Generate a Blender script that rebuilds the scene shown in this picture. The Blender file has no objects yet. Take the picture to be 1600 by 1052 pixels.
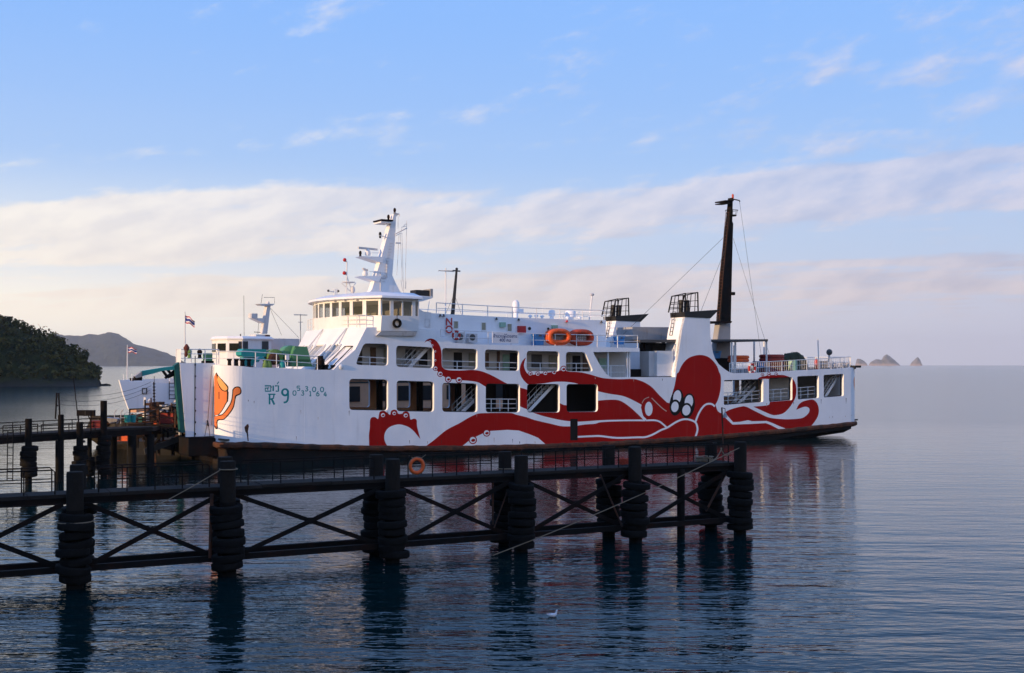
import bpy, math, random
import numpy as np
from mathutils import Vector, Matrix
from mathutils.geometry import delaunay_2d_cdt

random.seed(7)
RAD = math.radians
SC = bpy.context.scene
COL = SC.collection

# ---------------------------------------------------------------- camera
F, HZ, CH = 1800.0, 570.0, 7.0            # focal length and eye level in photo pixels, camera height in metres
cd = bpy.data.cameras.new('camera')
cam = bpy.data.objects.new('camera', cd)
COL.objects.link(cam)
cam.location = (0, 0, CH)
cam.rotation_euler = (RAD(90), 0, 0)
cd.sensor_width = 36.0
cd.lens = F / 1600.0 * 36.0
cd.shift_y = (HZ - 526.0) / 1600.0
cd.clip_start = 0.5
cd.clip_end = 60000
SC.camera = cam

# ---------------------------------------------------------------- light
SUN_AZ_VEC = (-0.806, -0.592)             # horizontal direction towards the sun
SUN_EL = RAD(9.0)
world = bpy.data.worlds.new('World')
SC.world = world
world.use_nodes = True
sd = bpy.data.lights.new('sun', 'SUN')
sd.energy = 5.0
sd.angle = RAD(0.53)
sd.color = (1.0, 0.68, 0.38)
sun = bpy.data.objects.new('sun', sd)
COL.objects.link(sun)
sv = Vector((SUN_AZ_VEC[0] * math.cos(SUN_EL), SUN_AZ_VEC[1] * math.cos(SUN_EL), math.sin(SUN_EL)))
sun.rotation_euler = sv.to_track_quat('Z', 'Y').to_euler()
SC.view_settings.view_transform = 'Standard'
SC.view_settings.look = 'None'
SC.view_settings.gamma = 1.0
SC.view_settings.use_curve_mapping = False
SC.view_settings.exposure = 0.0
SC.render.engine = 'CYCLES'
SC.cycles.use_denoising = True
SC.cycles.max_bounces = 6
SC.cycles.transparent_max_bounces = 8
SC.cycles.volume_bounces = 0
SC.cycles.caustics_reflective = False
SC.cycles.caustics_refractive = False
SC.cycles.sample_clamp_indirect = 4.0


class NT:
    """tiny node-tree helper"""
    def __init__(self, tree):
        self.t = tree
        tree.nodes.clear()

    def n(self, kind, ins=None, **props):
        nd = self.t.nodes.new(kind)
        for k, v in props.items():
            setattr(nd, k, v)
        for k, v in (ins or {}).items():
            s = nd.inputs[k]
            if hasattr(v, 'is_output') or isinstance(v, bpy.types.NodeSocket):
                self.t.links.new(v, s)
            else:
                s.default_value = v
        return nd

    def math(self, op, a, b=0.0, c=0.0, clamp=False):
        return self.n('ShaderNodeMath', {0: a, 1: b, 2: c}, operation=op, use_clamp=clamp).outputs[0]

    def vmath(self, op, a, b=(0, 0, 0)):
        nd = self.n('ShaderNodeVectorMath', {0: a, 1: b}, operation=op)
        return nd.outputs['Value'] if op in ('DOT_PRODUCT', 'LENGTH') else nd.outputs[0]

    def ramp(self, fac, stops, interp='LINEAR'):
        nd = self.n('ShaderNodeValToRGB', {0: fac})
        cr = nd.color_ramp
        cr.interpolation = interp
        while len(cr.elements) < len(stops):
            cr.elements.new(0.5)
        for e, (p, c) in zip(cr.elements, stops):
            e.position = p
            e.color = (c, c, c, 1) if isinstance(c, (int, float)) else (*c, 1)
        return nd.outputs[0]

    def mix(self, fac, a, b, blend='MIX'):
        nd = self.n('ShaderNodeMix', None, data_type='RGBA', blend_type=blend)
        for k, v in ((0, fac), (6, a), (7, b)):
            if isinstance(v, bpy.types.NodeSocket):
                self.t.links.new(v, nd.inputs[k])
            else:
                nd.inputs[k].default_value = (*v, 1) if isinstance(v, tuple) and len(v) == 3 else v
        return nd.outputs[2]

    def noise(self, vec, scale, detail=4, rough=0.5, dist=0.0, dim='3D'):
        return self.n('ShaderNodeTexNoise', {'Vector': vec, 'Scale': scale, 'Detail': detail, 'Roughness': rough, 'Distortion': dist}, noise_dimensions=dim)

    def smooth(self, x, lo, hi, a=0.0, b=1.0):
        return self.n('ShaderNodeMapRange', {0: x, 1: lo, 2: hi, 3: a, 4: b}, interpolation_type='SMOOTHSTEP').outputs[0]


def build_world():
    w = NT(world.node_tree)
    sky = w.n('ShaderNodeTexSky', sky_type='NISHITA', sun_disc=False)
    sky.sun_elevation = SUN_EL
    sky.sun_rotation = math.atan2(SUN_AZ_VEC[0], SUN_AZ_VEC[1])
    sky.altitude = 0
    sky.air_density = 1.0
    sky.dust_density = 1.2
    sky.ozone_density = 2.0
    d = w.n('ShaderNodeTexCoord').outputs['Generated']
    xyz = w.n('ShaderNodeSeparateXYZ', {0: d})
    z = w.math('MAXIMUM', xyz.outputs[2], 0.0)
    # clear air: a clean blue overhead, paler towards the horizon
    base = w.mix(1.0, sky.outputs[0], (0.106, 0.102, 0.100), 'MULTIPLY')
    zen = w.ramp(z, [(0.0, (0.66, 0.72, 0.92)), (0.10, (0.46, 0.68, 1.02)), (0.22, (0.32, 0.58, 1.08)), (0.42, (0.25, 0.53, 1.16)), (1.0, (0.18, 0.39, 1.02))])
    base = w.mix(0.88, base, zen)
    # warm haze low down, warmest in the west where the sun stands
    sund = w.vmath('DOT_PRODUCT', d, (-0.90, -0.436, 0.0))
    side = w.smooth(sund, -0.86, 0.14)
    glow = w.mix(side, (0.60, 0.60, 0.72), (1.36, 1.21, 0.92))
    hz = w.ramp(z, [(0.0, 1.0), (0.035, 0.88), (0.10, 0.38), (0.18, 0.07), (0.30, 0.0)], 'EASE')
    base = w.mix(hz, base, glow)
    # cloud layer on a flat sheet overhead, drawn out along one wind direction
    zz = w.math('ADD', z, 0.012)
    px = w.math('DIVIDE', xyz.outputs[0], zz)
    py = w.math('DIVIDE', xyz.outputs[1], zz)
    r = w.math('ADD', w.math('MULTIPLY', px, -0.903), w.math('MULTIPLY', py, 0.43))
    q = w.math('ADD', w.math('MULTIPLY', px, 0.43), w.math('MULTIPLY', py, 0.903))
    warp = w.noise(w.n('ShaderNodeCombineXYZ', {0: w.math('MULTIPLY', r, 0.30), 1: w.math('MULTIPLY', q, 0.35), 2: 0.0}).outputs[0], 1.0, 1, dim='2D').outputs[0]
    qw = w.math('ADD', q, w.math('MULTIPLY', w.math('SUBTRACT', warp, 0.5), 2.0))
    cov = w.ramp(w.math('DIVIDE', qw, 20.0), [(0.0, 0.22), (0.112, 0.26), (0.125, 0.42), (0.145, 0.26), (0.17, 0.40), (0.185, 0.46), (0.205, 0.36), (0.225, 0.16), (0.245, 0.34), (0.27, 0.92), (0.34, 0.84),
                                              (0.40, 0.30), (0.455, 0.20), (0.50, 0.78), (0.64, 0.84), (0.80, 0.50), (1.0, 0.40)], 'EASE')
    rc = w.math('MINIMUM', w.math('MAXIMUM', r, -4.0), 6.0)
    high = w.smooth(qw, 4.2, 5.0)
    tilt = w.math('ADD', w.math('MULTIPLY', high, w.math('MULTIPLY', rc, 0.022)), w.math('MULTIPLY', w.math('SUBTRACT', 1.0, high), w.math('MULTIPLY', w.math('SUBTRACT', 1.7, rc), 0.075)))
    cov = w.math('ADD', cov, tilt)

    v1 = w.n('ShaderNodeCombineXYZ', {0: w.math('MULTIPLY', r, 0.50), 1: q, 2: 0.0}).outputs[0]
    na = w.noise(v1, 1.15, 3, 0.58, dim='2D').outputs[0]
    # puffs: cells of the cloud sheet, longer along the wind, seen in true angle
    roll = w.n('ShaderNodeMapping', {0: d, 2: (0.0, RAD(-15), 0.0), 3: (1 / 15.0, 1 / 15.0, 1 / 36.0)}, vector_type='TEXTURE').outputs[0]
    nb = w.noise(roll, 1.0, 4, 0.64).outputs[0]
    nb2 = w.noise(w.vmath('ADD', roll, (-0.10, 0.0, 0.34)), 1.0, 1, 0.62).outputs[0]
    n0 = w.math('ADD', w.math('MULTIPLY', na, 0.46), w.math('MULTIPLY', nb, 0.54))
    c0 = w.smooth(w.math('ADD', n0, w.math('MULTIPLY', cov, 0.42)), 0.645, 0.88)
    light = w.math('MULTIPLY_ADD', w.math('SUBTRACT', nb, nb2), 3.2, 0.55, clamp=True)
    lit = w.mix(side, (0.70, 0.69, 0.84), (1.12, 1.03, 0.90))
    dark = w.mix(side, (0.45, 0.53, 0.78), (0.96, 0.89, 0.83))
    low = w.smooth(z, 0.03, 0.16)
    dark = w.mix(low, w.mix(side, (0.55, 0.49, 0.55), (1.04, 0.91, 0.76)), dark)
    lit = w.mix(low, w.mix(side, (0.74, 0.63, 0.64), (1.16, 1.02, 0.84)), lit)
    cc = w.mix(light, dark, lit)
    fade = w.smooth(z, 0.022, 0.060)
    col = w.mix(w.math('MULTIPLY', w.math('MULTIPLY', c0, fade), 0.78), base, cc)
    bg = w.n('ShaderNodeBackground', {0: col, 1: 1.0})
    out = w.n('ShaderNodeOutputWorld')
    w.t.links.new(bg.outputs[0], out.inputs[0])


build_world()

# ---------------------------------------------------------------- materials
MATS = {}


def mat(name, col, rough=0.55, var=0.12, vscale=3.0, metal=0.0, bump=0.0, bscale=20.0, spec=0.4, dirt=None, dirt_amt=0.0, dirt_scale=(1.5, 1.5, 0.25), dirt_lo=0.55, dirt_hi=0.72, alpha=1.0):
    m = bpy.data.materials.new(name)
    m.use_nodes = True
    t = NT(m.node_tree)
    co = t.n('ShaderNodeTexCoord').outputs['Object']
    nz = t.noise(co, vscale, 5, 0.6).outputs[0]
    f = t.n('ShaderNodeMapRange', {0: nz, 1: 0.3, 2: 0.7, 3: 1.0 - var, 4: 1.0 + var}).outputs[0]
    hsv = t.n('ShaderNodeHueSaturation', {'Value': f, 'Color': (*col, 1)})
    c = hsv.outputs[0]
    if dirt:
        mp = t.n('ShaderNodeMapping', {0: co, 3: dirt_scale}).outputs[0]
        dn = t.noise(mp, 1.0, 8, 0.68).outputs[0]
        k = t.smooth(dn, dirt_lo, dirt_hi, 0.0, dirt_amt)
        c = t.mix(k, c, dirt)
    b = t.n('ShaderNodeBsdfPrincipled', {'Base Color': c, 'Metallic': metal, 'Specular IOR Level': spec, 'Alpha': alpha})
    rn = t.n('ShaderNodeMapRange', {0: nz, 1: 0.3, 2: 0.7, 3: max(0.02, rough - 0.08), 4: min(1.0, rough + 0.08)}).outputs[0]
    t.t.links.new(rn, b.inputs['Roughness'])
    if bump:
        bn = t.noise(co, bscale, 4, 0.6).outputs[0]
        bp = t.n('ShaderNodeBump', {'Height': bn, 'Strength': bump, 'Distance': 0.05})
        t.t.links.new(bp.outputs[0], b.inputs['Normal'])
    out = t.n('ShaderNodeOutputMaterial')
    t.t.links.new(b.outputs[0], out.inputs[0])
    MATS[name] = m
    return m


def hull_paint(name, col, grime=0.5):
    """ship's side paint: welded plate relief, rain streaks, rust spots"""
    m = bpy.data.materials.new(name)
    m.use_nodes = True
    t = NT(m.node_tree)
    co = t.n('ShaderNodeTexCoord').outputs['Object']
    big = t.noise(co, 0.35, 3).outputs[0]
    c = t.n('ShaderNodeHueSaturation', {'Value': t.n('ShaderNodeMapRange', {0: big, 1: 0.3, 2: 0.7, 3: 0.95, 4: 1.06}).outputs[0], 'Color': (*col, 1)}).outputs[0]
    streak = t.noise(t.n('ShaderNodeMapping', {0: co, 3: (2.2, 2.2, 0.16)}).outputs[0], 1.0, 7, 0.7).outputs[0]
    c = t.mix(t.smooth(streak, 0.54, 0.80, 0.0, 0.28 * grime), c, (0.30, 0.25, 0.21))
    spot = t.noise(t.n('ShaderNodeMapping', {0: co, 3: (1.6, 1.6, 0.9)}).outputs[0], 2.2, 6, 0.75).outputs[0]
    c = t.mix(t.smooth(spot, 0.69, 0.76, 0.0, 0.8 * grime), c, (0.19, 0.07, 0.03))
    b = t.n('ShaderNodeBsdfPrincipled', {'Base Color': c, 'Roughness': 0.55, 'Specular IOR Level': 0.09})
    # plate strakes: soft dents between frames, weld lines along the plates
    sx = t.n('ShaderNodeSeparateXYZ', {0: co})
    weld = t.math('PINGPONG', t.math('ADD', sx.outputs[2], 0.4), 0.75)
    weldl = t.smooth(weld, 0.0, 0.035, 1.0, 0.0)
    weldv = t.smooth(t.math('PINGPONG', sx.outputs[0], 3.1), 0.0, 0.035, 1.0, 0.0)
    frames = t.noise(t.n('ShaderNodeMapping', {0: co, 3: (1.5, 1.0, 0.25)}).outputs[0], 1.0, 2).outputs[0]
    dent = t.noise(co, 0.9, 3).outputs[0]
    h = t.math('ADD', t.math('MULTIPLY', t.math('MAXIMUM', weldl, weldv), 0.10), t.math('ADD', t.math('MULTIPLY', frames, 0.35), t.math('MULTIPLY', dent, 0.5)))
    bp = t.n('ShaderNodeBump', {'Height': h, 'Strength': 0.5, 'Distance': 0.06})
    t.t.links.new(bp.outputs[0], b.inputs['Normal'])
    out = t.n('ShaderNodeOutputMaterial')
    t.t.links.new(b.outputs[0], out.inputs[0])
    MATS[name] = m
    return m


hull_paint('white_paint', (0.87, 0.87, 0.88), 0.8)
hull_paint('red_paint', (0.35, 0.0065, 0.0045), 0.45)
hull_paint('teal_paint', (0.010, 0.26, 0.27), 0.3)
hull_paint('orange_paint', (0.80, 0.21, 0.06), 0.5)
hull_paint('black_paint', (0.012, 0.011, 0.010), 0.0)
hull_paint('pale_orange_paint', (0.85, 0.40, 0.12), 0.4)
hull_paint('tan_paint', (0.55, 0.42, 0.34), 0.4)
mat('white', (0.80, 0.79, 0.78), 0.45, 0.05, 0.7, dirt=(0.42, 0.34, 0.27), dirt_amt=0.35, dirt_scale=(2, 2, 0.4), dirt_lo=0.56, dirt_hi=0.78)
mat('rail_white', (0.74, 0.72, 0.70), 0.5, 0.08, 3.0, dirt=(0.25, 0.10, 0.04), dirt_amt=0.6, dirt_scale=(3, 3, 3), dirt_lo=0.6, dirt_hi=0.7)
mat('sunlit_cream', (0.85, 0.46, 0.26), 0.6, 0.08, 0.8, dirt=(0.25, 0.15, 0.09), dirt_amt=0.5)  # peach warmth of sunlight is mixed into this paint colour
mat('grey_white', (0.62, 0.59, 0.57), 0.6, 0.08, 0.8, dirt=(0.22, 0.16, 0.12), dirt_amt=0.5)
mat('cabin', (0.58, 0.54, 0.49), 0.6, 0.07, 0.6, dirt=(0.25, 0.2, 0.15), dirt_amt=0.4)
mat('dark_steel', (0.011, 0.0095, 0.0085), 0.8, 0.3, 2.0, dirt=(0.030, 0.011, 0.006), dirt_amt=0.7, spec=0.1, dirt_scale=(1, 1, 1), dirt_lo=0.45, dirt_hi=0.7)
mat('black_hull', (0.008, 0.007, 0.007), 0.6, 0.3, 1.0, bump=0.4, bscale=4, spec=0.2, dirt=(0.03, 0.012, 0.008), dirt_amt=0.7, dirt_scale=(0.8, 0.8, 0.5), dirt_lo=0.48, dirt_hi=0.68)
mat('rust', (0.095, 0.032, 0.014), 0.85, 0.35, 2.0, bump=0.8, bscale=8, dirt=(0.025, 0.016, 0.012), dirt_amt=0.85, dirt_scale=(1.2, 1.2, 1.2), dirt_lo=0.42, dirt_hi=0.6)
mat('black', (0.014, 0.013, 0.012), 0.55, 0.2)
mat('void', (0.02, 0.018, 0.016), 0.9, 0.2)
mat('deck_green', (0.075, 0.085, 0.07), 0.8, 0.25, 1.5)
mat('deck_dark', (0.05, 0.042, 0.036), 0.8, 0.3, 1.2)
mat('green', (0.085, 0.25, 0.115), 0.5, 0.12, 1.0, dirt=(0.10, 0.05, 0.02), dirt_amt=0.5, dirt_scale=(1, 1, 1))
mat('olive_green', (0.14, 0.24, 0.055), 0.6, 0.2, 2.0)
mat('pale_green', (0.30, 0.48, 0.36), 0.6, 0.1)
mat('teal', (0.012, 0.27, 0.26), 0.45, 0.12, 1.2, dirt=(0.03, 0.05, 0.04), dirt_amt=0.5)
mat('dark_teal', (0.006, 0.085, 0.075), 0.6, 0.2, 1.2, dirt=(0.02, 0.02, 0.015), dirt_amt=0.6)
mat('orange', (0.80, 0.115, 0.018), 0.5, 0.12, 2.0, dirt=(0.35, 0.06, 0.02), dirt_amt=0.4, dirt_scale=(3, 3, 3))
mat('dark_orange', (0.50, 0.058, 0.018), 0.6, 0.15, 2.0)
mat('red', (0.48, 0.022, 0.020), 0.5, 0.12, 2.0)
mat('faded_red', (0.33, 0.042, 0.028), 0.75, 0.25, 2.0)
mat('blue', (0.045, 0.22, 0.50), 0.5, 0.15, 1.5)
mat('tarp', (0.030, 0.038, 0.018), 0.85, 0.35, 2.5, bump=0.8, bscale=4)
mat('grey', (0.33, 0.32, 0.32), 0.6, 0.1, 1.0, dirt=(0.16, 0.10, 0.06), dirt_amt=0.5)
mat('dark_grey', (0.085, 0.080, 0.075), 0.7, 0.2, 1.0)
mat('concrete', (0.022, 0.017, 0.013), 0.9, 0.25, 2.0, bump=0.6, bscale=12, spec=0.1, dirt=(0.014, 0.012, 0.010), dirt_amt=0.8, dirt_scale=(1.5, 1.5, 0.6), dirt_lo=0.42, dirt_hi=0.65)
mat('wet_shaded_concrete', (0.010, 0.008, 0.0065), 0.9, 0.3, 2.0, spec=0.1, bump=0.9, bscale=9)  # wet zone of the pier piles; on the jetty it stands for shade
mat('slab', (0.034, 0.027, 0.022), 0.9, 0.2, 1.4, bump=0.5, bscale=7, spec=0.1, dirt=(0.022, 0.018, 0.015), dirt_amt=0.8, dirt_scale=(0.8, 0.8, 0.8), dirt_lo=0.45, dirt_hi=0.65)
mat('tyre_rubber', (0.009, 0.008, 0.007), 0.85, 0.3, 3.0, spec=0.12, bump=0.5, bscale=14)
mat('rope', (0.23, 0.17, 0.11), 0.9, 0.2, 6.0)
mat('dark_rope', (0.045, 0.028, 0.020), 0.9, 0.2, 6.0)
mat('wire', (0.05, 0.045, 0.042), 0.6, 0.1)
mat('pale_wire', (0.45, 0.42, 0.40), 0.6, 0.1)
mat('cloth_red', (0.45, 0.035, 0.05), 0.8, 0.1)
mat('cloth_white', (0.75, 0.72, 0.72), 0.8, 0.05)
mat('cloth_blue', (0.03, 0.045, 0.24), 0.8, 0.1)
mat('furled', (0.10, 0.022, 0.016), 0.85, 0.2)
mat('sign_white', (0.72, 0.72, 0.76), 0.5, 0.05)
mat('ink_blue', (0.03, 0.05, 0.16), 0.6, 0.1)
mat('glass_dark', (0.020, 0.022, 0.018), 0.05, 0.1, 1.0, spec=0.6, alpha=0.82)
mat('glass_clear', (0.10, 0.11, 0.085), 0.05, 0.1, 1.0, spec=0.6, alpha=0.42)
mat('curtain', (0.34, 0.31, 0.22), 0.8, 0.15, 6.0)
mat('wood', (0.16, 0.085, 0.045), 0.7, 0.2, 3.0)
mat('leaf', (0.05, 0.12, 0.03), 0.7, 0.3, 6.0)


# ---------------------------------------------------------------- mesh building
class MB:
    def __init__(self):
        self.v, self.f, self.m, self.cur = [], [], [], 0

    def mat(self, i):
        self.cur = i
        return self

    def face(self, idx):
        self.f.append(tuple(idx))
        self.m.append(self.cur)

    def pts(self, ps):
        b = len(self.v)
        self.v += [tuple(p) for p in ps]
        return b

    def quad(self, a, b, c, d):
        i = self.pts((a, b, c, d))
        self.face((i, i + 1, i + 2, i + 3))
        return self

    def poly(self, ps):
        i = self.pts(ps)
        self.face(range(i, i + len(ps)))
        return self

    def box(self, a, b):
        (x0, y0, z0), (x1, y1, z1) = a, b
        i = self.pts([(x0, y0, z0), (x1, y0, z0), (x1, y1, z0), (x0, y1, z0), (x0, y0, z1), (x1, y0, z1), (x1, y1, z1), (x0, y1, z1)])
        for q in ((0, 3, 2, 1), (4, 5, 6, 7), (0, 1, 5, 4), (1, 2, 6, 5), (2, 3, 7, 6), (3, 0, 4, 7)):
            self.face([i + k for k in q])
        return self

    def cbox(self, c, s):
        return self.box([c[k] - s[k] / 2 for k in range(3)], [c[k] + s[k] / 2 for k in range(3)])

    def bar(self, p, q, w, h=None, up=(0, 0, 1)):
        """rectangular bar between two points"""
        p, q = Vector(p), Vector(q)
        h = h or w
        d = (q - p).normalized()
        up = Vector(up)
        if abs(d.dot(up)) > 0.98:
            up = Vector((1, 0, 0))
        s = d.cross(up).normalized()
        u = s.cross(d)
        i = self.pts([e + s * a * w / 2 + u * b * h / 2 for e in (p, q) for a, b in ((-1, -1), (1, -1), (1, 1), (-1, 1))])
        for k in range(4):
            self.face((i + k, i + (k + 1) % 4, i + 4 + (k + 1) % 4, i + 4 + k))
        self.face((i + 3, i + 2, i + 1, i))
        self.face((i + 4, i + 5, i + 6, i + 7))
        return self

    def tube(self, path, r, n=6, caps=True):
        path = [Vector(p) for p in path]
        rs = r if isinstance(r, (list, tuple)) else [r] * len(path)
        rings = []
        ref = None
        for k, p in enumerate(path):
            a = path[max(k - 1, 0)]
            b = path[min(k + 1, len(path) - 1)]
            d = (b - a).normalized()
            if ref is None:
                ref = Vector((0, 0, 1)) if abs(d.z) < 0.9 else Vector((1, 0, 0))
            s = d.cross(ref).normalized()
            u = s.cross(d)
            ref = u
            i = self.pts([p + (s * math.cos(t) + u * math.sin(t)) * rs[k] for t in [2 * math.pi * j / n for j in range(n)]])
            rings.append(i)
        for a, b in zip(rings, rings[1:]):
            for j in range(n):
                self.face((a + j, a + (j + 1) % n, b + (j + 1) % n, b + j))
        if caps:
            self.face([rings[0] + j for j in reversed(range(n))])
            self.face([rings[-1] + j for j in range(n)])
        return self

    def lathe(self, prof, c=(0, 0, 0), n=16, axis='z', caps=True):
        """prof: list of (radius, height)"""
        rings = []
        for r, h in prof:
            ps = []
            for j in range(n):
                t = 2 * math.pi * j / n
                a, b = r * math.cos(t), r * math.sin(t)
                p = (a, b, h) if axis == 'z' else ((a, h, b) if axis == 'y' else (h, a, b))
                ps.append((c[0] + p[0], c[1] + p[1], c[2] + p[2]))
            rings.append(self.pts(ps))
        for a, b in zip(rings, rings[1:]):
            for j in range(n):
                self.face((a + j, a + (j + 1) % n, b + (j + 1) % n, b + j))
        if caps:
            self.face([rings[0] + j for j in reversed(range(n))])
            self.face([rings[-1] + j for j in range(n)])
        return self

    def torus(self, c, R, r, axis='y', n=24, k=8, sx=1.0, sz=1.0, a0=0.0, a1=2 * math.pi):
        full = abs(a1 - a0 - 2 * math.pi) < 1e-6
        cnt = n if full else n + 1
        base = len(self.v)
        for i in range(cnt):
            t = a0 + (a1 - a0) * i / n
            for j in range(k):
                s = 2 * math.pi * j / k
                rad = R + r * math.cos(s)
                a, b, h = rad * math.cos(t) * sx, rad * math.sin(t) * sz, r * math.sin(s)
                p = (a, b, h) if axis == 'z' else ((a, h, b) if axis == 'y' else (h, a, b))
                self.v.append((c[0] + p[0], c[1] + p[1], c[2] + p[2]))
        for i in range(n):
            i2 = (i + 1) % cnt
            for j in range(k):
                self.face((base + i * k + j, base + i2 * k + j, base + i2 * k + (j + 1) % k, base + i * k + (j + 1) % k))
        return self

    def prism(self, ps, off):
        """planar polygon ps (3-D points) pushed along off"""
        n = len(ps)
        i = self.pts(ps)
        j = self.pts([tuple(Vector(p) + Vector(off)) for p in ps])
        self.face(range(i, i + n))
        self.face(reversed(range(j, j + n)))
        for k in range(n):
            self.face((i + (k + 1) % n, i + k, j + k, j + (k + 1) % n))
        return self

    def loft(self, rings, close=True, caps=True):
        n = len(rings[0])
        idx = [self.pts(r) for r in rings]
        for a, b in zip(idx, idx[1:]):
            for j in range(n if close else n - 1):
                self.face((a + j, a + (j + 1) % n, b + (j + 1) % n, b + j))
        if caps and close:
            self.face([idx[0] + j for j in reversed(range(n))])
            self.face([idx[-1] + j for j in range(n)])
        return self

    def sphere(self, c, r, n=12, k=8, s=(1, 1, 1)):
        prof = [(max(r * math.sin(math.pi * i / k), 0.001), -r * math.cos(math.pi * i / k)) for i in range(k + 1)]
        b = len(self.v)
        self.lathe(prof, (0, 0, 0), n)
        for i in range(b, len(self.v)):
            x, y, z = self.v[i]
            self.v[i] = (c[0] + x * s[0], c[1] + y * s[1], c[2] + z * s[2])
        return self

    def mesh(self, name, mats, smooth=False):
        me = bpy.data.meshes.new(name)
        me.from_pydata(self.v, [], self.f)
        for k in (mats if isinstance(mats, (list, tuple)) else [mats]):
            me.materials.append(MATS[k])
        me.polygons.foreach_set('material_index', self.m)
        if smooth:
            me.polygons.foreach_set('use_smooth', [True] * len(me.polygons))
            me.set_sharp_from_angle(angle=RAD(38))
        me.update()
        return me

    def build(self, name, mats, parent=None, smooth=False):
        return link(name, self.mesh(name, mats, smooth), parent)


def link(name, data, parent=None):
    o = bpy.data.objects.new(name, data)
    COL.objects.link(o)
    if parent is not None:
        o.parent = parent
    return o


def tag(o, label, cat, group=None, kind=None):
    if label:
        o['label'] = label
    if cat:
        o['category'] = cat
    if group:
        o['group'] = group
    if kind:
        o['kind'] = kind
    return o


def empty(name, label, cat, loc=(0, 0, 0), rz=0.0, group=None):
    o = link(name, None)
    o.empty_display_size = 0.3
    o.location = loc
    o.rotation_euler = (0, 0, rz)
    return tag(o, label, cat, group)


def struct(o, label=None):
    o['kind'] = 'structure'
    if label:
        o['label'] = label
    return o


def px_ground(x, y, z=0.0):
    """photo pixel to the point of the level z"""
    Y = (CH - z) * F / (y - HZ)
    return Vector(((x - 800) / F * Y, Y, z))


def px_depth(x, y, Y):
    return Vector(((x - 800) / F * Y, Y, CH + (HZ - y) / F * Y))


def smooth_poly(ps, sub=4, closed=False):
    """Catmull-Rom through 2-D points"""
    ps = [np.array(p, float) for p in ps]
    n = len(ps)
    out = []
    for i in range(n if closed else n - 1):
        p0, p1, p2, p3 = (ps[(i + k) % n] if closed else ps[min(max(i + k, 0), n - 1)] for k in (-1, 0, 1, 2))
        for j in range(sub):
            t = j / sub
            out.append(tuple(0.5 * (2 * p1 + (p2 - p0) * t + (2 * p0 - 5 * p1 + 4 * p2 - p3) * t * t + (3 * p1 - p0 - 3 * p2 + p3) * t ** 3)))
    if not closed:
        out.append(tuple(ps[-1]))
    return out


def stroke(ps, w, sub=4):
    ps = [np.array(p) for p in smooth_poly(ps, sub)]
    L, R_ = [], []
    for i, p in enumerate(ps):
        d = ps[min(i + 1, len(ps) - 1)] - ps[max(i - 1, 0)]
        d = d / (np.linalg.norm(d) + 1e-9)
        nrm = np.array((-d[1], d[0]))
        L.append(tuple(p + nrm * w / 2))
        R_.append(tuple(p - nrm * w / 2))
    return L + R_[::-1]


def ell(cx, cy, rx, ry, tilt=0.0, n=20):
    c, s = math.cos(RAD(tilt)), math.sin(RAD(tilt))
    return [(cx + rx * math.cos(t) * c - ry * math.sin(t) * s, cy + rx * math.cos(t) * s + ry * math.sin(t) * c) for t in [2 * math.pi * k / n for k in range(n)]]


def inside(poly, P):
    """vectorised point in polygon, P = (n,2)"""
    poly = np.array(poly)
    x, y = P[:, 0], P[:, 1]
    r = np.zeros(len(P), bool)
    j = len(poly) - 1
    for i in range(len(poly)):
        xi, yi = poly[i]
        xj, yj = poly[j]
        if yi != yj:
            c = ((yi > y) != (yj > y)) & (x < (xj - xi) * (y - yi) / (yj - yi) + xi)
            r ^= c
        j = i
    return r


def text_mesh(body, size, bold=0.0):
    cu = bpy.data.curves.new('lettering', 'FONT')
    cu.body = body
    cu.size = size
    cu.offset = bold
    cu.align_x = 'CENTER'
    cu.align_y = 'CENTER'
    o = bpy.data.objects.new('lettering', cu)
    COL.objects.link(o)
    dg = bpy.context.evaluated_depsgraph_get()
    me = bpy.data.meshes.new_from_object(o.evaluated_get(dg))
    bpy.data.objects.remove(o)
    bpy.data.curves.remove(cu)
    return me

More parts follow.
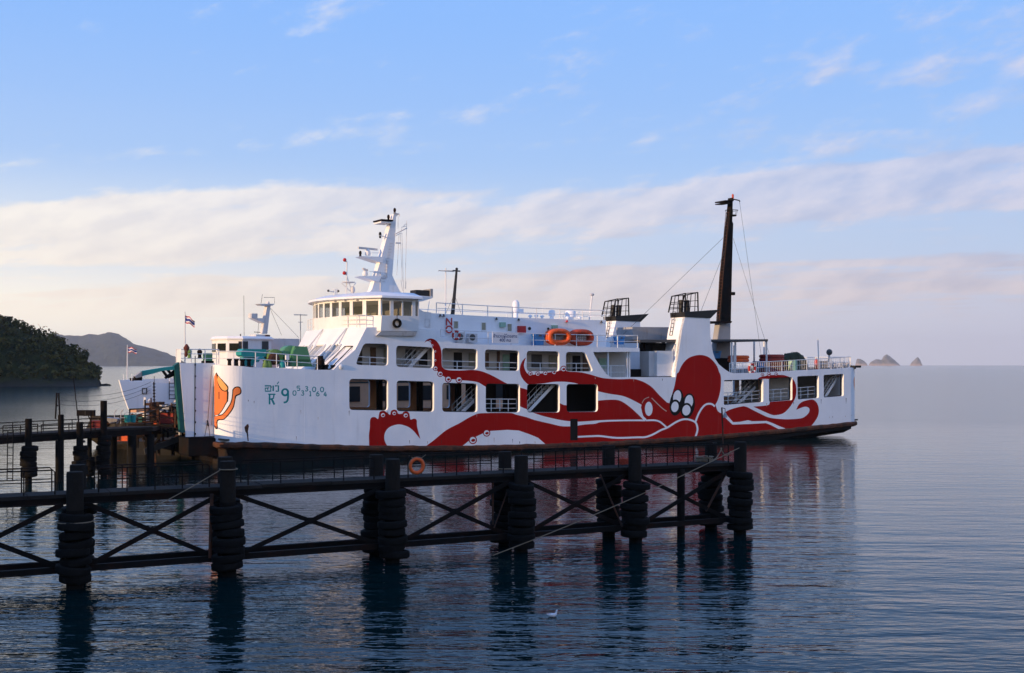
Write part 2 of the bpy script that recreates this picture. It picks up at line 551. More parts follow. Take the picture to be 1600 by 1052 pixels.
# ---------------------------------------------------------------- sea
def build_sea():
    m = bpy.data.materials.new('sea_water')
    m.use_nodes = True
    t = NT(m.node_tree)
    co = t.n('ShaderNodeTexCoord').outputs['Object']
    patch = t.noise(t.n('ShaderNodeMapping', {0: co, 3: (0.006, 0.035, 1)}).outputs[0], 1.0, 4, 0.55).outputs[0]
    xyz = t.n('ShaderNodeSeparateXYZ', {0: co})
    dist = t.vmath('LENGTH', co)
    # short chop round the piers, sheltered glassy water further out, wind lanes between
    reach = t.ramp(t.math('DIVIDE', dist, 400.0), [(0.0, 1.5), (0.085, 1.4), (0.13, 0.70), (0.24, 0.36), (0.36, 0.26), (1.0, 0.16)])
    amp = t.math('MULTIPLY', reach, t.n('ShaderNodeMapRange', {0: patch, 1: 0.35, 2: 0.68, 3: 0.45, 4: 1.25}).outputs[0])
    w1 = t.noise(t.n('ShaderNodeMapping', {0: co, 2: (0, 0, 0.30), 3: (0.16, 0.50, 1)}).outputs[0], 1.0, 2, 0.5).outputs[0]
    w2 = t.noise(t.n('ShaderNodeMapping', {0: co, 2: (0, 0, 0.12), 3: (0.50, 1.45, 1)}).outputs[0], 1.0, 3, 0.55).outputs[0]
    w3 = t.noise(t.n('ShaderNodeMapping', {0: co, 2: (0, 0, -0.25), 3: (1.7, 4.2, 1)}).outputs[0], 1.0, 2, 0.5).outputs[0]
    h = t.math('ADD', t.math('MULTIPLY', w1, 0.12), t.math('ADD', t.math('MULTIPLY', w2, 0.085), t.math('MULTIPLY', w3, 0.020)))
    h = t.math('MULTIPLY', h, amp)
    bp = t.n('ShaderNodeBump', {'Height': h, 'Strength': 0.85, 'Distance': 1.0})
    b = t.n('ShaderNodeBsdfPrincipled', {'Base Color': (0.0008, 0.013, 0.0135, 1), 'Roughness': 0.03, 'IOR': 1.23, 'Specular IOR Level': 0.5})
    # ripples too small to see one by one further out
    t.t.links.new(t.ramp(t.math('DIVIDE', dist, 400.0), [(0.0, 0.03), (0.17, 0.05), (0.25, 0.06), (0.38, 0.135), (1.0, 0.135)]), b.inputs['Roughness'])
    t.t.links.new(bp.outputs[0], b.inputs['Normal'])
    out = t.n('ShaderNodeOutputMaterial')
    t.t.links.new(b.outputs[0], out.inputs[0])
    MATS['sea_water'] = m
    mb = MB()
    mb.quad((-9000, -1500, 0), (9000, -1500, 0), (9000, 12000, 0), (-9000, 12000, 0))
    struct(mb.build('sea', 'sea_water'), 'calm dark blue green sea reaching to the horizon')


build_sea()


# ---------------------------------------------------------------- land
def vnoise(x, y, s=0):
    """cheap smooth value noise"""
    def h(i, j):
        n = math.sin(i * 127.1 + j * 311.7 + s * 74.7) * 43758.5453
        return n - math.floor(n)
    i, j = math.floor(x), math.floor(y)
    fx, fy = x - i, y - j
    fx, fy = fx * fx * (3 - 2 * fx), fy * fy * (3 - 2 * fy)
    return (h(i, j) * (1 - fx) + h(i + 1, j) * fx) * (1 - fy) + (h(i, j + 1) * (1 - fx) + h(i + 1, j + 1) * fx) * fy


def fbm(x, y, s=0, o=4):
    a, r = 0.5, 0.0
    for k in range(o):
        r += a * vnoise(x * 2 ** k, y * 2 ** k, s + k)
        a *= 0.5
    return r


def land_mat(name, a, b, scale, rock=None):
    m = bpy.data.materials.new(name)
    m.use_nodes = True
    t = NT(m.node_tree)
    co = t.n('ShaderNodeTexCoord').outputs['Object']
    nz = t.noise(co, scale, 8, 0.65).outputs[0]
    c = t.mix(t.smooth(nz, 0.35, 0.65), a, b)
    if rock:
        z = t.n('ShaderNodeSeparateXYZ', {0: co}).outputs[2]
        zz = t.math('ADD', z, t.math('MULTIPLY', t.noise(co, scale * 2, 4).outputs[0], 3.0))
        c = t.mix(t.smooth(zz, rock[0], rock[1]), rock[2], c)
    p = t.n('ShaderNodeBsdfPrincipled', {'Base Color': c, 'Roughness': 0.95, 'Specular IOR Level': 0.1})
    bp = t.n('ShaderNodeBump', {'Height': t.noise(co, scale * 3, 6, 0.7).outputs[0], 'Strength': 0.8, 'Distance': 2.0})
    t.t.links.new(bp.outputs[0], p.inputs['Normal'])
    out = t.n('ShaderNodeOutputMaterial')
    t.t.links.new(p.outputs[0], out.inputs[0])
    MATS[name] = m


land_mat('wooded_slope', (0.022, 0.026, 0.006), (0.052, 0.050, 0.013), 0.15, (1.0, 5.0, (0.060, 0.047, 0.036)))
land_mat('far_wood', (0.018, 0.028, 0.014), (0.045, 0.050, 0.026), 0.02)
land_mat('limestone', (0.24, 0.20, 0.17), (0.055, 0.065, 0.045), 0.03, (2.0, 26.0, (0.42, 0.30, 0.22)))
land_mat('wet_rock', (0.02, 0.018, 0.017), (0.05, 0.042, 0.036), 0.6)


def profile_land(name, px, Y0, depth, m, label, rough, cell, base=-1.0, ragged=0.0, seed=0, ns=60, front=0.35):
    """a hill whose skyline passes through photo pixels px when its ridge stands at distance Y0"""
    xs = [((x - 800) / F * Y0, CH + (HZ - y) / F * Y0) for x, y in px]
    X = np.array([p[0] for p in xs])
    H = np.array([p[1] for p in xs])
    nx = max(8, int((X[-1] - X[0]) / cell))
    mb = MB()
    rows = []
    for j in range(ns + 1):
        s = j / ns
        y = Y0 + (s - front) * depth
        prof = (s / front) if s < front else (1 - s) / (1 - front)
        prof = math.sin(min(1, max(0, prof)) * math.pi / 2) ** 0.8
        row = []
        for i in range(nx + 1):
            x = X[0] + (X[-1] - X[0]) * i / nx
            h = float(np.interp(x, X, H))
            z = max(h, 0) * prof
            k = fbm(x / (cell * 9), y / (cell * 9), seed) - 0.47
            k2 = fbm(x / (cell * 2.2), y / (cell * 2.2), seed + 9, 3) - 0.45
            z += (rough * k + ragged * k2) * min(1, z / (rough + 0.1)) 
            row.append((x * y / Y0, y, z + base * (1 - prof)))   # the land spreads inland
        rows.append(row)
    mb.loft(rows, close=False, caps=False)
    return struct(mb.build(name, m, smooth=False), label)


HEAD_PX = [(-150, 475), (-60, 489), (0, 504), (19, 511), (37.5, 521), (54, 529.5), (71, 534), (86, 539), (99, 545), (107, 551), (120, 559), (134, 568), (139, 576), (148, 579), (153, 589), (158, 605)]
headland = profile_land('headland', HEAD_PX, 405, 170, 'wooded_slope', 'dark wooded headland dropping to a rocky shore', 5.0, 1.6, base=-1.5, ragged=2.6, seed=3, ns=90, front=0.22)

FAR_PX = [(-260, 540), (-120, 530), (0, 528), (69, 525.3), (80, 523.4), (97, 525), (122, 528.5), (139, 524.4), (155, 524.6), (170, 519.7), (180, 521.6), (197, 530), (208, 536.6), (225, 542), (236, 545),
          (253, 550.6), (277, 562), (300, 572), (320, 578)]
profile_land('far_hill', FAR_PX, 6800, 2300, 'far_wood', 'hazy purple grey wooded hill behind the headland', 27.0, 22.0, base=-3, ragged=30.0, seed=11, ns=40, front=0.35)
profile_land('rock_island', [(1336, 572.8), (1338, 562), (1344, 561), (1350, 564), (1354, 568), (1357, 573)], 8000, 84, 'limestone', 'small pale rock island half hidden behind the ferry stern', 13, 5.5, ragged=12, seed=21, ns=24)
profile_land('rock_island', [(1357, 573.2), (1359, 568), (1363, 564.5), (1370, 562), (1377, 563.5), (1381, 557), (1385.6, 553.5), (1391, 558), (1398, 563.5), (1404, 568.5), (1408, 573)], 8000, 168, 'limestone',
             'larger twin peaked pale rock island on the horizon', 17, 7.5, ragged=16, seed=25, ns=24)
profile_land('rock_island', [(1421, 573), (1424, 566.5), (1429, 562), (1434, 557.5), (1438, 563), (1442, 572.8)], 8000, 84, 'limestone', 'small pointed pale rock island farthest from the ferry', 13, 5.5, ragged=12, seed=29, ns=24)


def rock_reef():
    mb = MB()
    for k, (x, w, h) in enumerate(((154, 2.2, 1.0), (160, 3.0, 0.7), (166, 2.4, 0.5))):
        c = px_ground(x, 602)
        c = px_depth(x, HZ + CH / 385 * F, 385)
        ring = []
        for a in range(10):
            t = 2 * math.pi * a / 10
            r = w * (0.7 + 0.5 * random.random())
            ring.append((c.x + r * math.cos(t), 385 + r * math.sin(t) * 0.8, -0.3))
        top = [(p[0] * 0.45 + c.x * 0.55, p[1] * 0.45 + 385 * 0.55, h * (0.6 + 0.6 * random.random())) for p in ring]
        mb.loft([ring, top])
    struct(mb.build('reef_rocks', 'wet_rock'), 'low dark rocks off the tip of the headland')


rock_reef()


def forest():
    """leaf clumps over the headland: a wood that reads as one mass"""
    lm = bpy.data.materials.new('foliage')
    lm.use_nodes = True
    t = NT(lm.node_tree)
    co = t.n('ShaderNodeTexCoord').outputs['Object']
    a = t.noise(co, 0.16, 3).outputs[0]
    b = t.noise(co, 1.3, 2).outputs[0]
    c = t.mix(t.smooth(a, 0.38, 0.62), (0.034, 0.036, 0.007), (0.095, 0.076, 0.016))
    c = t.mix(t.smooth(b, 0.40, 0.75, 0.0, 0.6), c, (0.12, 0.085, 0.018))
    p = t.n('ShaderNodeBsdfPrincipled', {'Base Color': c, 'Roughness': 0.8, 'Specular IOR Level': 0.15})
    out = t.n('ShaderNodeOutputMaterial')
    t.t.links.new(p.outputs[0], out.inputs[0])
    MATS['foliage'] = lm
    rnd = random.Random(5)
    dv = [v.co.copy() for v in headland.data.vertices]
    cand = [v for v in dv if v.z > 2.2 and v.y < 430 and v.x > -235]
    rnd.shuffle(cand)
    mb = MB()
    taken = []
    for v in cand:
        if len(taken) > 900:
            break
        r = rnd.uniform(1.2, 3.2) * (0.65 if v.z < 6 else 1.0)
        if any((v.x - o[0]) ** 2 + (v.y - o[1]) ** 2 < (0.62 * (r + o[2])) ** 2 for o in taken):
            continue
        taken.append((v.x, v.y, r))
        n = int(26 * r)
        lobes = [(rnd.uniform(-0.6, 0.6) * r, rnd.uniform(-0.6, 0.6) * r, rnd.uniform(0.1, 0.9) * r, rnd.uniform(0.45, 0.8) * r) for _ in range(4)]
        for _ in range(n):
            lx, ly, lz, lr = lobes[rnd.randrange(4)]
            d = Vector((rnd.gauss(0, 1), rnd.gauss(0, 1), rnd.gauss(0, 1) * 0.8 + 0.3)).normalized()
            p = Vector((v.x + lx, v.y + ly, v.z + lz)) + d * lr * rnd.uniform(0.75, 1.05)
            s = rnd.uniform(0.30, 0.75)
            e1 = Vector((rnd.gauss(0, 1), rnd.gauss(0, 1), rnd.gauss(0, 1))).cross(d).normalized() * s
            e2 = (d.cross(e1) + d * rnd.uniform(-0.4, 0.4)).normalized() * s * rnd.uniform(0.5, 0.9)
            mb.poly([p - e1, p - e2 * 0.8, p + e1, p + e2])
    o = mb.build('forest', 'foliage')
    tag(o, 'dense dark green wood covering the headland', 'wood', kind='stuff')


forest()


def shade_ridge(name, label, w0, w1, s0, s1, H, seed, edge0=60.0, edge1=30.0):
    """wooded shore on the sun's side of the bay: it keeps the low sun off what lies behind it"""
    mb = MB()
    rows = []
    ns, nw = 40, 70
    for i in range(ns + 1):
        s = s0 + (s1 - s0) * i / ns
        row = []
        for j in range(nw + 1):
            w = w0 + (w1 - w0) * j / nw
            e = min(1.0, (w1 - w) / edge1) * min(1.0, (s - s0) / 50.0) * min(1.0, (s1 - s) / 70.0) * min(1.0, (w - w0) / edge0)
            h = (max(0, e) ** 0.7) * H + (fbm(s / 30, w / 30, seed) - 0.45) * 10 * min(1, e * 3) + (fbm(s / 8, w / 8, seed + 6) - 0.45) * 4 * min(1, e * 3)
            row.append((-0.821 * s - 0.570 * w, -0.570 * s + 0.821 * w, h - 1.0))
        rows.append(row)
    mb.loft(rows, False, False)
    struct(mb.build(name, 'wooded_slope'), label)


shade_ridge('shade_hill', 'unseen wooded hillside added to shade the pier', -300, 58, 70, 300, 33.0, 51)  # added out of view to keep the low sun off the pier
shade_ridge('shade_hill', 'unseen wooded ridge added to shade the headland', 122, 640, 70, 330, 56.0, 71, 30.0, 60.0)  # added out of view so the headland falls in shade

# ================================================================ the ferry
# ferry frame: u runs bow to stern along the near side, v goes inboard, z up
D = Vector((2907.0, 1800.0, 0)).normalized()
IN = Vector((-D.y, D.x, 0))
YAW = math.atan2(D.y, D.x)
P0 = px_depth(345, HZ, 80.0)
P0.z = 0
FM = Matrix.Translation(P0) @ Matrix.Rotation(YAW, 4, 'Z')
FW = 12.0                                  # beam


def fuz(x, y, v=0.0):
    """photo pixel to (u, z) on the plane v of the ferry frame"""
    r = Vector(((x - 800) / F, 1.0, 0))
    o = P0 + IN * v
    t = o.dot(IN) / r.dot(IN)
    p = r * t
    return (p - o).dot(D), CH + (HZ - y) / F * t


def fp(x, y, v=0.0):
    u, z = fuz(x, y, v)
    return (u, v, z)


def ferry_px(u, v, z):
    p = FM @ Vector((u, v, z))
    return 800 + F * p.x / p.y, HZ - F * (p.z - CH) / p.y


def Z(x0, y0, pts, s=7.97):
    return [(x0 + a / s, y0 + b / s) for a, b in pts]


ferry = empty('ferry', 'large white car ferry with a red octopus painted along its side', 'ferry')
ferry.matrix_world = FM


def part(mb, name, mats, parent=None, smooth=False):
    return mb.build(name, mats, parent or ferry, smooth)


def on_ferry(o, u, v, z, rz=0.0):
    o.matrix_world = FM @ Matrix.Translation((u, v, z)) @ Matrix.Rotation(rz, 4, 'Z')
    return o


STRAKE = [(350, 689.7), (385, 691), (404, 692.8), (460, 693.5), (530, 695.5), (655, 696.3), (722, 696.7), (852, 694.2), (980, 688.6), (1086, 681.7), (1150, 677.3), (1225, 669.7), (1282, 664), (1341, 658.5)]
SU, SZ = zip(*[fuz(x, y) for x, y in STRAKE])
cs = np.polyfit(SU, SZ, 3)


def zs(u):
    """height of the rubbing strake: the ferry's sheer line"""
    return float(np.polyval(cs, min(max(u, -1.0), SU[-1] + 2)))


def z_car(u):
    return zs(u) + 0.15


def z_up(u):
    return zs(u) + 5.30


def z_boat(u):
    return zs(u) + 7.93


def z_house(u):
    return zs(u) + 10.33


UF = fuz(381, 570)[0]                      # flat side ends here, the bow corner curves inboard
RB = 1.6
US = fuz(1329, 570)[0]
RS = 1.5
U_END = US + RS


def s_to_uv(s, off=0.0):
    """unrolled side coordinate to plan position; off shifts inboard"""
    if s < UF:
        a = (UF - s) / RB
        if a > math.pi / 2:
            return UF - RB + off, RB + (a - math.pi / 2) * RB
        r = RB - off
        return UF - r * math.sin(a), RB - r * math.cos(a)
    if s > US:
        a = min((s - US) / RS, math.pi / 2)
        r = RS - off
        return US + r * math.sin(a), RS - r * math.cos(a)
    return s, off


def side_sz(x, y):
    """pixel to unrolled (s, z), following the bow and stern corners"""
    u, z = fuz(x, y)
    if UF <= u <= US:
        return u, z
    best = None
    rng = np.linspace(UF - RB * 1.57, UF, 240) if u < UF else np.linspace(US, US + RS * 0.8, 120)
    for s in rng:
        a, b = s_to_uv(s)
        p = FM @ Vector((a, b, 0))
        X = 800 + F * p.x / p.y
        e = abs(X - x)
        if best is None or e < best[0]:
            best = (e, s, CH + (HZ - y) / F * p.y)
    return best[1], best[2]


S_BOW = UF - RB * math.pi / 2
S_END = US + RS * math.pi / 2

# ---- openings in the side plating
def rr(ps, r=0.28, n=4):
    """round the corners of a convex polygon in (s, z)"""
    out = []
    k = len(ps)
    for i in range(k):
        a, b, c = (np.array(ps[(i + j) % k], float) for j in (-1, 0, 1))
        d1, d2 = (a - b) / np.linalg.norm(a - b), (c - b) / np.linalg.norm(c - b)
        q = min(r, 0.4 * np.linalg.norm(a - b), 0.4 * np.linalg.norm(c - b))
        for j in range(n + 1):
            t = j / n
            out.append(tuple((1 - t) ** 2 * (b + d1 * q) + 2 * t * (1 - t) * b + t * t * (b + d2 * q)))
    return out


WIN_PX = {
    'L1': [(545.7, 592.0), (606.5, 593.2), (606.5, 642.0), (545.7, 640.8)],
    'L2': [(619.7, 594.7), (678.3, 596.5), (678.3, 644.0), (619.7, 642.6)],
    'L3': [(691.0, 598.2), (746.0, 599.4), (746.0, 644.6), (691.0, 643.8)],
    'L4': [(759.0, 599.3), (812.4, 600.0), (812.4, 644.8), (759.0, 644.6)],
    'L5': [(823.5, 600.0), (874.6, 600.3), (874.6, 644.8), (823.5, 644.8)],
    'L6': [(885.2, 600.2), (934.2, 600.4), (934.2, 643.6), (885.2, 644.2)],
    'A1': [(1130.6, 594.3), (1192.6, 592.3), (1192.6, 628.6), (1131.0, 633.4)],
    'A2': [(1201.6, 590.6), (1238.0, 589.2), (1238.0, 625.4), (1201.6, 628.2)],
    'A3': [(1245.6, 588.2), (1279.4, 586.8), (1279.4, 622.2), (1246.6, 624.6)],
    'A4': [(1286.8, 586.0), (1318.2, 584.2), (1318.2, 619.2), (1287.2, 621.6)],
    'U1': Z(480, 450, [(705, 690), (1008, 697), (1008, 972), (600, 957)]),
    'U2': [(619.0, 540.0), (677.8, 543.0), (677.8, 575.8), (619.0, 573.4)],
    'U3': [(690.8, 543.8), (746.0, 545.6), (746.0, 578.0), (690.8, 576.4)],
    'U4': [(757.8, 546.0), (811.2, 548.0), (811.2, 580.0), (757.8, 578.6)],
    'U5': [(822.9, 548.4), (874.0, 549.2), (874.0, 580.6), (822.9, 580.0)],
    'U6': Z(820, 470, [(512, 638), (752, 640), (855, 882), (512, 880)]),
}
WINS = {k: rr([side_sz(*p) for p in v], 0.30 if k[0] != 'A' else 0.2) for k, v in WIN_PX.items()}

TOP_PX = [(393, 574.3), (428, 574.8), (496, 578), (521, 578), (531.4, 567), (555, 546.6), (572.8, 511.5), (591.7, 511.5), (653.8, 514), (678, 514.6), (685, 524), (690, 528.5), (696.4, 531.5), (710, 536.0), (735, 538.0),
          (790, 539.5), (860, 540.5), (945.5, 542.5), (999.4, 544), (999.4, 549.7), (926.7, 550.3), (933, 562.8), (940.5, 575.4), (948, 585.4), (955.5, 589.8), (980, 589.5), (1055, 589.4), (1055.4, 582),
          (1060.4, 550.4), (1065.4, 516.5), (1070.4, 495.2), (1109.3, 496.4), (1110, 525.3), (1113.7, 550.4), (1117.5, 561), (1123, 569.2), (1131, 576), (1139.4, 581.7), (1147, 583.4), (1185, 582.6), (1248, 579), (1310, 576), (1329, 574.6)]
top = [side_sz(*p) for p in TOP_PX]
zb0 = fuz(381, 573)[1] + 0.02
bot_s = np.linspace(UF, US, 44)
OUTLINE = [(S_BOW, zb0 + 0.12), (UF - 2, zb0 + 0.10), (UF, zb0)] + top + [(S_END, top[-1][1] + 0.02)]
OUTLINE += [(S_END, zs(US + 1))] + [(s, zs(s)) for s in bot_s[::-1]] + [(S_BOW, zs(UF))]

# ---- the painted octopus, traced in layers (later layers lie on top)
PAINT = []


def paint(col, px, smooth=0):
    ps = [side_sz(*p) for p in px]
    PAINT.append((col, smooth_poly(ps, smooth, True) if smooth else ps))


def paint_path(col, px_groups):
    """polygon of several smoothed runs joined by sharp corners"""
    ps = []
    for g in px_groups:
        ps += smooth_poly(g, 3)
    PAINT.append((col, [side_sz(*p) for p in ps]))


def paint_stroke(col, px, w):
    PAINT.append((col, [side_sz(*p) for p in stroke(px, w)]))


def paint_ell(col, cx, cy, rx, ry, tilt=0, n=20):
    PAINT.append((col, [side_sz(*p) for p in ell(cx, cy, rx, ry, tilt, n)]))


a6, b6, c8, d8, e9, g1, s5 = (660, 470), (660, 570), (820, 470), (820, 570), (980, 570), (1150, 570), (530, 570)
# first tentacle and the arm it belongs to
paint_path('red', [
    Z(*a6, [(25, 525), (50, 490), (100, 470), (160, 490), (210, 550), (238, 640), (240, 780), (252, 832), (300, 860), (400, 870), (520, 868), (620, 862), (720, 875), (820, 910), (930, 965), (1070, 1040)]) +
    [(812.4, 605.8), (823.4, 609), (850, 620), (875, 630.3), (885, 633.4), (910, 631), (934, 626.5), (945.5, 625.2), (960.5, 624.8), (970.5, 627), (983, 635.2), (995.7, 646.5), (1005.7, 656.6)],
    [(1005.7, 656.6), (970.6, 656), (939.2, 656.8), (920.4, 658.2), (902.8, 659), (891.5, 658.5), (876.5, 656.6), (851.4, 651), (833.8, 645.3), (824.4, 640), (813, 635.2), (785, 618), (758.5, 604.3)] +
    Z(*a6, [(700, 1020), (600, 1000), (470, 990), (400, 980), (330, 975), (260, 940), (190, 880), (150, 830), (148, 760), (150, 660), (130, 600), (110, 540), (90, 512), (60, 503), (25, 525)])])
# second tentacle
paint_path('red', [
    Z(*a6, [(1290, 705), (1265, 790), (1275, 850), (1310, 910)]) + Z(*c8, [(100, 922), (200, 907), (300, 893), (400, 882), (450, 866), (520, 876), (560, 885), (680, 890), (800, 915), (900, 945), (980, 965), (1100, 975), (1200, 978), (1350, 975), (1450, 1000), (1530, 1040)]) +
    [(1020, 606.4)] + Z(*e9, [(400, 380), (520, 495)]),
    Z(*e9, [(520, 495), (600, 560), (300, 640), (180, 560), (180, 500)]) ,
    Z(*d8, [(1455, 500), (1400, 470), (1300, 420), (1200, 385), (1050, 362), (910, 330)]) + [(920, 606), (904, 600.4), (895.3, 598.2), (882.7, 596.7), (867.7, 596.7), (857.6, 597.9), (847, 599.5), (824.4, 600.5)],
    Z(*a6, [(1310, 1040), (1260, 990), (1225, 930), (1213, 850), (1240, 760), (1290, 705)])])
# head and body down to the strake
paint_path('red', [
    Z(*e9, [(178, 560), (190, 480), (300, 420), (525, 480)]),
    Z(*e9, [(525, 480), (570, 330), (590, 260), (605, 180), (620, 110)]) + Z(960, 450, [(800, 1050), (830, 980), (880, 910), (950, 860), (1060, 835), (1160, 855), (1230, 910), (1280, 980), (1305, 1050)]) +
    Z(*e9, [(1160, 120), (1168, 180), (1165, 280), (1150, 370), (1125, 450), (1100, 495)]),
    Z(*e9, [(1100, 500), (1130, 580), (1185, 612), (1230, 660), (1320, 745), (1450, 745), (1594, 738)]),
    Z(*g1, [(150, 740), (370, 728), (430, 750), (530, 800), (600, 800), (600, 880), (0, 900)]) + [(980, 700)],
    [(980, 700), (985, 657.5)] + Z(*e9, [(235, 690), (200, 640), (178, 560)])])
# lower arm along the strake
paint_path('red', [
    Z(*b6, [(20, 1040), (50, 1010), (150, 935), (270, 835), (360, 780), (460, 730), (560, 670), (640, 630), (700, 608), (800, 603), (960, 600), (1110, 603), (1160, 620), (1300, 655), (1400, 690), (1594, 735)]) +
    Z(*d8, [(150, 695), (300, 730), (450, 765), (570, 768), (655, 760), (750, 745), (880, 735), (960, 715), (1250, 703), (1594, 703)]) + Z(*e9, [(200, 705), (330, 702), (400, 720), (450, 760), (480, 790)]),
    [(1040, 669), (1060, 700), (660, 706)]])
paint('white', Z(*b6, [(480, 1040), (500, 1012), (570, 955), (680, 890), (740, 862), (850, 825), (1060, 812), (1200, 820), (1330, 865), (1440, 910), (1535, 992), (1560, 1040)]), 0)
# arms reaching aft
paint_path('red', [
    Z(*e9, [(1205, 600), (1280, 560), (1400, 525), (1480, 518)]) + Z(*g1, [(60, 518), (130, 525), (200, 560), (300, 610), (400, 655), (500, 672), (640, 680), (800, 670), (860, 645), (905, 600), (915, 555), (890, 528), (840, 527), (750, 562)]),
    Z(*g1, [(750, 562), (780, 500), (830, 460), (900, 440), (960, 435), (1010, 480), (1032, 560), (1020, 640), (980, 710), (930, 770)]),
    Z(*g1, [(930, 790), (300, 840), (0, 860)]) + Z(*e9, [(1250, 760), (1205, 600)])])
paint_path('red', [
    Z(*g1, [(262, 182), (300, 155), (330, 150), (400, 133), (500, 128), (600, 132), (690, 165), (735, 220), (752, 300), (745, 390), (715, 460), (660, 540), (590, 605), (500, 628), (440, 622), (340, 580), (215, 522)]),
    Z(*g1, [(215, 522), (390, 506), (418, 478), (430, 440)]), Z(*g1, [(480, 440), (480, 220), (412, 178), (262, 182)])])
# the small arm under the first windows
paint_path('red', [
    Z(*s5, [(375, 1030), (370, 880), (380, 790), (385, 690), (410, 655), (450, 655), (485, 675), (500, 600), (520, 580), (560, 575), (600, 600), (635, 625), (645, 580), (680, 560), (715, 570), (735, 610), (785, 610), (800, 590), (840, 580),
            (870, 605), (880, 650), (890, 685), (930, 672), (965, 690), (970, 770), (1010, 925)]),
    Z(*s5, [(1010, 925), (980, 890), (930, 830), (860, 775), (760, 745), (680, 755), (610, 790), (570, 850), (562, 920), (580, 980), (620, 1035)])])
# white lines between the arms
paint_stroke('white', Z(*d8, [(950, 702), (1250, 694), (1500, 694)]) + Z(*e9, [(190, 697), (330, 692), (400, 708), (450, 745), (500, 790)]), 2.6)
paint_stroke('white', Z(*d8, [(640, 900), (850, 890), (950, 890), (1150, 912), (1400, 905), (1500, 902), (1594, 870)]) + Z(*e9, [(420, 815), (500, 783), (600, 720), (680, 685), (750, 680), (820, 700), (858, 730), (875, 790), (870, 840), (848, 905)]), 2.9)
paint_stroke('white', Z(*e9, [(850, 712), (890, 610), (940, 530), (990, 492), (1050, 490), (1092, 520)]), 2.9)
paint('white', Z(*e9, [(1200, 596), (1235, 622), (1320, 716), (1400, 712), (1500, 692), (1594, 705)]) + Z(*g1, [(150, 692), (200, 705), (380, 700), (450, 725), (550, 770), (625, 798), (530, 802), (430, 750), (370, 728), (150, 740), (0, 742)]) +
      Z(*e9, [(1450, 744), (1310, 746), (1192, 632)]))
# eyes, the white oval, sketch lines
for cx, cy, rx, ry, tl in ((615, 470, 84, 168, 10), (757, 512, 84, 158, 10)):
    paint_ell('black', 980 + cx / 7.97, 570 + cy / 7.97, rx / 7.97, ry / 7.97, tl, 28)
for cx, cy, rx, ry, tl in ((622, 405, 50, 88, 8), (768, 462, 52, 86, 8)):
    paint_ell('white', 980 + cx / 7.97, 570 + cy / 7.97, rx / 7.97, ry / 7.97, tl, 24)
for cx, cy, rx, ry, tl in ((594, 525, 68, 92, 8), (737, 567, 72, 92, 8)):
    paint_ell('black', 980 + cx / 7.97, 570 + cy / 7.97, rx / 7.97, ry / 7.97, tl, 24)
for cx, cy, rx, ry, tl in ((594, 525, 46, 66, 8), (737, 567, 51, 66, 8)):
    paint_ell('white', 980 + cx / 7.97, 570 + cy / 7.97, rx / 7.97, ry / 7.97, tl, 24)
paint_ell('white', 980 + 268 / 7.97, 570 + 550 / 7.97, 48 / 7.97, 88 / 7.97, 0, 24)
paint_stroke('tan', Z(*e9, [(185, 480), (215, 430), (272, 404)]), 1.1)
paint_stroke('tan', Z(*e9, [(305, 415), (380, 490), (440, 545), (490, 580)]), 1.4)
# suckers: red disc, white ring, red middle
for o, lst in ((a6, [(162, 843, 32), (222, 912, 38), (322, 978, 42), (455, 985, 42)]), (c8, [(68, 910, 30), (160, 912, 30), (255, 903, 30), (365, 890, 32), (482, 850, 40)]), (b6, [(800, 850, 46), (628, 938, 52)]), (g1, [(330, 128, 22), (410, 120, 26), (500, 118, 22)]),
               (s5, [(545, 628, 34), (685, 606, 30), (828, 632, 34)]), (a6, [(95, 508, 18), (125, 556, 16), (160, 632, 16), (160, 742, 18)])):
    for x, y, r in lst:
        cx, cy = o[0] + x / 7.97, o[1] + y / 7.97
        k = r / 7.97
        if r > 20:
            paint_ell('red', cx, cy, k, k * 1.02, 0, 14)
        paint_ell('white', cx, cy, k * 0.74, k * 0.74, 0, 14)
        paint_ell('red', cx + 0.1 * k, cy + 0.08 * k, k * 0.50, k * 0.36, -15, 12)
paint('black', [(891, 654.7), (902.6, 654.7), (902.6, 688.2), (891, 688.2)])
OCTO_END = len(PAINT)
# the orange beast on the bow corner
h2 = (260, 500)
BEAST = [(336.2, 582), (341, 586), (346, 590), (350, 597)]
paint_path('black', [Z(*h2, [(600, 700), (622, 655), (645, 690), (705, 760), (760, 815), (774, 850), (768, 890), (775, 905), (768, 1010)]) + Z(260, 600, [(752, 235), (700, 330), (640, 395), (590, 400)]),
                     Z(260, 600, [(590, 400), (640, 388), (700, 372), (770, 280), (808, 200), (820, 90)]) + Z(*h2, [(822, 870), (845, 840), (885, 828), (920, 840), (936, 880), (925, 925), (870, 955), (862, 1010)]) + Z(260, 600, [(862, 180), (845, 280), (800, 360), (720, 445), (640, 462), (640, 562), (590, 530), (572, 380)])])
paint_path('orange', [Z(*h2, [(585, 720), (622, 672), (640, 700), (690, 770), (735, 860), (752, 905), (752, 1000)]) + Z(260, 600, [(742, 230), (690, 325), (640, 382), (590, 385), (570, 330)])])
paint_path('orange', [Z(260, 600, [(585, 410), (640, 402), (705, 382), (780, 290), (820, 200), (832, 100)]) + Z(*h2, [(838, 868), (858, 848), (885, 842), (912, 852), (922, 880), (912, 915), (855, 945), (850, 1010)]) + Z(260, 600, [(850, 180), (830, 280), (788, 352), (712, 435), (628, 450), (628, 545), (596, 520), (575, 430)])])
paint_path('black', [Z(*h2, [(620, 670), (700, 750), (768, 830), (768, 870), (735, 893), (680, 870), (640, 800)])])
paint_path('pale_orange', [Z(*h2, [(640, 695), (700, 765), (755, 835), (755, 868), (728, 882), (690, 862), (650, 800), (632, 745)])])
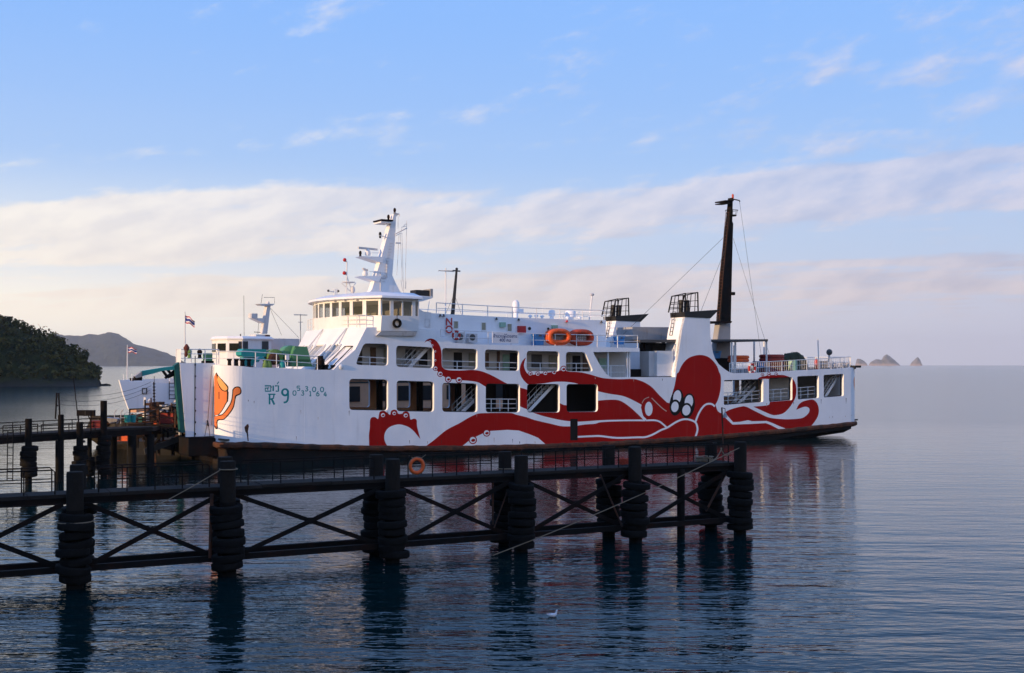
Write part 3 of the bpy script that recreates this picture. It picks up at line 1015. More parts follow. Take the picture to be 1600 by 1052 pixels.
paint_stroke('black', Z(*h2, [(655, 895), (655, 985)]), 1.4)
# orange patch wrapping the stern corner
paint_path('orange', [Z(*g1, [(1530, 95), (1495, 110), (1472, 160), (1465, 220), (1475, 310), (1500, 390), (1530, 430)]), Z(*g1, [(1548, 420), (1548, 100)])])
# registration figures, brushed in teal
for pts, w in ((Z(*h2, [(1225, 822), (1300, 822), (1300, 888), (1232, 888), (1232, 850), (1268, 850)]), 2.3), (Z(*h2, [(1262, 858), (1262, 875)]), 1.5), (Z(*h2, [(1330, 818), (1330, 888)]), 2.4), (Z(*h2, [(1352, 822), (1395, 822), (1395, 888), (1362, 888)]), 2.4),
               (Z(*h2, [(1400, 770), (1380, 800)]), 1.6), (Z(260, 600, [(1285, 130), (1285, 255)]), 2.6), (Z(260, 600, [(1268, 130), (1358, 130)]), 2.0), (Z(260, 600, [(1340, 134), (1332, 180), (1290, 192)]), 2.2), (Z(260, 600, [(1312, 190), (1345, 258)]), 3.0)):
    PAINT.append(('teal', [side_sz(*p) for p in stroke(pts, w, 1)]))
paint_ell('teal', 260 + 1478 / 7.97, 600 + 105 / 7.97, 6.3, 6.4)
paint_ell('white', 260 + 1478 / 7.97, 600 + 103 / 7.97, 3.0, 3.5)
paint_stroke('teal', Z(260, 600, [(1512, 80), (1516, 140), (1510, 200), (1490, 226), (1460, 232)]), 2.9)
w1 = (330, 560)
for ch, x, y in (('0', 905, 378), ('5', 948, 328), ('3', 993, 378), ('3', 1036, 332), ('1', 1076, 384), ('0', 1118, 338), ('6', 1158, 386), ('0', 1204, 340), ('4', 1240, 390)):
    G = {'0': [[(0, -26), (15, -16), (17, 4), (10, 22), (-6, 24), (-16, 8), (-14, -14), (-2, -26)]], '5': [[(16, -24), (-12, -24), (-13, -4), (6, -6), (15, 6), (8, 22), (-14, 20)]],
         '3': [[(-13, -22), (6, -24), (12, -12), (-2, -2)], [(-2, -2), (14, 8), (6, 24), (-15, 20)]], '1': [[(-8, -16), (2, -24), (2, 24)], [(-9, 24), (12, 24)]],
         '6': [[(8, -26), (-10, -8), (-15, 10), (-4, 24), (12, 18), (14, 4), (2, -4), (-13, 8)]], '4': [[(4, -24), (-14, 10), (16, 10)], [(6, -8), (6, 26)]]}[ch]
    for g in G:
        PAINT.append(('teal', [side_sz(*p) for p in stroke([(w1[0] + (x + a) / 6.957, w1[1] + (y + b) / 6.957) for a, b in g], 1.5, 3)]))
# rust patch on the bow
paint('rust', [(w1[0] + a / 6.957, w1[1] + b / 6.957) for a, b in [(362, 748), (385, 722), (402, 712), (410, 740), (400, 790), (408, 900), (396, 900), (385, 820), (368, 790)]])


rs = random.Random(21)
for x, y, h in ((470, 641, 8), (497, 652, 5), (545.5, 642, 9), (606, 643, 6), (640, 688, 7), (668, 690, 5), (690, 688, 7), (745, 646, 7), (772, 684, 9), (801, 686, 7), (812, 690, 5), (836, 690, 4), (1060, 592, 5), (1198, 630, 6), (1240, 628, 5), (1283, 624, 9), (1322, 622, 10),
                (1296, 651.5, 2), (1301, 651, 2), (1321, 650, 2.2), (1331, 648.5, 2), (1335, 648, 2), (416, 606, 3), (420, 605, 3), (424, 604, 3), (388, 625, 3), (397, 627, 4), (463, 682, 7), (590, 691, 4), (705, 575, 3), (930, 590, 3), (990, 592, 5), (1035, 592, 4)):
    w_ = rs.uniform(0.35, 0.7)
    paint('rust' if rs.random() < 0.55 else 'tan', [(x - w_, y), (x + w_, y + rs.uniform(-0.3, 0.3)), (x + w_ * 0.6, y + h * 0.6), (x + rs.uniform(-0.2, 0.2), y + h), (x - w_ * 0.5, y + h * 0.5)])


def plating():
    """triangulate the side once; sort the triangles into plating and mural"""
    V, E = [], []

    def add(ps):
        b = len(V)
        n = len(ps)
        V.extend(Vector(p) for p in ps)
        E.extend((b + i, b + (i + 1) % n) for i in range(n))
    add(OUTLINE)
    for w in WINS.values():
        add(w)
    for _, p in PAINT:
        add(p)
    for s in list(np.arange(S_BOW + 0.2, UF + 0.01, 0.22)) + list(np.arange(US, S_END, 0.22)):
        b = len(V)
        V.extend([Vector((s, -0.5)), Vector((s, 9.0))])
        E.append((b, b + 1))
    vs, es, fs, *_ = delaunay_2d_cdt(V, E, [], 0, 1e-5)
    P = np.array([(v.x, v.y) for v in vs])
    T = np.array([tuple(f) for f in fs])
    C = P[T].mean(axis=1)
    keep = inside(OUTLINE, C)
    for w in WINS.values():
        keep &= ~inside(w, C)
    T, C = T[keep], C[keep]
    kind = np.zeros(len(T), int)
    order = ['white', 'red', 'black', 'teal', 'orange', 'pale_orange', 'tan', 'rust']
    layer = np.full(len(T), -1)
    for i, (c, p) in enumerate(PAINT):
        k = inside(p, C)
        kind[k] = order.index(c)
        layer[k] = i
    sx = C[:, 0]
    bow_beast = (kind > 0) & (sx < fuz(384, 600)[0]) & (kind < 6)
    stern_beast = (kind == order.index('orange')) & (sx > US - 1)
    letters = kind == order.index('teal')
    patch = (kind == order.index('rust')) | ((kind == order.index('tan')) & (layer > OCTO_END))
    octo = (layer >= 0) & ~bow_beast & ~stern_beast & ~letters & ~patch & ((kind > 0) | (sx > 0))
    octo &= ~((kind == 0) & (layer < 0))
    # white lines inside the octopus belong to the plating they leave bare, except the eyes
    eye = (kind == 0) & octo
    octo &= ~(eye & ~(inside([side_sz(*p) for p in [(1040, 605), (1090, 605), (1090, 656), (1040, 656)]], C)))
    sets = {'side_plating': ~(octo | bow_beast | stern_beast | letters), 'octopus_mural': octo, 'beast_mural': bow_beast, 'stern_mural': stern_beast, 'registration_figures': letters}
    names = ['white_paint', 'red_paint', 'black_paint', 'teal_paint', 'orange_paint', 'pale_orange_paint', 'tan_paint', 'rust']
    uv = [s_to_uv(p[0]) for p in P]
    uvi = [s_to_uv(p[0], 0.28) for p in P]
    for nm, sel in sets.items():
        mb = MB()
        idx = {}
        for t, k in zip(T[sel], kind[sel]):
            f = []
            for q in t:
                q = int(q)
                if q not in idx:
                    idx[q] = mb.pts([(uv[q][0], uv[q][1], P[q][1])])
                f.append(idx[q])
            mb.mat(int(k))
            mb.face(f)
        if nm == 'side_plating':
            # inner skin and the reveals of every opening
            mb.mat(8)
            idx = {}
            for t in T:
                f = []
                for q in t[::-1]:
                    q = int(q)
                    if q not in idx:
                        idx[q] = mb.pts([(uvi[q][0], uvi[q][1], P[q][1])])
                    f.append(idx[q])
                mb.face(f)
            mb.mat(0)
            for w in list(WINS.values()) + [OUTLINE]:
                n = len(w)
                for i in range(n):
                    (s0, z0), (s1, z1) = w[i], w[(i + 1) % n]
                    a, b = s_to_uv(s0), s_to_uv(s1)
                    c, d = s_to_uv(s1, 0.28), s_to_uv(s0, 0.28)
                    mb.quad((*a, z0), (*b, z1), (*c, z1), (*d, z0))
        part(mb, nm, names + ['sunlit_cream'] if nm == 'side_plating' else names)
    # far side: the same openings, no mural
    V2, E2 = [], []
    V.clear()
    E.clear()
    add(OUTLINE)
    for w in WINS.values():
        add(w)
    for s in list(np.arange(S_BOW + 0.2, UF + 0.01, 0.4)) + list(np.arange(US, S_END, 0.4)):
        b = len(V)
        V.extend([Vector((s, -0.5)), Vector((s, 9.0))])
        E.append((b, b + 1))
    vs, es, fs, *_ = delaunay_2d_cdt(V, E, [], 0, 1e-5)
    P = np.array([(v.x, v.y) for v in vs])
    T = np.array([tuple(f) for f in fs])
    C = P[T].mean(axis=1)
    keep = inside(OUTLINE, C)
    for w in WINS.values():
        keep &= ~inside(w, C)
    mb = MB()
    for off, m, flip in ((0.0, 0, 1), (0.28, 1, -1)):
        mb.mat(m)
        q = [s_to_uv(p[0], off) for p in P]
        b = mb.pts([(q[i][0], FW - q[i][1], P[i][1]) for i in range(len(P))])
        for t in T[keep]:
            mb.face([b + int(i) for i in t[::flip * -1]])
    mb.mat(0)
    for w in list(WINS.values()) + [OUTLINE]:
        n = len(w)
        for i in range(n):
            (s0, z0), (s1, z1) = w[i], w[(i + 1) % n]
            a, b = s_to_uv(s0), s_to_uv(s1)
            c, d = s_to_uv(s1, 0.28), s_to_uv(s0, 0.28)
            mb.quad((a[0], FW - a[1], z0), (b[0], FW - b[1], z1), (c[0], FW - c[1], z1), (d[0], FW - d[1], z0))
    part(mb, 'far_side_plating', ['white_paint', 'sunlit_cream'])


plating()

# ---- hull below the strake, strake, decks
def hull():
    us = [UF - RB, UF - RB * 0.7, UF - 0.8, UF, UF + 3] + list(np.linspace(UF + 6, US - 14, 16)) + list(np.linspace(US - 12, U_END, 12))
    sternz = fuz(1341, 675.4)[1]
    rings = []
    for u in us:
        top = zs(max(u, UF)) - 0.05
        if u < UF:
            a = min(1.0, (UF - u) / RB)
            v0 = RB * (1 - math.sqrt(max(0, 1 - a * a))) + 0.08
        elif u > US:
            a = min(1.0, (u - US) / RS)
            v0 = RS * (1 - math.sqrt(max(0, 1 - a * a))) + 0.05
        else:
            v0 = 0.06
        bow = max(0.0, (UF + 4 - u) / 7.0)
        k = max(0.0, (u - (US - 13.0)) / (U_END - US + 13.0))
        bot = -1.6 + (sternz + 1.6) * (k ** 0.42 if k > 0 else 0)
        tuck = 0.25 + 1.3 * bow
        mid = top * 0.4 + bot * 0.6
        rings.append([(u, v0, top), (u, v0 + tuck * 0.35, mid), (u + bow * 1.2, v0 + tuck + 0.9 * k, bot), (u + bow * 1.2, FW - v0 - tuck - 0.9 * k, bot), (u, FW - v0 - tuck * 0.35, mid), (u, FW - v0, top)])
    mb = MB()
    mb.loft(rings)
    part(mb, 'hull', 'black_hull', smooth=False)
    # rubbing strake: a ragged rusty half-round all along
    for side in (0, 1):
        mb = MB()
        rings = []
        ss = list(np.linspace(S_BOW + 0.3, UF, 12)) + list(np.linspace(UF + 0.5, US, 120)) + list(np.linspace(US + 0.2, S_END - 0.2, 8))
        for s in ss:
            zc = zs(min(max(s, UF), US)) - 0.17 + random.uniform(-0.025, 0.025)
            ring = []
            for a, h in ((-0.02, 0.20), (0.20, 0.17), (0.27, 0.04), (0.24, -0.16), (-0.04, -0.30)):
                uu, vv = s_to_uv(s, -(a + random.uniform(-0.015, 0.015)) if a > 0 else 0.03)
                ring.append((uu, vv if side == 0 else FW - vv, zc + h + random.uniform(-0.02, 0.02)))
            rings.append(ring)
        mb.loft(rings)
        part(mb, 'rubbing_strake', 'rust')


hull()


def deck_strip(name, zf, u0, u1, v0, v1, m, th=0.12, n=24):
    mb = MB()
    us = np.linspace(u0, u1, n)
    mb.loft([[(u, v0, zf(u)), (u, v1, zf(u)), (u, v1, zf(u) - th), (u, v0, zf(u) - th)] for u in us])
    return part(mb, name, m)


U_FRONT = fuz(521, 578)[0]
U_UPEND = fuz(1052, 589)[0]
U_BOATEND = fuz(999.4, 544)[0]
deck_strip('car_deck', z_car, UF - RB + 0.1, U_END - 0.1, 0.3, FW - 0.3, 'deck_dark')
deck_strip('foredeck', lambda u: z_up(u) - 0.02, UF - 0.7, U_FRONT + 0.4, 0.29, FW - 0.29, ['deck_green'])
mbf = MB()
pl = [s_to_uv(s, 0.29) for s in np.linspace(S_BOW, UF - 0.01, 14)]
ring = [(a, b) for a, b in pl] + [(UF - 1.2, 0.3), (UF - 1.2, FW - 0.3)] + [(a, FW - b) for a, b in pl[::-1]]
pl2 = [(a, b) for a, b in pl if a < UF - 0.7]
mbf.prism([(a, b, z_up(UF) - 0.02) for a, b in pl2] + [(UF - 0.71, 0.55, z_up(UF) - 0.02), (UF - 0.71, FW - 0.55, z_up(UF) - 0.02)] + [(a, FW - b, z_up(UF) - 0.02) for a, b in pl2[::-1]], (0, 0, -0.12))
part(mbf, 'foredeck', 'deck_green')
deck_strip('upper_deck', z_up, U_FRONT + 0.5, U_END - 0.4, 0.29, FW - 0.29, 'deck_dark', 0.16)
deck_strip('boat_deck', z_boat, U_FRONT + 2.5, U_BOATEND - 0.02, 0.29, FW - 0.29, 'grey_white', 0.16)

# bow front wall between the rounded corners, with the box that houses the bow door standing ahead of it
mb = MB()
mb.box((UF - RB - 0.02, RB, zs(UF) + 3.9), (UF - RB + 0.25, FW - RB, zb0 + 0.12))
part(mb, 'bow_bulkhead', 'white_paint')
VB = 1.75
ub, zbt = fuz(281, 567.5, VB)
_, zbb = fuz(290, 683, VB)
mb = MB()
ub2 = fuz(290.5, 683, VB)[0]
mb.prism([(ub, VB, zbt), (UF - RB + 0.1, VB, zbt), (UF - RB + 0.1, VB, zbb), (ub2, VB, zbb)], (0, 0.15, 0))
part(mb, 'bow_door_cheek', 'white_paint')
mb = MB()
mb.box((ub + 0.05, VB + 0.15, zbt - 0.18), (UF - RB, VB + 1.5, zbt - 0.02))
part(mb, 'foredeck', 'deck_green')
mb = MB()
a, b = fp(280, 574, VB), fp(290, 676, VB)
mb.prism([(a[0], VB + 0.05, a[2] + 0.35), (a[0] - 0.32, VB + 0.05, a[2] + 0.1), (b[0] - 0.34, VB + 0.05, b[2]), (b[0] - 0.01, VB + 0.05, b[2])], (0, 0.5, 0))
part(mb, 'bow_door_frame', 'dark_teal')
mb = MB()
q = [fp(*p, VB) for p in ((284, 571), (255, 574.5), (222, 580), (222.5, 588), (240, 584), (256, 579.5), (284, 577.5))]
mb.prism([(x, VB + 0.1, z) for x, _, z in q], (0, 0.45, 0))
arm = part(mb, 'ramp_arm', 'teal')
mb = MB()
q = [fp(*p, VB) for p in ((222, 580.5), (216, 585), (211, 588.5), (213, 591), (222, 589))]
mb.prism([(x, VB + 0.05, z) for x, _, z in q], (0, 0.55, 0))
part(mb, 'arm_hood', 'grey', arm)
mb = MB()
mb.cbox((fp(217, 592, VB)[0], VB + 0.3, fp(217, 591.5, VB)[2]), (0.5, 0.4, 0.3))
part(mb, 'arm_block', 'dark_steel', arm)
for p, q in (((276, 577), (258, 591)), ((254, 579), (262, 590)), ((262, 578), (270, 588)), ((284, 580), (262, 590))):
    mb = MB()
    mb.bar(fp(*p, VB + 0.3), fp(*q, VB + 0.3), 0.16)
    part(mb, 'arm_strut', 'dark_steel', arm)
mb = MB()
mb.bar(fp(305, 556, VB - 0.02), fp(304, 683, VB - 0.02), 0.05)
for y in range(570, 682, 18):
    mb.cbox(fp(305, y, VB - 0.03), (0.09, 0.08, 0.12))
part(mb, 'chain', 'black')
for p, q in (((331, 572), (325, 655)), ((335, 572), (331, 664)), ((325, 655), (320, 682)), ((325, 657), (328, 682))):
    mb = MB()
    mb.tube([fp(*p, VB - 0.1), fp(*q, VB - 0.1)], 0.02, 4)
    part(mb, 'lashing_line', 'wire')
mb = MB()
mb.bar(fp(324, 657, VB - 0.12), fp(325.6, 666, VB - 0.12), 0.09)
part(mb, 'turnbuckle', 'black')
# fender block and lower bow steps
mb = MB()
q = [fp(*p, 1.6) for p in ((293, 684), (334, 684), (338, 689), (338, 712), (293, 712))]
mb.prism([(x, VB - 0.4, z) for x, _, z in q], (0, 2.4, 0))
part(mb, 'bow_sill', 'dark_steel')

# dark coamings lining the car deck openings
for k, w in WINS.items():
    if k[0] == 'U':
        continue
    mb = MB()
    n = len(w)
    cx, cz = sum(p[0] for p in w) / n, sum(p[1] for p in w) / n
    for i in range(n):
        (s0, z0), (s1, z1) = w[i], w[(i + 1) % n]
        mb.bar((s0 + (cx - s0) * 0.01, 0.33, z0 + (cz - z0) * 0.01), (s1 + (cx - s1) * 0.01, 0.33, z1 + (cz - z1) * 0.01), 0.10, 0.12)
    part(mb, 'opening_coaming', 'black')

# ---- helpers in the ferry frame
def boxp(mb, x0, y0, x1, y1, v0, v1):
    """box whose near face covers the pixel rectangle on the plane v0"""
    ua, za = fuz(x0, (y0 + y1) / 2, v0)[0], None
    ub_ = fuz(x1, (y0 + y1) / 2, v0)[0]
    xm = (x0 + x1) / 2
    zt, zl = fuz(xm, y0, v0)[1], fuz(xm, y1, v0)[1]
    return mb.box((min(ua, ub_), min(v0, v1), zl), (max(ua, ub_), max(v0, v1), zt))


def box_part(name, m, x0, y0, x1, y1, v0, v1, parent=None):
    mb = MB()
    boxp(mb, x0, y0, x1, y1, v0, v1)
    return part(mb, name, m, parent)


def prism_part(name, m, px, v0, v1, parent=None):
    mb = MB()
    q = [fp(x, y, v0) for x, y in px]
    mb.prism([(u, v0, z) for u, _, z in q], (0, v1 - v0, 0))
    return part(mb, name, m, parent)


def tube_part(name, m, pts, r, parent=None, n=6):
    mb = MB()
    mb.tube(pts, r, n)
    return part(mb, name, m, parent)


def railing(path, h, nr=3, step=1.6, r=0.034, pr=0.036, m='rail_white', baluster=0.0, name='railing', parent=None):
    """railing along a 3-D foot path; each post is a piece of its own"""
    path = [Vector(p) for p in path]
    mb = MB()
    for k in range(nr):
        hh = h * (k + 1) / nr
        mb.tube([p + Vector((0, 0, hh)) for p in path], r if k == nr - 1 else r * 0.75, 5)
    seg = [(b - a).length for a, b in zip(path, path[1:])]
    L = sum(seg)

    def at(d):
        for s, a, b in zip(seg, path, path[1:]):
            if d <= s:
                return a.lerp(b, d / s)
            d -= s
        return path[-1]
    if baluster:
        k = 0.0
        while k < L:
            p = at(k)
            mb.tube([p + Vector((0, 0, 0.05)), p + Vector((0, 0, h))], r * 0.55, 4, False)
            k += baluster
    o = mb.build(name, m, parent or ferry)
    n = max(1, round(L / step))
    me = MB().tube([(0, 0, -0.06), (0, 0, h)], pr, 5).mesh('post', m)
    if parent is None:
        for i in range(n + 1):
            link('post', me, o).location = at(L * i / n)
    return o


def stairs(u0, z0, u1, z1, v, w=0.8, m='white', n=11):
    """a steep ship's stair"""
    mb = MB()
    for vv in (v, v + w):
        mb.bar((u0, vv, z0), (u1, vv, z1), 0.06, 0.26)
    st = part(mb, 'stairway', m)
    me = MB().cbox((0, w / 2, 0), (0.24, w - 0.04, 0.03)).mesh('tread', 'dark_grey')
    for i in range(1, n):
        link('tread', me, st).location = (u0 + (u1 - u0) * i / n, v, z0 + (z1 - z0) * i / n)
    for vv in (v, v + w):
        mb = MB()
        for hh in (0.5, 0.95):
            mb.tube([(u0, vv, z0 + hh), (u1, vv, z1 + hh)], 0.025, 5)
        for i in range(5):
            t = i / 4
            a = (u0 + (u1 - u0) * t, vv, z0 + (z1 - z0) * t)
            mb.tube([a, (a[0], a[1], a[2] + 0.95)], 0.022, 4)
        part(mb, 'handrail', 'rail_white', st)
    return st


# ---- sloping front of the superstructure
EDGE = [fuz(*p) for p in ((521, 578.5), (531.4, 567), (555, 546.6), (572.8, 511.8))]
bulge = lambda v: 0.9 * math.sin(math.pi * v / FW)
vs_ = list(np.linspace(0.0, FW, 13))
mb = MB()
mb.loft([[(u - bulge(v), v, z) for u, z in EDGE] for v in vs_], close=False, caps=False)
front = part(mb, 'superstructure_front', 'white')


def on_front(v, t):
    """point of the sloping front: v across, t 0..1 up"""
    zz = EDGE[0][1] + (EDGE[-1][1] - EDGE[0][1]) * t
    uu = float(np.interp(zz, [e[1] for e in EDGE], [e[0] for e in EDGE]))
    return Vector((uu - bulge(v), v, zz))


for v0, v1, t0, t1 in ((2.0, 3.3, 0.10, 0.60), (4.2, 5.6, 0.12, 0.60), (6.6, 8.0, 0.12, 0.60), (9.0, 10.2, 0.12, 0.60)):
    mb = MB()
    c = [on_front(v0, t0), on_front(v1, t0), on_front(v1, t1), on_front(v0, t1)]
    off = Vector((-0.05, 0, 0.02))
    for a, b in zip(c, c[1:] + c[:1]):
        mb.bar(a + off, b + off, 0.10, 0.10)
    w = part(mb, 'front_window', 'white', front)
    mb = MB()
    mb.quad(*[p + off * 0.6 for p in c])
    part(mb, 'pane', 'glass_clear', front)
for v in (2.35, 6.1):
    mb = MB()
    mb.bar(on_front(v, 0.0) + Vector((-0.08, 0, 0)), on_front(v, 1.0) + Vector((-0.08, 0, 0)), 0.12)
    part(mb, 'front_rib', 'white', front)
mb = MB()
c = [on_front(0.45, 0.02), on_front(1.35, 0.02), on_front(1.35, 0.56), on_front(0.45, 0.56)]
for a, b in zip(c, c[1:] + c[:1]):
    mb.bar(a + Vector((-0.06, 0, 0)), b + Vector((-0.06, 0, 0)), 0.06)
part(mb, 'deck_door_frame', 'black', front)
# bridge deck
UT, ZT = EDGE[-1]
u680 = fuz(679, 515)[0]
mb = MB()
mb.prism([(UT - bulge(v), v, ZT + 0.0) for v in vs_] + [(u680, FW - 0.3, ZT), (u680, 0.3, ZT)], (0, 0, -0.12))
part(mb, 'bridge_deck', 'white')
railing([(UT - bulge(v) + 0.12, v, ZT) for v in np.linspace(0.2, FW - 0.2, 13)], 0.95, 3, 1.2, m='rail_white')

# ---- wheelhouse
UA, UB = fuz(594.8, 493, -0.3)[0], fuz(653.8, 493, -0.3)[0]
zz = lambda y: fuz(622, y, -0.3)[1]
ZW0, ZSILL, ZHEAD, ZROOF, ZCROWN = zz(517.5), zz(493), zz(470.5), zz(467), zz(455.5)


def front_u(v):
    k = (v + 0.3) / (FW + 0.6)
    return UA - 1.9 * math.sin(math.pi * min(max(k, 0), 1)) ** 0.8


vf = np.linspace(-0.3, FW + 0.3, 11)
PLAN = [(front_u(v), v) for v in vf]
PLAN = [(UA, -0.3)] + PLAN[1:-1] + [(UA, FW + 0.3), (UB, FW + 0.3), (UB, -0.3)]


def wall_band(name, z0, z1, grow=0.0, taper=0.0, m='white'):
    cu = sum(p[0] for p in PLAN) / len(PLAN)
    cv = FW / 2
    r0 = [(u + (grow if u > cu else -grow), v + (grow if v > cv else -grow), z0) for u, v in PLAN]
    r1 = [(u + (taper if u > cu else -taper), v + (taper if v > cv else -taper), z1) for u, v in PLAN]
    mb = MB()
    mb.loft([r0, r1])
    return part(mb, name, m)


wall_band('bridge_apron', ZW0, ZSILL - 0.02, 0.0, 0.06)
wall_band('bridge_header', ZHEAD, ZROOF, 0.0, 0.0)
mb = MB()
mb.box((UA + 2.2, 0.6, ZSILL - 0.02), (UB - 0.05, FW - 0.6, ZHEAD + 0.01))
part(mb, 'bridge_interior_wall', 'curtain')
segs = list(zip(PLAN, PLAN[1:] + PLAN[:1]))


def glazed(a, b, cuts, frame=0.07):
    A, B = Vector((*a, 0)), Vector((*b, 0))
    for t0, t1 in cuts:
        p, q = A.lerp(B, t0), A.lerp(B, t1)
        mb = MB()
        mb.quad((p.x, p.y, ZSILL), (q.x, q.y, ZSILL), (q.x, q.y, ZHEAD), (p.x, p.y, ZHEAD))
        part(mb, 'bridge_pane', 'glass_clear')
    edges = sorted({0.0, 1.0} | {t for c in cuts for t in c})
    solid = []
    prev = 0.0
    for t0, t1 in sorted(cuts):
        solid.append((prev, t0))
        prev = t1
    solid.append((prev, 1.0))
    L = (B - A).length
    for t0, t1 in solid:
        t0, t1 = t0 - frame / 2 / L, t1 + frame / 2 / L
        p, q = A.lerp(B, t0), A.lerp(B, t1)
        mb = MB()
        mb.bar((p.x, p.y, (ZSILL + ZHEAD) / 2), (q.x, q.y, (ZSILL + ZHEAD) / 2), 0.10, ZHEAD - ZSILL + 0.04)
        part(mb, 'bridge_mullion', 'white')


for a, b in segs[:10]:
    glazed(a, b, [(0.10, 0.90)])
glazed((UA, -0.3), (UB, -0.3), [(0.02, 0.25), (0.32, 0.56), (0.575, 0.83), (0.90, 0.99)])
glazed((UB, FW + 0.3), (UA, FW + 0.3), [(0.05, 0.45), (0.55, 0.95)])
mb = MB()
mb.bar((UB, -0.3, (ZSILL + ZHEAD) / 2), (UB, 0.1, (ZSILL + ZHEAD) / 2), 0.1, ZHEAD - ZSILL)
part(mb, 'bridge_mullion', 'white')
# roof: an overhanging, gently crowned lid
cu = (UA + UB) / 2


def roof_ring(gr, z):
    out = []
    for u, v in PLAN:
        s = Vector((u - cu, v - FW / 2))
        k = 1 + gr / max(s.length, 0.1)
        out.append((cu + s.x * k, FW / 2 + s.y * k, z))
    return out


mb = MB()
mb.loft([roof_ring(0.05, ZROOF - 0.06), roof_ring(0.55, ZROOF + 0.02), roof_ring(0.50, ZROOF + 0.18), roof_ring(-0.6, ZCROWN - 0.05), roof_ring(-2.4, ZCROWN + 0.08)])
part(mb, 'bridge_roof', 'white', smooth=True)
prism_part('roof_platform', 'white', [(640, 461), (676, 463.5), (676, 466), (660, 471), (640, 469)], 1.0, 4.0)
box_part('horn_box', 'black', 650, 453.5, 673, 463, 1.2, 2.2)
box_part('horn_bracket', 'grey', 672.5, 451.5, 676.5, 465, 1.1, 2.3)
# underside bracket of the wing
mb = MB()
uw0, uw1 = fuz(592, 518, -0.3)[0], fuz(653.5, 518, -0.3)[0]
mb.prism([(uw0 - 0.15, -0.2, ZW0 - 0.35), (uw0 + 0.2, -0.3, ZW0 - 0.02), (uw1 - 0.1, -0.3, ZW0 - 0.02), (uw1 - 0.2, -0.2, ZW0 - 0.35)], (0, 0.5, 0))
part(mb, 'wing_bracket', 'grey_white')
for k in (1, 2, 3, 6):
    p = Vector((*PLAN[k + 1], 0)).lerp(Vector((*PLAN[k], 0)), 0.5)
    mb = MB()
    mb.sphere((p.x - 0.12, p.y, ZHEAD + 0.16), 0.13, 8, 6)
    part(mb, 'floodlight', 'grey_white')
# curved fairing from the wheelhouse down to the house roof
prism_part('fairing', 'white', [(640, 480), (654, 482.5), (662, 487), (674, 488.5), (674, 514), (640, 514)], 1.55, 2.0)

# ---- accommodation house on the boat deck
UH0, UH1 = fuz(655, 500, 1.6)[0], fuz(946.7, 510, 1.6)[0]
mb = MB()
us = np.linspace(UH0, UH1, 12)
mb.loft([[(u, 1.6, z_boat(u) - 0.05), (u, 1.6, z_house(u)), (u, FW - 1.6, z_house(u)), (u, FW - 1.6, z_boat(u) - 0.05)] for u in us])
part(mb, 'deckhouse', 'white_paint')


def house_window(x0, y0, x1, y1, pane='curtain', v=1.58):
    mb = MB()
    a, b = fp(x0, y0, v), fp(x1, y1, v)
    c = [(a[0], v, a[2]), (b[0], v, a[2]), (b[0], v, b[2]), (a[0], v, b[2])]
    for p, q in zip(c, c[1:] + c[:1]):
        mb.bar(p, q, 0.06, 0.06)
    w = part(mb, 'window', 'white')
    mb = MB()
    mb.quad((a[0], v + 0.01, b[2]), (b[0], v + 0.01, b[2]), (b[0], v + 0.01, a[2]), (a[0], v + 0.01, a[2]))
    part(mb, 'pane', pane, w)


for x0, y0, x1, y1 in ((663.5, 499, 670.7, 511.5), (708.7, 501.8, 716, 514), (752, 504, 759.3, 516.5), (792.4, 506, 799.7, 518)):
    house_window(x0, y0, x1, y1)
for x0, y0, x1, y1 in ((782.5, 503.8, 790.5, 511.5), (864, 508.2, 871.8, 513.4)):
    box_part('vent_cover', 'pale_green', x0, y0, x1, y1, 1.35, 1.6)
box_part('fire_hose_cabinet', 'red', 811.2, 509.5, 822, 520, 1.3, 1.6)
for x, y, r in ((827.3, 513.5, 0.13), (856.5, 513.8, 0.10)):
    c = fp(x, y, 1.57)
    mb = MB()
    mb.lathe([(r, -0.05), (r, 0.02)], c, 14, 'y')
    part(mb, 'porthole', 'black')
for x, y in ((688, 493), (693.5, 493), (776, 498), (810.6, 499.5), (886, 502), (940, 503)):
    c = fp(x, y, 1.5)
    mb = MB()
    mb.lathe([(0.05, 0.1), (0.07, 0.0), (0.13, -0.08)], c, 8)
    part(mb, 'deck_lamp', 'dark_grey' if x not in (886,) else 'red')
# NO board beside the ladder
box_part('warning_board', 'sign_white', 697, 498.5, 706.5, 522, 1.50, 1.56)
for ch, y in (('N', 503.6), ('O', 515.6)):
    me = text_mesh(ch, 0.84, 0.02)
    me.materials.clear()
    me.materials.append(MATS['red'])
    o = link('sign_lettering', me, ferry)
    c = fp(701.8, y, 1.49)
    o.location = (c[0], 1.49, c[2])
    o.rotation_euler = (RAD(90), 0, 0)
# air conditioners
for x0, y0, x1, y1 in ((715, 519.5, 725.5, 535.5), (732.5, 521.5, 746, 535)):
    ac = box_part('air_conditioner', 'grey_white', x0, y0, x1, y1, 1.0, 1.4)
    c = fp((x0 + x1) / 2 - 1, (y0 + y1) / 2 - 1, 0.99)
    mb = MB()
    mb.lathe([(0.26, -0.02), (0.26, 0.01)], c, 14, 'y')
    part(mb, 'fan_grille', 'dark_grey', ac)
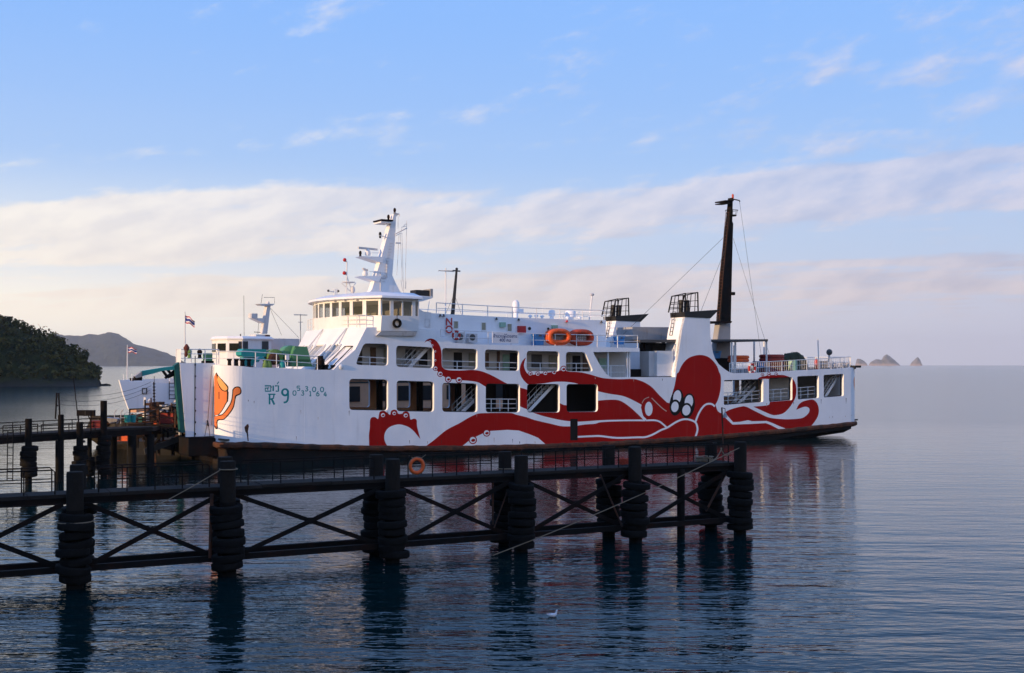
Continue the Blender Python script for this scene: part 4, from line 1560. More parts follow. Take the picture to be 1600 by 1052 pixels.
# edge railing of the boat deck and the passenger notice board on it
ru = np.linspace(fuz(690, 528)[0], U_BOATEND - 0.1, 24)
railing([(u, 0.16, z_boat(u) + 0.02) for u in ru], 1.05, 2, 2.1)
railing([(U_BOATEND - 0.1, v, z_boat(U_BOATEND) + 0.02) for v in (0.16, 2.0, 4.0)], 1.05, 2, 1.9)
sign = box_part('notice_board', 'sign_white', 769.5, 519.5, 810, 536.5, 0.02, 0.07)
for body, x, y, s in (('จำนวนผู้โดยสาร', 789.5, 525.6, 0.36), ('400 คน', 789.5, 531.9, 0.36)):
    me = text_mesh(body, s, 0.004)
    me.materials.clear()
    me.materials.append(MATS['ink_blue'])
    o = link('sign_lettering', me, sign)
    c = fp(x, y, 0.0)
    o.location = (c[0], 0.012, c[2])
    o.rotation_euler = (RAD(90), 0, 0)
# roof railing and roof gear
railing([(u, 1.75, z_house(u)) for u in np.linspace(UH0 + 1.6, UH1, 16)], 0.85, 2, 2.3)
railing([(u, FW - 1.75, z_house(u)) for u in np.linspace(UH0 + 1.6, UH1, 16)], 0.85, 2, 2.3)
railing([(UH1, v, z_house(UH1)) for v in np.linspace(1.75, FW - 1.75, 6)], 0.85, 2, 2.0)
c = fp(806, 494, 4.0)
mb = MB()
mb.lathe([(0.20, -0.35), (0.20, 0.35), (0.26, 0.40), (0.30, 0.55), (0.31, 0.95), (0.26, 1.18), (0.14, 1.32), (0.02, 1.37)], c, 14)
mb.box((c[0] + 0.2, c[1] - 0.2, c[2] + 0.3), (c[0] + 0.65, c[1] + 0.2, c[2] + 0.62))
part(mb, 'radome', 'white', smooth=True)
for x, y, r, h in ((862, 494, 0.30, 0.42), (891.5, 496, 0.46, 0.50)):
    c = fp(x, y, 4.5)
    mb = MB()
    mb.lathe([(r * 0.6, -0.5), (r * 0.6, 0.0), (r, 0.02), (r, h), (r * 0.9, h + 0.06), (0.02, h + 0.12)], c, 14)
    part(mb, 'ventilator', 'white', smooth=True)
for x, y in ((828.5, 495.5), (838, 495), (847, 495.8), (887, 497.5), (905.5, 498)):
    c = fp(x, y, 2.6)
    mb = MB()
    mb.lathe([(0.09, -0.4), (0.09, 0.0), (0.19, 0.02), (0.17, 0.12), (0.02, 0.2)], c, 10)
    part(mb, 'mushroom_vent', 'white', smooth=True)
tube_part('lamp_pole', 'rail_white', [fp(921, 500, 5), fp(925, 461, 5)], 0.07)
mb = MB()
mb.sphere(fp(925, 460.5, 5), 0.16, 8, 6, (1.5, 1, 0.8))
part(mb, 'pole_lamp', 'grey_white')
for x0, y0, x1, y1, v, r in ((848, 497, 848.5, 472, 5, 0.018), (889, 487, 891, 480, 5, 0.02), (668, 490, 672, 462, 4, 0.03)):
    tube_part('whip_aerial', 'rail_white', [fp(x0, y0, v), fp(x1, y1, v)], r, n=4)
# aerial pole with a cross head, and the black leaning derrick post
yg = tube_part('television_aerial', 'rail_white', [fp(696, 494, 5), fp(696.5, 419, 5)], 0.05)
mb = MB()
mb.tube([fp(685.5, 423, 5), fp(709, 424.5, 5)], 0.035, 5)
for x in range(688, 708, 3):
    a = Vector(fp(x, 423.3, 5))
    mb.tube([a + Vector((0, -0.4, 0)), a + Vector((0, 0.4, 0))], 0.015, 4)
part(mb, 'aerial_boom', 'grey', yg)
dp = tube_part('derrick_post', 'black', [fp(707, 494, 4.5), fp(713.5, 422, 4.5)], [0.17, 0.09])
mb = MB()
mb.tube([fp(707.5, 423, 4.5), fp(719, 424, 4.5)], 0.06, 5)
mb.sphere(fp(713.6, 420.5, 4.5), 0.12, 8, 6)
part(mb, 'post_head', 'black', dp)
for q in ((697, 489), (721, 492)):
    tube_part('stay_wire', 'wire', [fp(710, 460, 4.5), fp(*q, 4.5)], 0.014, dp, 4)

# ---- white signal mast on the wheelhouse
VM = 5.65
mast = prism_part('signal_mast', 'white', [(623.6, 334.5), (618.8, 339), (618, 361.4), (615.5, 400), (613, 430.4), (618.5, 443), (625, 455), (631, 463), (573, 463), (581.5, 452), (587.8, 430.4), (596.6, 400.3), (604, 372.7), (610.4, 351.4), (613.5, 342), (615.4, 334.5)], VM, VM + 0.75)
for px, nm in (([(564.6, 400.4), (600, 401.6), (598, 410.5), (589, 408.5)], 'radar_platform'), ([(563, 431.6), (597, 431), (592, 440.5), (586, 439)], 'radar_platform')):
    prism_part(nm, 'white', px, VM - 0.25, VM + 1.0, mast)
for ax, ay, bx, by, cx, cy, yaw in ((557.7, 387.2, 591.6, 390.2, 574.8, 399.5, 0.25), (559, 419.4, 582, 423.5, 571, 431, 0.9)):
    c = Vector(fp((ax + bx) / 2, (ay + by) / 2, VM + 0.35))
    L = (Vector(fp(ax, ay, VM + 0.35)) - Vector(fp(bx, by, VM + 0.35))).length / 2 / math.cos(yaw * 0.6)
    mb = MB()
    d = Vector((math.cos(yaw), math.sin(yaw), 0))
    mb.bar(c - d * L, c + d * L, 0.12, 0.16)
    sc_ = part(mb, 'radar_scanner', 'grey_white', mast)
    p = Vector(fp(cx, cy, VM + 0.35))
    mb = MB()
    mb.lathe([(0.20, 0.0), (0.24, 0.15), (0.20, c.z - p.z - 0.2), (0.08, c.z - p.z)], (c.x, c.y, p.z), 10)
    part(mb, 'radar_pedestal', 'white', mast)
for pts, r in (([(580, 401), (580.5, 395.2), (598, 395.5)], 0.02), ([(577, 431), (577, 424.5), (594, 424.5)], 0.02)):
    tube_part('platform_rail', 'rail_white', [fp(*p, VM - 0.2) for p in pts], r, mast, 4)
box_part('lamp_shelf', 'dark_steel', 596, 343, 614.5, 345.2, VM - 0.4, VM + 1.2, mast)
box_part('lamp_shelf', 'white', 595.5, 346.3, 612, 348.6, VM - 0.3, VM + 1.1, mast)
tube_part('shelf_brace', 'white', [fp(602.5, 348, VM), fp(608.5, 355, VM)], 0.04, mast, 4)
for x, y in ((607, 341), (616.7, 330.5), (563, 397.5), (594, 368)):
    mb = MB()
    mb.lathe([(0.09, -0.22), (0.09, 0.0), (0.12, 0.02), (0.11, 0.2), (0.04, 0.28)], fp(x, y, VM + 0.3), 8)
    part(mb, 'navigation_lamp', 'dark_steel', mast)
for pts, r in (([(616.5, 333), (624, 335), (624, 338)], 0.05), ([(617.5, 366), (625, 362), (636, 356.5)], 0.045), ([(617.5, 369), (627, 364)], 0.03), ([(618, 379.8), (625.5, 380)], 0.06), ([(593, 367.8), (604, 371.5)], 0.035), ([(594, 434), (604, 434), (604, 431)], 0.06), ([(594.5, 425), (594.5, 455)], 0.035), ([(604.5, 406), (604.5, 434)], 0.03),
               ([(627, 360), (628, 355), (635, 353.5)], 0.02), ([(630, 355), (633, 350.5), (635.5, 350)], 0.02)):
    tube_part('mast_bracket', 'grey_white', [fp(*p, VM - 0.03) for p in pts], r, mast, 5)
for x0, y0, x1, y1 in ((635.5, 345, 635.3, 358), (622, 338, 622, 358), (623.5, 367, 620, 430), (628, 364, 630.5, 458), (625.5, 366, 628.5, 440), (635.3, 358, 633, 452), (629, 455, 626.5, 438), (634, 452, 634.5, 440)):
    tube_part('halyard', 'pale_wire', [fp(x0, y0, VM), fp(x1, y1, VM)], 0.016, mast, 4)
mb = MB()
for k in range(14):
    t = k / 13
    a = Vector(fp(609 - 12 * t, 380 + 60 * t, VM - 0.06))
    mb.bar(a, a + Vector((0.28, 0, 0)), 0.03)
part(mb, 'mast_rungs', 'grey_white', mast)
# forward lamp pole with dish
lp = tube_part('lamp_pole', 'rail_white', [fp(541.2, 466, 4), fp(542, 409, 4)], 0.05)
for x, y in ((538.6, 406.3), (538, 426.8)):
    mb = MB()
    mb.sphere(fp(x, y, 4), 0.15, 8, 6)
    part(mb, 'signal_lamp', 'red', lp)
    tube_part('lamp_arm', 'grey_white', [fp(x, y + 1.5, 4), fp(542, y + 3, 4)], 0.05, lp, 4)
mb = MB()
mb.lathe([(0.52, 0.06), (0.50, 0.0), (0.1, -0.05)], fp(544.5, 442, 4), 14)
part(mb, 'lamp_platform', 'grey_white', lp)
for q in ((533, 442), (556, 442)):
    tube_part('platform_brace', 'rail_white', [fp(*q, 4), fp(547, 455, 4)], 0.03, lp, 4)
mb = MB()
mb.sphere(fp(551, 453, 4), 0.24, 10, 8, (0.8, 1, 1.2))
part(mb, 'loudhailer', 'grey_white', lp)
tube_part('pole_stay', 'rail_white', [fp(541.5, 430, 4), fp(553, 465, 4)], 0.03, lp, 4)
for x in (521.5, 524.8, 527):
    tube_part('wind_gauge', 'rail_white', [fp(x, 472, 5), fp(x - 0.3, 451, 5)], 0.035, n=4)
tube_part('wind_gauge', 'grey_white', [fp(513, 455, 5), fp(522, 456.5, 5)], 0.035, n=4)
for x, y in ((513, 454.5), (528.5, 455)):
    mb = MB()
    mb.sphere(fp(x, y, 5), 0.10, 8, 6)
    part(mb, 'wind_cup', 'dark_grey')

# ---- upper deck promenade: cabin wall set back behind the openings, doors, rails, stairs
uC0, uC1 = U_FRONT + 3.2, fuz(985, 570, 2.0)[0]
mb = MB()
us = np.linspace(uC0, uC1, 10)
mb.loft([[(u, 2.0, z_up(u)), (u, 2.0, z_boat(u) - 0.17), (u, FW - 2.0, z_boat(u) - 0.17), (u, FW - 2.0, z_up(u))] for u in us])
cab = part(mb, 'cabin_wall', 'cabin')
for x0, x1, y0, y1, m in ((579, 587.5, 543, 572, 'wood'), (600, 606, 544, 568, 'curtain'), (709.5, 722, 551, 577, 'void'), (733, 745, 552, 572, 'curtain'), (758, 764, 552, 574, 'wood'), (777, 781, 549, 578, 'wood'), (786, 796, 554, 579, 'pale_green'), (797, 810, 552, 580, 'void'),
                          (831, 847, 554, 574, 'dark_grey'), (858, 873, 555, 574, 'curtain'), (887, 891, 553, 582, 'curtain'), (895, 907, 556, 582, 'void'), (911, 920, 552, 580, 'wood'), (936, 948, 560, 576, 'pale_green'), (634, 650, 546, 570, 'dark_grey'), (655, 668, 547, 572, 'void')):
    box_part('cabin_door' if y1 - y0 > 24 else 'cabin_window', m, x0, y0, x1, y1, 1.93, 1.99, cab)
for k in ('U1', 'U2', 'U3', 'U4', 'U5', 'U6'):
    w = WINS[k]
    s0, s1 = min(p[0] for p in w), max(p[0] for p in w)
    zb = min(p[1] for p in w)
    zt = max(p[1] for p in w)
    h = (zt - zb)
    railing([(s0 - 0.1, 0.45, zb - 0.1), (s1 + 0.1, 0.45, zb - 0.1 + (zs(s1) - zs(s0)))], h * 0.42 + 0.1, 2, 1.5)
def px_stairs(xa, ya, xb, yb, v, w=0.8, n=11):
    a, b = fuz(xa, ya, v), fuz(xb, yb, v)
    return stairs(a[0], a[1], b[0], b[1], v, w, 'white', n)


px_stairs(634, 580, 671, 541, 0.9)
px_stairs(714, 652, 745, 622, 1.2)
px_stairs(824, 645, 868, 598, 0.8)
px_stairs(1148, 636, 1180, 605, 1.4)
px_stairs(1287, 624, 1313, 583, 0.9)
# aft end of the promenade: post, balustrade
railing([(u, 0.3, z_up(u)) for u in np.linspace(fuz(935, 585)[0], fuz(980, 589)[0], 4)], 1.1, 2, 1.8, baluster=0.16)
for x in (980.5, 984, 950.5):
    box_part('deck_post', 'white', x - 1.0, 549, x + 1.0, 590, 0.25, 0.40)

# ---- car deck: casings, pillars, rails, bits seen through the openings
def casing(name, m, x0, x1, v0, v1, h=4.9):
    u0, u1 = fuz(x0, 620, v0)[0], fuz(x1, 620, v0)[0]
    mb = MB()
    mb.loft([[(u, v0, z_car(u)), (u, v0, z_car(u) + h), (u, v1, z_car(u) + h), (u, v1, z_car(u))] for u in np.linspace(u0, u1, 5)])
    return part(mb, name, m)


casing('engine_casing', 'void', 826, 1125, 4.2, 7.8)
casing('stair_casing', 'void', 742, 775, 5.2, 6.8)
casing('aft_casing', 'cabin', 1203, 1240, 3.0, 7.0, 4.9)
casing('aft_casing', 'cabin', 1290, 1330, 2.4, 8.0, 4.9)
for x in (592, 655, 715, 790):
    casing('pillar', 'dark_steel', x, x + 6, 6.0, 6.5)
for x in (612, 684, 752, 818, 1196):
    casing('side_pillar', 'sunlit_cream', x - 4, x, 0.32, 0.9)
for k in ('L4', 'A1', 'A2', 'A3'):
    w = WINS[k]
    s0, s1 = min(p[0] for p in w), max(p[0] for p in w)
    zb = min(p[1] for p in w)
    railing([(s0, 0.5, zb + 0.02), (s1, 0.5, zb + 0.02 + zs(s1) - zs(s0))], 1.05 if k != 'L4' else 1.1, 3, 0.9)
mb = MB()
mb.torus(fp(1164, 602, 6), 0.45, 0.06, 'y', 18, 6)
part(mb, 'hose_reel', 'black')

# ---- funnels
FUN_PX = [(1055.4, 590), (1055.4, 582), (1060.4, 550.4), (1065.4, 516.5), (1070.4, 495.2), (1109.3, 496.4), (1110, 525.3), (1113.7, 550.4), (1117.5, 561), (1123, 569.2), (1131, 576), (1139.4, 581.7)]
fz = [fuz(*p) for p in FUN_PX]
FD = 1.9
for far in (0, 1):
    V = (lambda v: v) if not far else (lambda v: FW - v)
    mb = MB()
    for (u0, z0), (u1, z1) in zip(fz, fz[1:]):
        mb.quad((u0, V(0.02), z0), (u1, V(0.02), z1), (u1, V(FD), z1), (u0, V(FD), z0))
    mb.poly([(u, V(FD), z) for u, z in fz])
    fun = part(mb, 'funnel_casing', 'white_paint')
    ua, ub_ = fz[4][0], fz[5][0]
    zt = fz[4][1]
    utail = fuz(1123, 483)[0]
    dz = lambda y: fuz(1090, y)[1]
    mb = MB()
    lo = [(ua - 0.05, V(-0.05), zt - 0.02), (ub_ + 0.05, V(-0.05), zt - 0.06), (ub_ + 0.05, V(FD + 0.05), zt - 0.06), (ua - 0.05, V(FD + 0.05), zt - 0.02)]
    hi = [(ua - 0.1, V(-0.05), dz(488.5)), (utail, V(-0.05), dz(483)), (utail, V(FD + 0.05), dz(483)), (ua - 0.1, V(FD + 0.05), dz(488.5))]
    mb.loft([lo, hi])
    part(mb, 'funnel_cap', 'black', fun)
    # smoke cage with the exhaust pipes inside
    uc0, uc1, uc2 = fuz(1065, 480)[0], fuz(1062, 462)[0] + 0.6, fuz(1092, 470)[0]
    zb_, zt0, zt1 = dz(488), dz(462.5), dz(457)
    mb = MB()
    for v in (0.1, FD - 0.1):
        v = V(v)
        mb.bar((uc0, v, zb_), (uc1, v, zt0), 0.09)
        mb.bar((uc2, v, zb_), (uc2 - 0.05, v, zt1), 0.09)
        mb.bar((uc1, v, zt0), (uc2 - 0.05, v, zt1), 0.09)
        for t in (0.3, 0.6):
            mb.bar((uc0 + (uc1 - uc0) * t, v, zb_ + (zt0 - zb_) * t), (uc2, v, zb_ + (zt1 - zb_) * t), 0.05)
        for t in (0.25, 0.5, 0.8):
            mb.bar((uc0 + (uc2 - uc0) * t, v, zb_), (uc1 + (uc2 - uc1) * t, v, zt0 + (zt1 - zt0) * t), 0.05)
    for u, z in ((uc1, zt0), (uc2 - 0.05, zt1), (uc0, zb_ + 0.3), ((uc0 + uc1) / 2, (zb_ + zt0) / 2)):
        mb.bar((u, V(0.1), z), (u, V(FD - 0.1), z), 0.06)
    part(mb, 'smoke_cage', 'dark_steel', fun)
    for t, r in ((0.35, 0.22), (0.68, 0.26)):
        u = uc0 + (uc2 - uc0) * t
        tube_part('exhaust_pipe', 'black', [(u, V(FD / 2), zb_ - 0.3), (u + 0.05, V(FD / 2), zb_ + (zt1 - zb_) * 0.62)], r, fun, 10)
    # louvres and ladder on the forward face
    for k in range(5):
        t = (k + 0.7) / 5.5
        a0 = Vector((fz[3][0] * 0.35 + fz[4][0] * 0.65 - 0.03, V(FD * t), fz[4][1] - 0.95))
        a1 = Vector((fz[4][0] - 0.05, V(FD * t), fz[4][1] - 0.25))
        mb = MB()
        mb.bar(a0, a1, 0.10, 0.06)
        part(mb, 'louvre', 'dark_steel', fun)
    mb = MB()
    pa, pb = Vector((fz[3][0] - 0.12, V(1.2), fz[3][1] - 0.4)), Vector((fz[4][0] - 0.1, V(1.2), fz[4][1] + 0.5))
    for dv in (0, 0.35):
        mb.tube([pa + Vector((0, dv, 0)), pb + Vector((0, dv, 0))], 0.03, 4)
    for k in range(7):
        p = pa.lerp(pb, k / 6)
        mb.tube([p, p + Vector((0, 0.35, 0))], 0.02, 4)
    part(mb, 'ladder', 'dark_steel', fun)

# ---- tall black mast amidships
VB2 = 5.0
bm = prism_part('black_mast', 'dark_steel', [(1144.0, 309), (1145.2, 309), (1144.3, 346), (1145.8, 350), (1145, 372), (1143.5, 432), (1142, 503), (1126.3, 503), (1130.5, 432), (1138, 363), (1141.2, 337), (1142.6, 325)], VB2, VB2 + 0.6)
prism_part('mast_base', 'grey', [(1125.5, 503.5), (1141.4, 503.5), (1140.8, 592), (1114, 592), (1119.5, 545)], VB2 - 0.05, VB2 + 0.7, bm)
prism_part('mast_base_skirt', 'dark_steel', [(1112, 559), (1141, 560), (1144, 596), (1105, 596)], VB2 - 0.3, VB2 + 1.0, bm)
prism_part('mast_platform', 'dark_steel', [(1110, 502), (1144, 502), (1142.5, 505), (1122, 505.5)], VB2 - 0.6, VB2 + 1.3, bm)
prism_part('mast_lamp_shelf', 'dark_steel', [(1132.5, 313), (1146.5, 312.5), (1146.5, 314.6), (1132.5, 315)], VB2 - 0.4, VB2 + 1.0, bm)
prism_part('mast_lamp_shelf', 'dark_steel', [(1132.5, 316.3), (1145, 315.8), (1144, 318), (1133, 317.8)], VB2 - 0.4, VB2 + 1.0, bm)
tube_part('mast_arm', 'dark_steel', [fp(1145, 311.5, VB2), fp(1155.5, 313.5, VB2), fp(1155.8, 316, VB2)], 0.06, bm, 5)
mb = MB()
mb.lathe([(0.10, -0.1), (0.10, 0.25), (0.05, 0.35)], fp(1145, 309, VB2 + 0.3), 8)
part(mb, 'mast_head_lamp', 'dark_orange', bm)
mb = MB()
c = Vector(fp(1143, 337, VB2 + 0.3))
mb.lathe([(0.45, -0.06), (0.5, 0.0), (0.5, 0.05)], c, 12)
part(mb, 'crows_nest', 'dark_steel', bm)
mb = MB()
mb.torus((c.x, c.y, c.z + 0.5), 0.62, 0.025, 'z', 16, 4)
for k in range(6):
    t = 2 * math.pi * k / 6
    mb.tube([(c.x + 0.45 * math.cos(t), c.y + 0.45 * math.sin(t), c.z), (c.x + 0.62 * math.cos(t), c.y + 0.62 * math.sin(t), c.z + 0.5)], 0.02, 4)
part(mb, 'nest_rail', 'dark_steel', bm)
mb = MB()
A, B = Vector(fp(1123.5, 502, VB2 - 0.05)), Vector(fp(1138.5, 332, VB2 - 0.05))
for dv in (0.0, 0.4):
    mb.tube([A + Vector((0, dv, 0)), B + Vector((0, dv, 0))], 0.03, 4)
for k in range(34):
    p = A.lerp(B, k / 33)
    mb.tube([p, p + Vector((0, 0.4, 0))], 0.022, 4)
part(mb, 'mast_ladder', 'rust', bm)
mb = MB()
mb.cbox(fp(1145, 459, VB2), (0.35, 0.3, 0.3))
part(mb, 'mast_lamp', 'dark_steel', bm)
for p, q, v2 in (((1136, 366), (962, 534), 4.0), ((1133, 390), (1095, 487), 1.0), ((1145.5, 372), (1204, 560), 1.0), ((1155.6, 316), (1190, 560), 6.0)):
    tube_part('stay_wire', 'wire', [fp(*p, VB2), fp(*q, v2)], 0.018, bm, 4)

# ---- shelters and lockers between the funnels
prism_part('tank', 'grey', [(988, 511), (1049, 511.5), (1047, 531), (989, 531)], 3.2, 5.6)
prism_part('shelter_roof', 'dark_grey', [(1000, 531.5), (1061, 530.5), (1061, 533), (1055, 535), (1000, 535)], 0.6, 5.0)
for x in (1006.5, 1038):
    box_part('shelter_post', 'dark_steel', x - 1.8, 535, x + 1.8, 590, 2.4, 2.65)
box_part('locker', 'white', 1026.5, 548.5, 1052, 588, 0.5, 0.9)
box_part('locker', 'grey_white', 1014, 549, 1027, 588, 0.9, 2.2)
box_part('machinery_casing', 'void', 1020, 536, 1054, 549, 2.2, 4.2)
box_part('machinery_casing', 'dark_steel', 985, 577, 1013, 590, 2.0, 4.0)
prism_part('shelter_roof', 'dark_grey', [(1111, 530.5), (1200, 530.2), (1200, 533.6), (1111, 533.4)], 0.5, 5.5)
for x, v in ((1143.2, 0.7), (1149, 0.9), (1178.4, 3.4), (1197.6, 0.7), (1194, 5.2)):
    u, z0 = fuz(x, 533, v)
    tube_part('shelter_post', 'rail_white', [(u, v, z0), (u, v, z_up(u))], 0.09)
tube_part('derrick_foot', 'rail_white', [fp(1146.8, 540, 0.8), fp(1146.8, 583, 0.8)], 0.07)
# aft rail with balusters
pa = [(u, 0.35, z_up(u) + 0.1) for u in np.linspace(fuz(1144, 583)[0], US, 16)] + [(US + 0.8, 0.7, z_up(US) + 0.1), (US + 1.1, 1.4, z_up(US) + 0.1), (US + 1.1, FW - 1.4, z_up(US) + 0.1)]
railing(pa, 0.98, 2, 1.7, baluster=0.24)
mb = MB()
mb.cbox(fp(1337, 573, 0.2), (0.9, 0.6, 0.22))
part(mb, 'stern_fairlead', 'black')
tube_part('stern_light_pole', 'rail_white', [fp(1279, 565, 3.0), fp(1278, 530, 3.0)], 0.06)
sl = tube_part('searchlight_stand', 'grey_white', [fp(1295.5, 566, 3.0), fp(1295.5, 555, 3.0)], 0.10)
mb = MB()
c = fp(1295.8, 550.5, 3.0)
mb.sphere(c, 0.32, 12, 8, (0.9, 1.0, 1.0))
part(mb, 'searchlight', 'dark_grey', sl, True)

# ---- foredeck gear
def bollard(u, v, z, s=1.0):
    mb = MB()
    for du in (-0.22, 0.22):
        mb.lathe([(0.16 * s, 0), (0.12 * s, 0.08), (0.11 * s, 0.36 * s), (0.17 * s, 0.40 * s), (0.15 * s, 0.48 * s)], (u + du * s, v, z), 10)
    mb.box((u - 0.45 * s, v - 0.2 * s, z - 0.02), (u + 0.45 * s, v + 0.2 * s, z + 0.05))
    return part(mb, 'bollard', 'dark_steel')


for x, y, v in ((364, 571, 0.9), (374, 570.5, 1.6), (383.5, 572, 0.5), (503.5, 578, 0.4), (515, 578, 0.4)):
    u, z = fuz(x, y, v)
    bollard(u, v, z_up(max(u, UF)), 1.15)
u, z = fuz(504, 578, 0.5)
mb = MB()
mb.lathe([(0.42, 0.0), (0.36, 0.3), (0.30, 0.75), (0.34, 0.9), (0.22, 1.0), (0.2, 1.2)], (u, 0.9, z_up(u)), 12)
part(mb, 'capstan', 'dark_steel', smooth=True)
# green windlass: gear housing, warping drums, teal cover
wl = prism_part('windlass', 'green', [(455, 556), (461, 541), (480, 542), (488, 573), (456, 573)], 2.0, 3.2)
prism_part('gear_cover', 'green', [(458, 549), (462.5, 543.5), (479, 544), (482, 549), (484, 562), (458, 562)], 1.88, 2.02, wl)
for x, y, r, v, m in ((454, 553, 0.62, 2.6, 'green'), (430, 558, 0.58, 2.4, 'olive_green')):
    c = fp(x, y, v)
    mb = MB()
    mb.lathe([(0.2, -0.2), (r * 0.75, -0.15), (r, -0.1), (r, 0.85), (r * 0.75, 0.9), (0.2, 0.95)], c, 20, 'y')
    part(mb, 'warping_drum', m, wl, True)
mb = MB()
mb.lathe([(0.25, -0.1), (0.45, 0.0), (0.3, 0.1), (0.3, 0.5)], fp(428, 561, 1.9), 16, 'y')
part(mb, 'drum_flange', 'rust', wl)
tw = prism_part('windlass_cover', 'teal', [(377, 549), (381, 545.2), (416, 546), (416, 557.5), (381, 557.5), (377, 555)], 2.6, 3.8)
prism_part('cover_base', 'teal', [(380, 558), (400, 558), (396, 572), (382, 572)], 2.8, 3.6, tw)
mb = MB()
mb.torus(fp(408, 566, 2.2), 0.28, 0.12, 'y', 16, 8, a0=0, a1=math.pi)
part(mb, 'gooseneck_vent', 'teal')
for x, m in ((415, 'olive_green'), (420, 'olive_green'), (441, 'teal')):
    mb = MB()
    mb.lathe([(0.25, 0), (0.22, 0.3), (0.12, 0.5), (0.16, 0.6)], (fuz(x, 573, 1.6)[0], 1.6, z_up(3.0)), 10)
    part(mb, 'deck_fitting', m, smooth=True)
box_part('junction_box', 'white', 447, 555, 452, 562.5, 0.6, 0.8)
tube_part('box_leg', 'white', [fp(449.5, 562, 0.7), fp(449.5, 573, 0.7)], 0.03)
box_part('winch', 'green', 322, 552, 332, 564, 3.2, 4.0)
box_part('winch_bed', 'dark_steel', 321, 564, 334, 568, 3.1, 4.1)
for x in (312, 296):
    mb = MB()
    mb.lathe([(0.16, -0.2), (0.12, 0.0), (0.2, 0.3), (0.05, 0.5)], fp(x, 556, 3.6), 8)
    part(mb, 'deck_fitting', 'dark_steel' if x == 312 else 'olive_green')
# foredeck rails: along the near side and round the bow box
fr = [(*s_to_uv(s, 0.12), zb0 + 0.05) for s in np.linspace(UF - RB * 1.5, UF, 7)] + [(u, 0.12, z_up(u) + 0.10) for u in np.linspace(UF + 0.6, fuz(497, 578)[0], 10)]
railing(fr, 1.0, 2, 1.5)
zr = zbt + 0.01
railing([(UF - RB + 0.4, VB + 0.1, zr), (ub + 0.15, VB + 0.1, zr), (ub + 0.15, VB + 1.4, zr)], 0.95, 3, 1.1)
mb = MB()
mb.quad((ub + 0.1, VB + 0.1, zr), (ub + 0.1, VB + 1.2, zr), (ub + 0.1, VB + 1.2, zr + 0.9), (ub + 0.1, VB + 0.1, zr + 0.95))
part(mb, 'spray_screen', 'white')
# fairleads on the side plating
for x, y in ((533.5, 573.5),):
    mb = MB()
    mb.sphere(fp(x, y, -0.02), 0.19, 12, 8, (1, 0.4, 1))
    part(mb, 'side_lamp', 'white', smooth=True)

# ================================================================ loose things aboard the ferry
def lifebuoy(name, label, c, R=0.36, r=0.09, m=('red', 'white'), bands=4, rz=0.0, group=None):
    """ring in the plane u-z with light bands; c in world"""
    e = empty(name, label, 'lifebuoy', c, rz, group)
    mb = MB()
    mb.torus((0, 0, 0), R, r, 'y', 28, 10)
    mb.build('ring', m[0], e, True)
    for k in range(bands):
        t = 2 * math.pi * (k + 0.5) / bands
        mb = MB()
        mb.torus((0, 0, 0), R, r * 1.06, 'y', 4, 10, a0=t - 0.22, a1=t + 0.22)
        mb.build('band', m[1], e, True)
    mb = MB()
    mb.torus((0, -0.02, 0), R * 1.28, 0.014, 'y', 24, 4)
    mb.build('grab_line', 'rope', e)
    return e


def W(x, y, v):
    return FM @ Vector(fp(x, y, v))


lifebuoy('lifebuoy', 'red and white lifebuoy on the boat deck rail below the red N', W(712.7, 524, 0.02), 0.30, 0.085, rz=YAW)
lifebuoy('lifebuoy', 'red and white lifebuoy leaning on the aft rail below the shelter', W(1175, 576, 0.15), 0.38, 0.11, rz=YAW)


def tyre_mesh(R=0.5, w=0.26, inner=0.30):
    mb = MB()
    prof = [(inner, -w * 0.36), (inner + 0.03, -w * 0.48), (R * 0.86, -w * 0.5), (R * 0.97, -w * 0.40), (R, -w * 0.22), (R * 0.985, 0), (R, w * 0.22), (R * 0.97, w * 0.40), (R * 0.86, w * 0.5), (inner + 0.03, w * 0.48), (inner, w * 0.36)]
    n = 20
    rings = []
    for r, h in prof:
        rings.append([(r * math.cos(2 * math.pi * j / n), r * math.sin(2 * math.pi * j / n), h) for j in range(n)])
    mb.loft(rings, True, False)
    a, b = 0, (len(prof) - 1) * n
    for j in range(n):
        mb.face((b + j, b + (j + 1) % n, a + (j + 1) % n, a + j))
    return mb.mesh('tyre', 'tyre_rubber', True)


TYRE = tyre_mesh()
e = empty('fender_tyre', 'black tyre hung as a fender below the wheelhouse side windows', 'tyre', W(620.5, 505.3, -0.48), YAW)
t_ = link('tyre', tyre_mesh(0.36, 0.22, 0.2), e)
t_.rotation_euler = (RAD(90), 0, 0)
MB().tube([(0, 0, 0.3), (0, 0.02, 0.62)], 0.025, 5).build('rope', 'dark_rope', e)


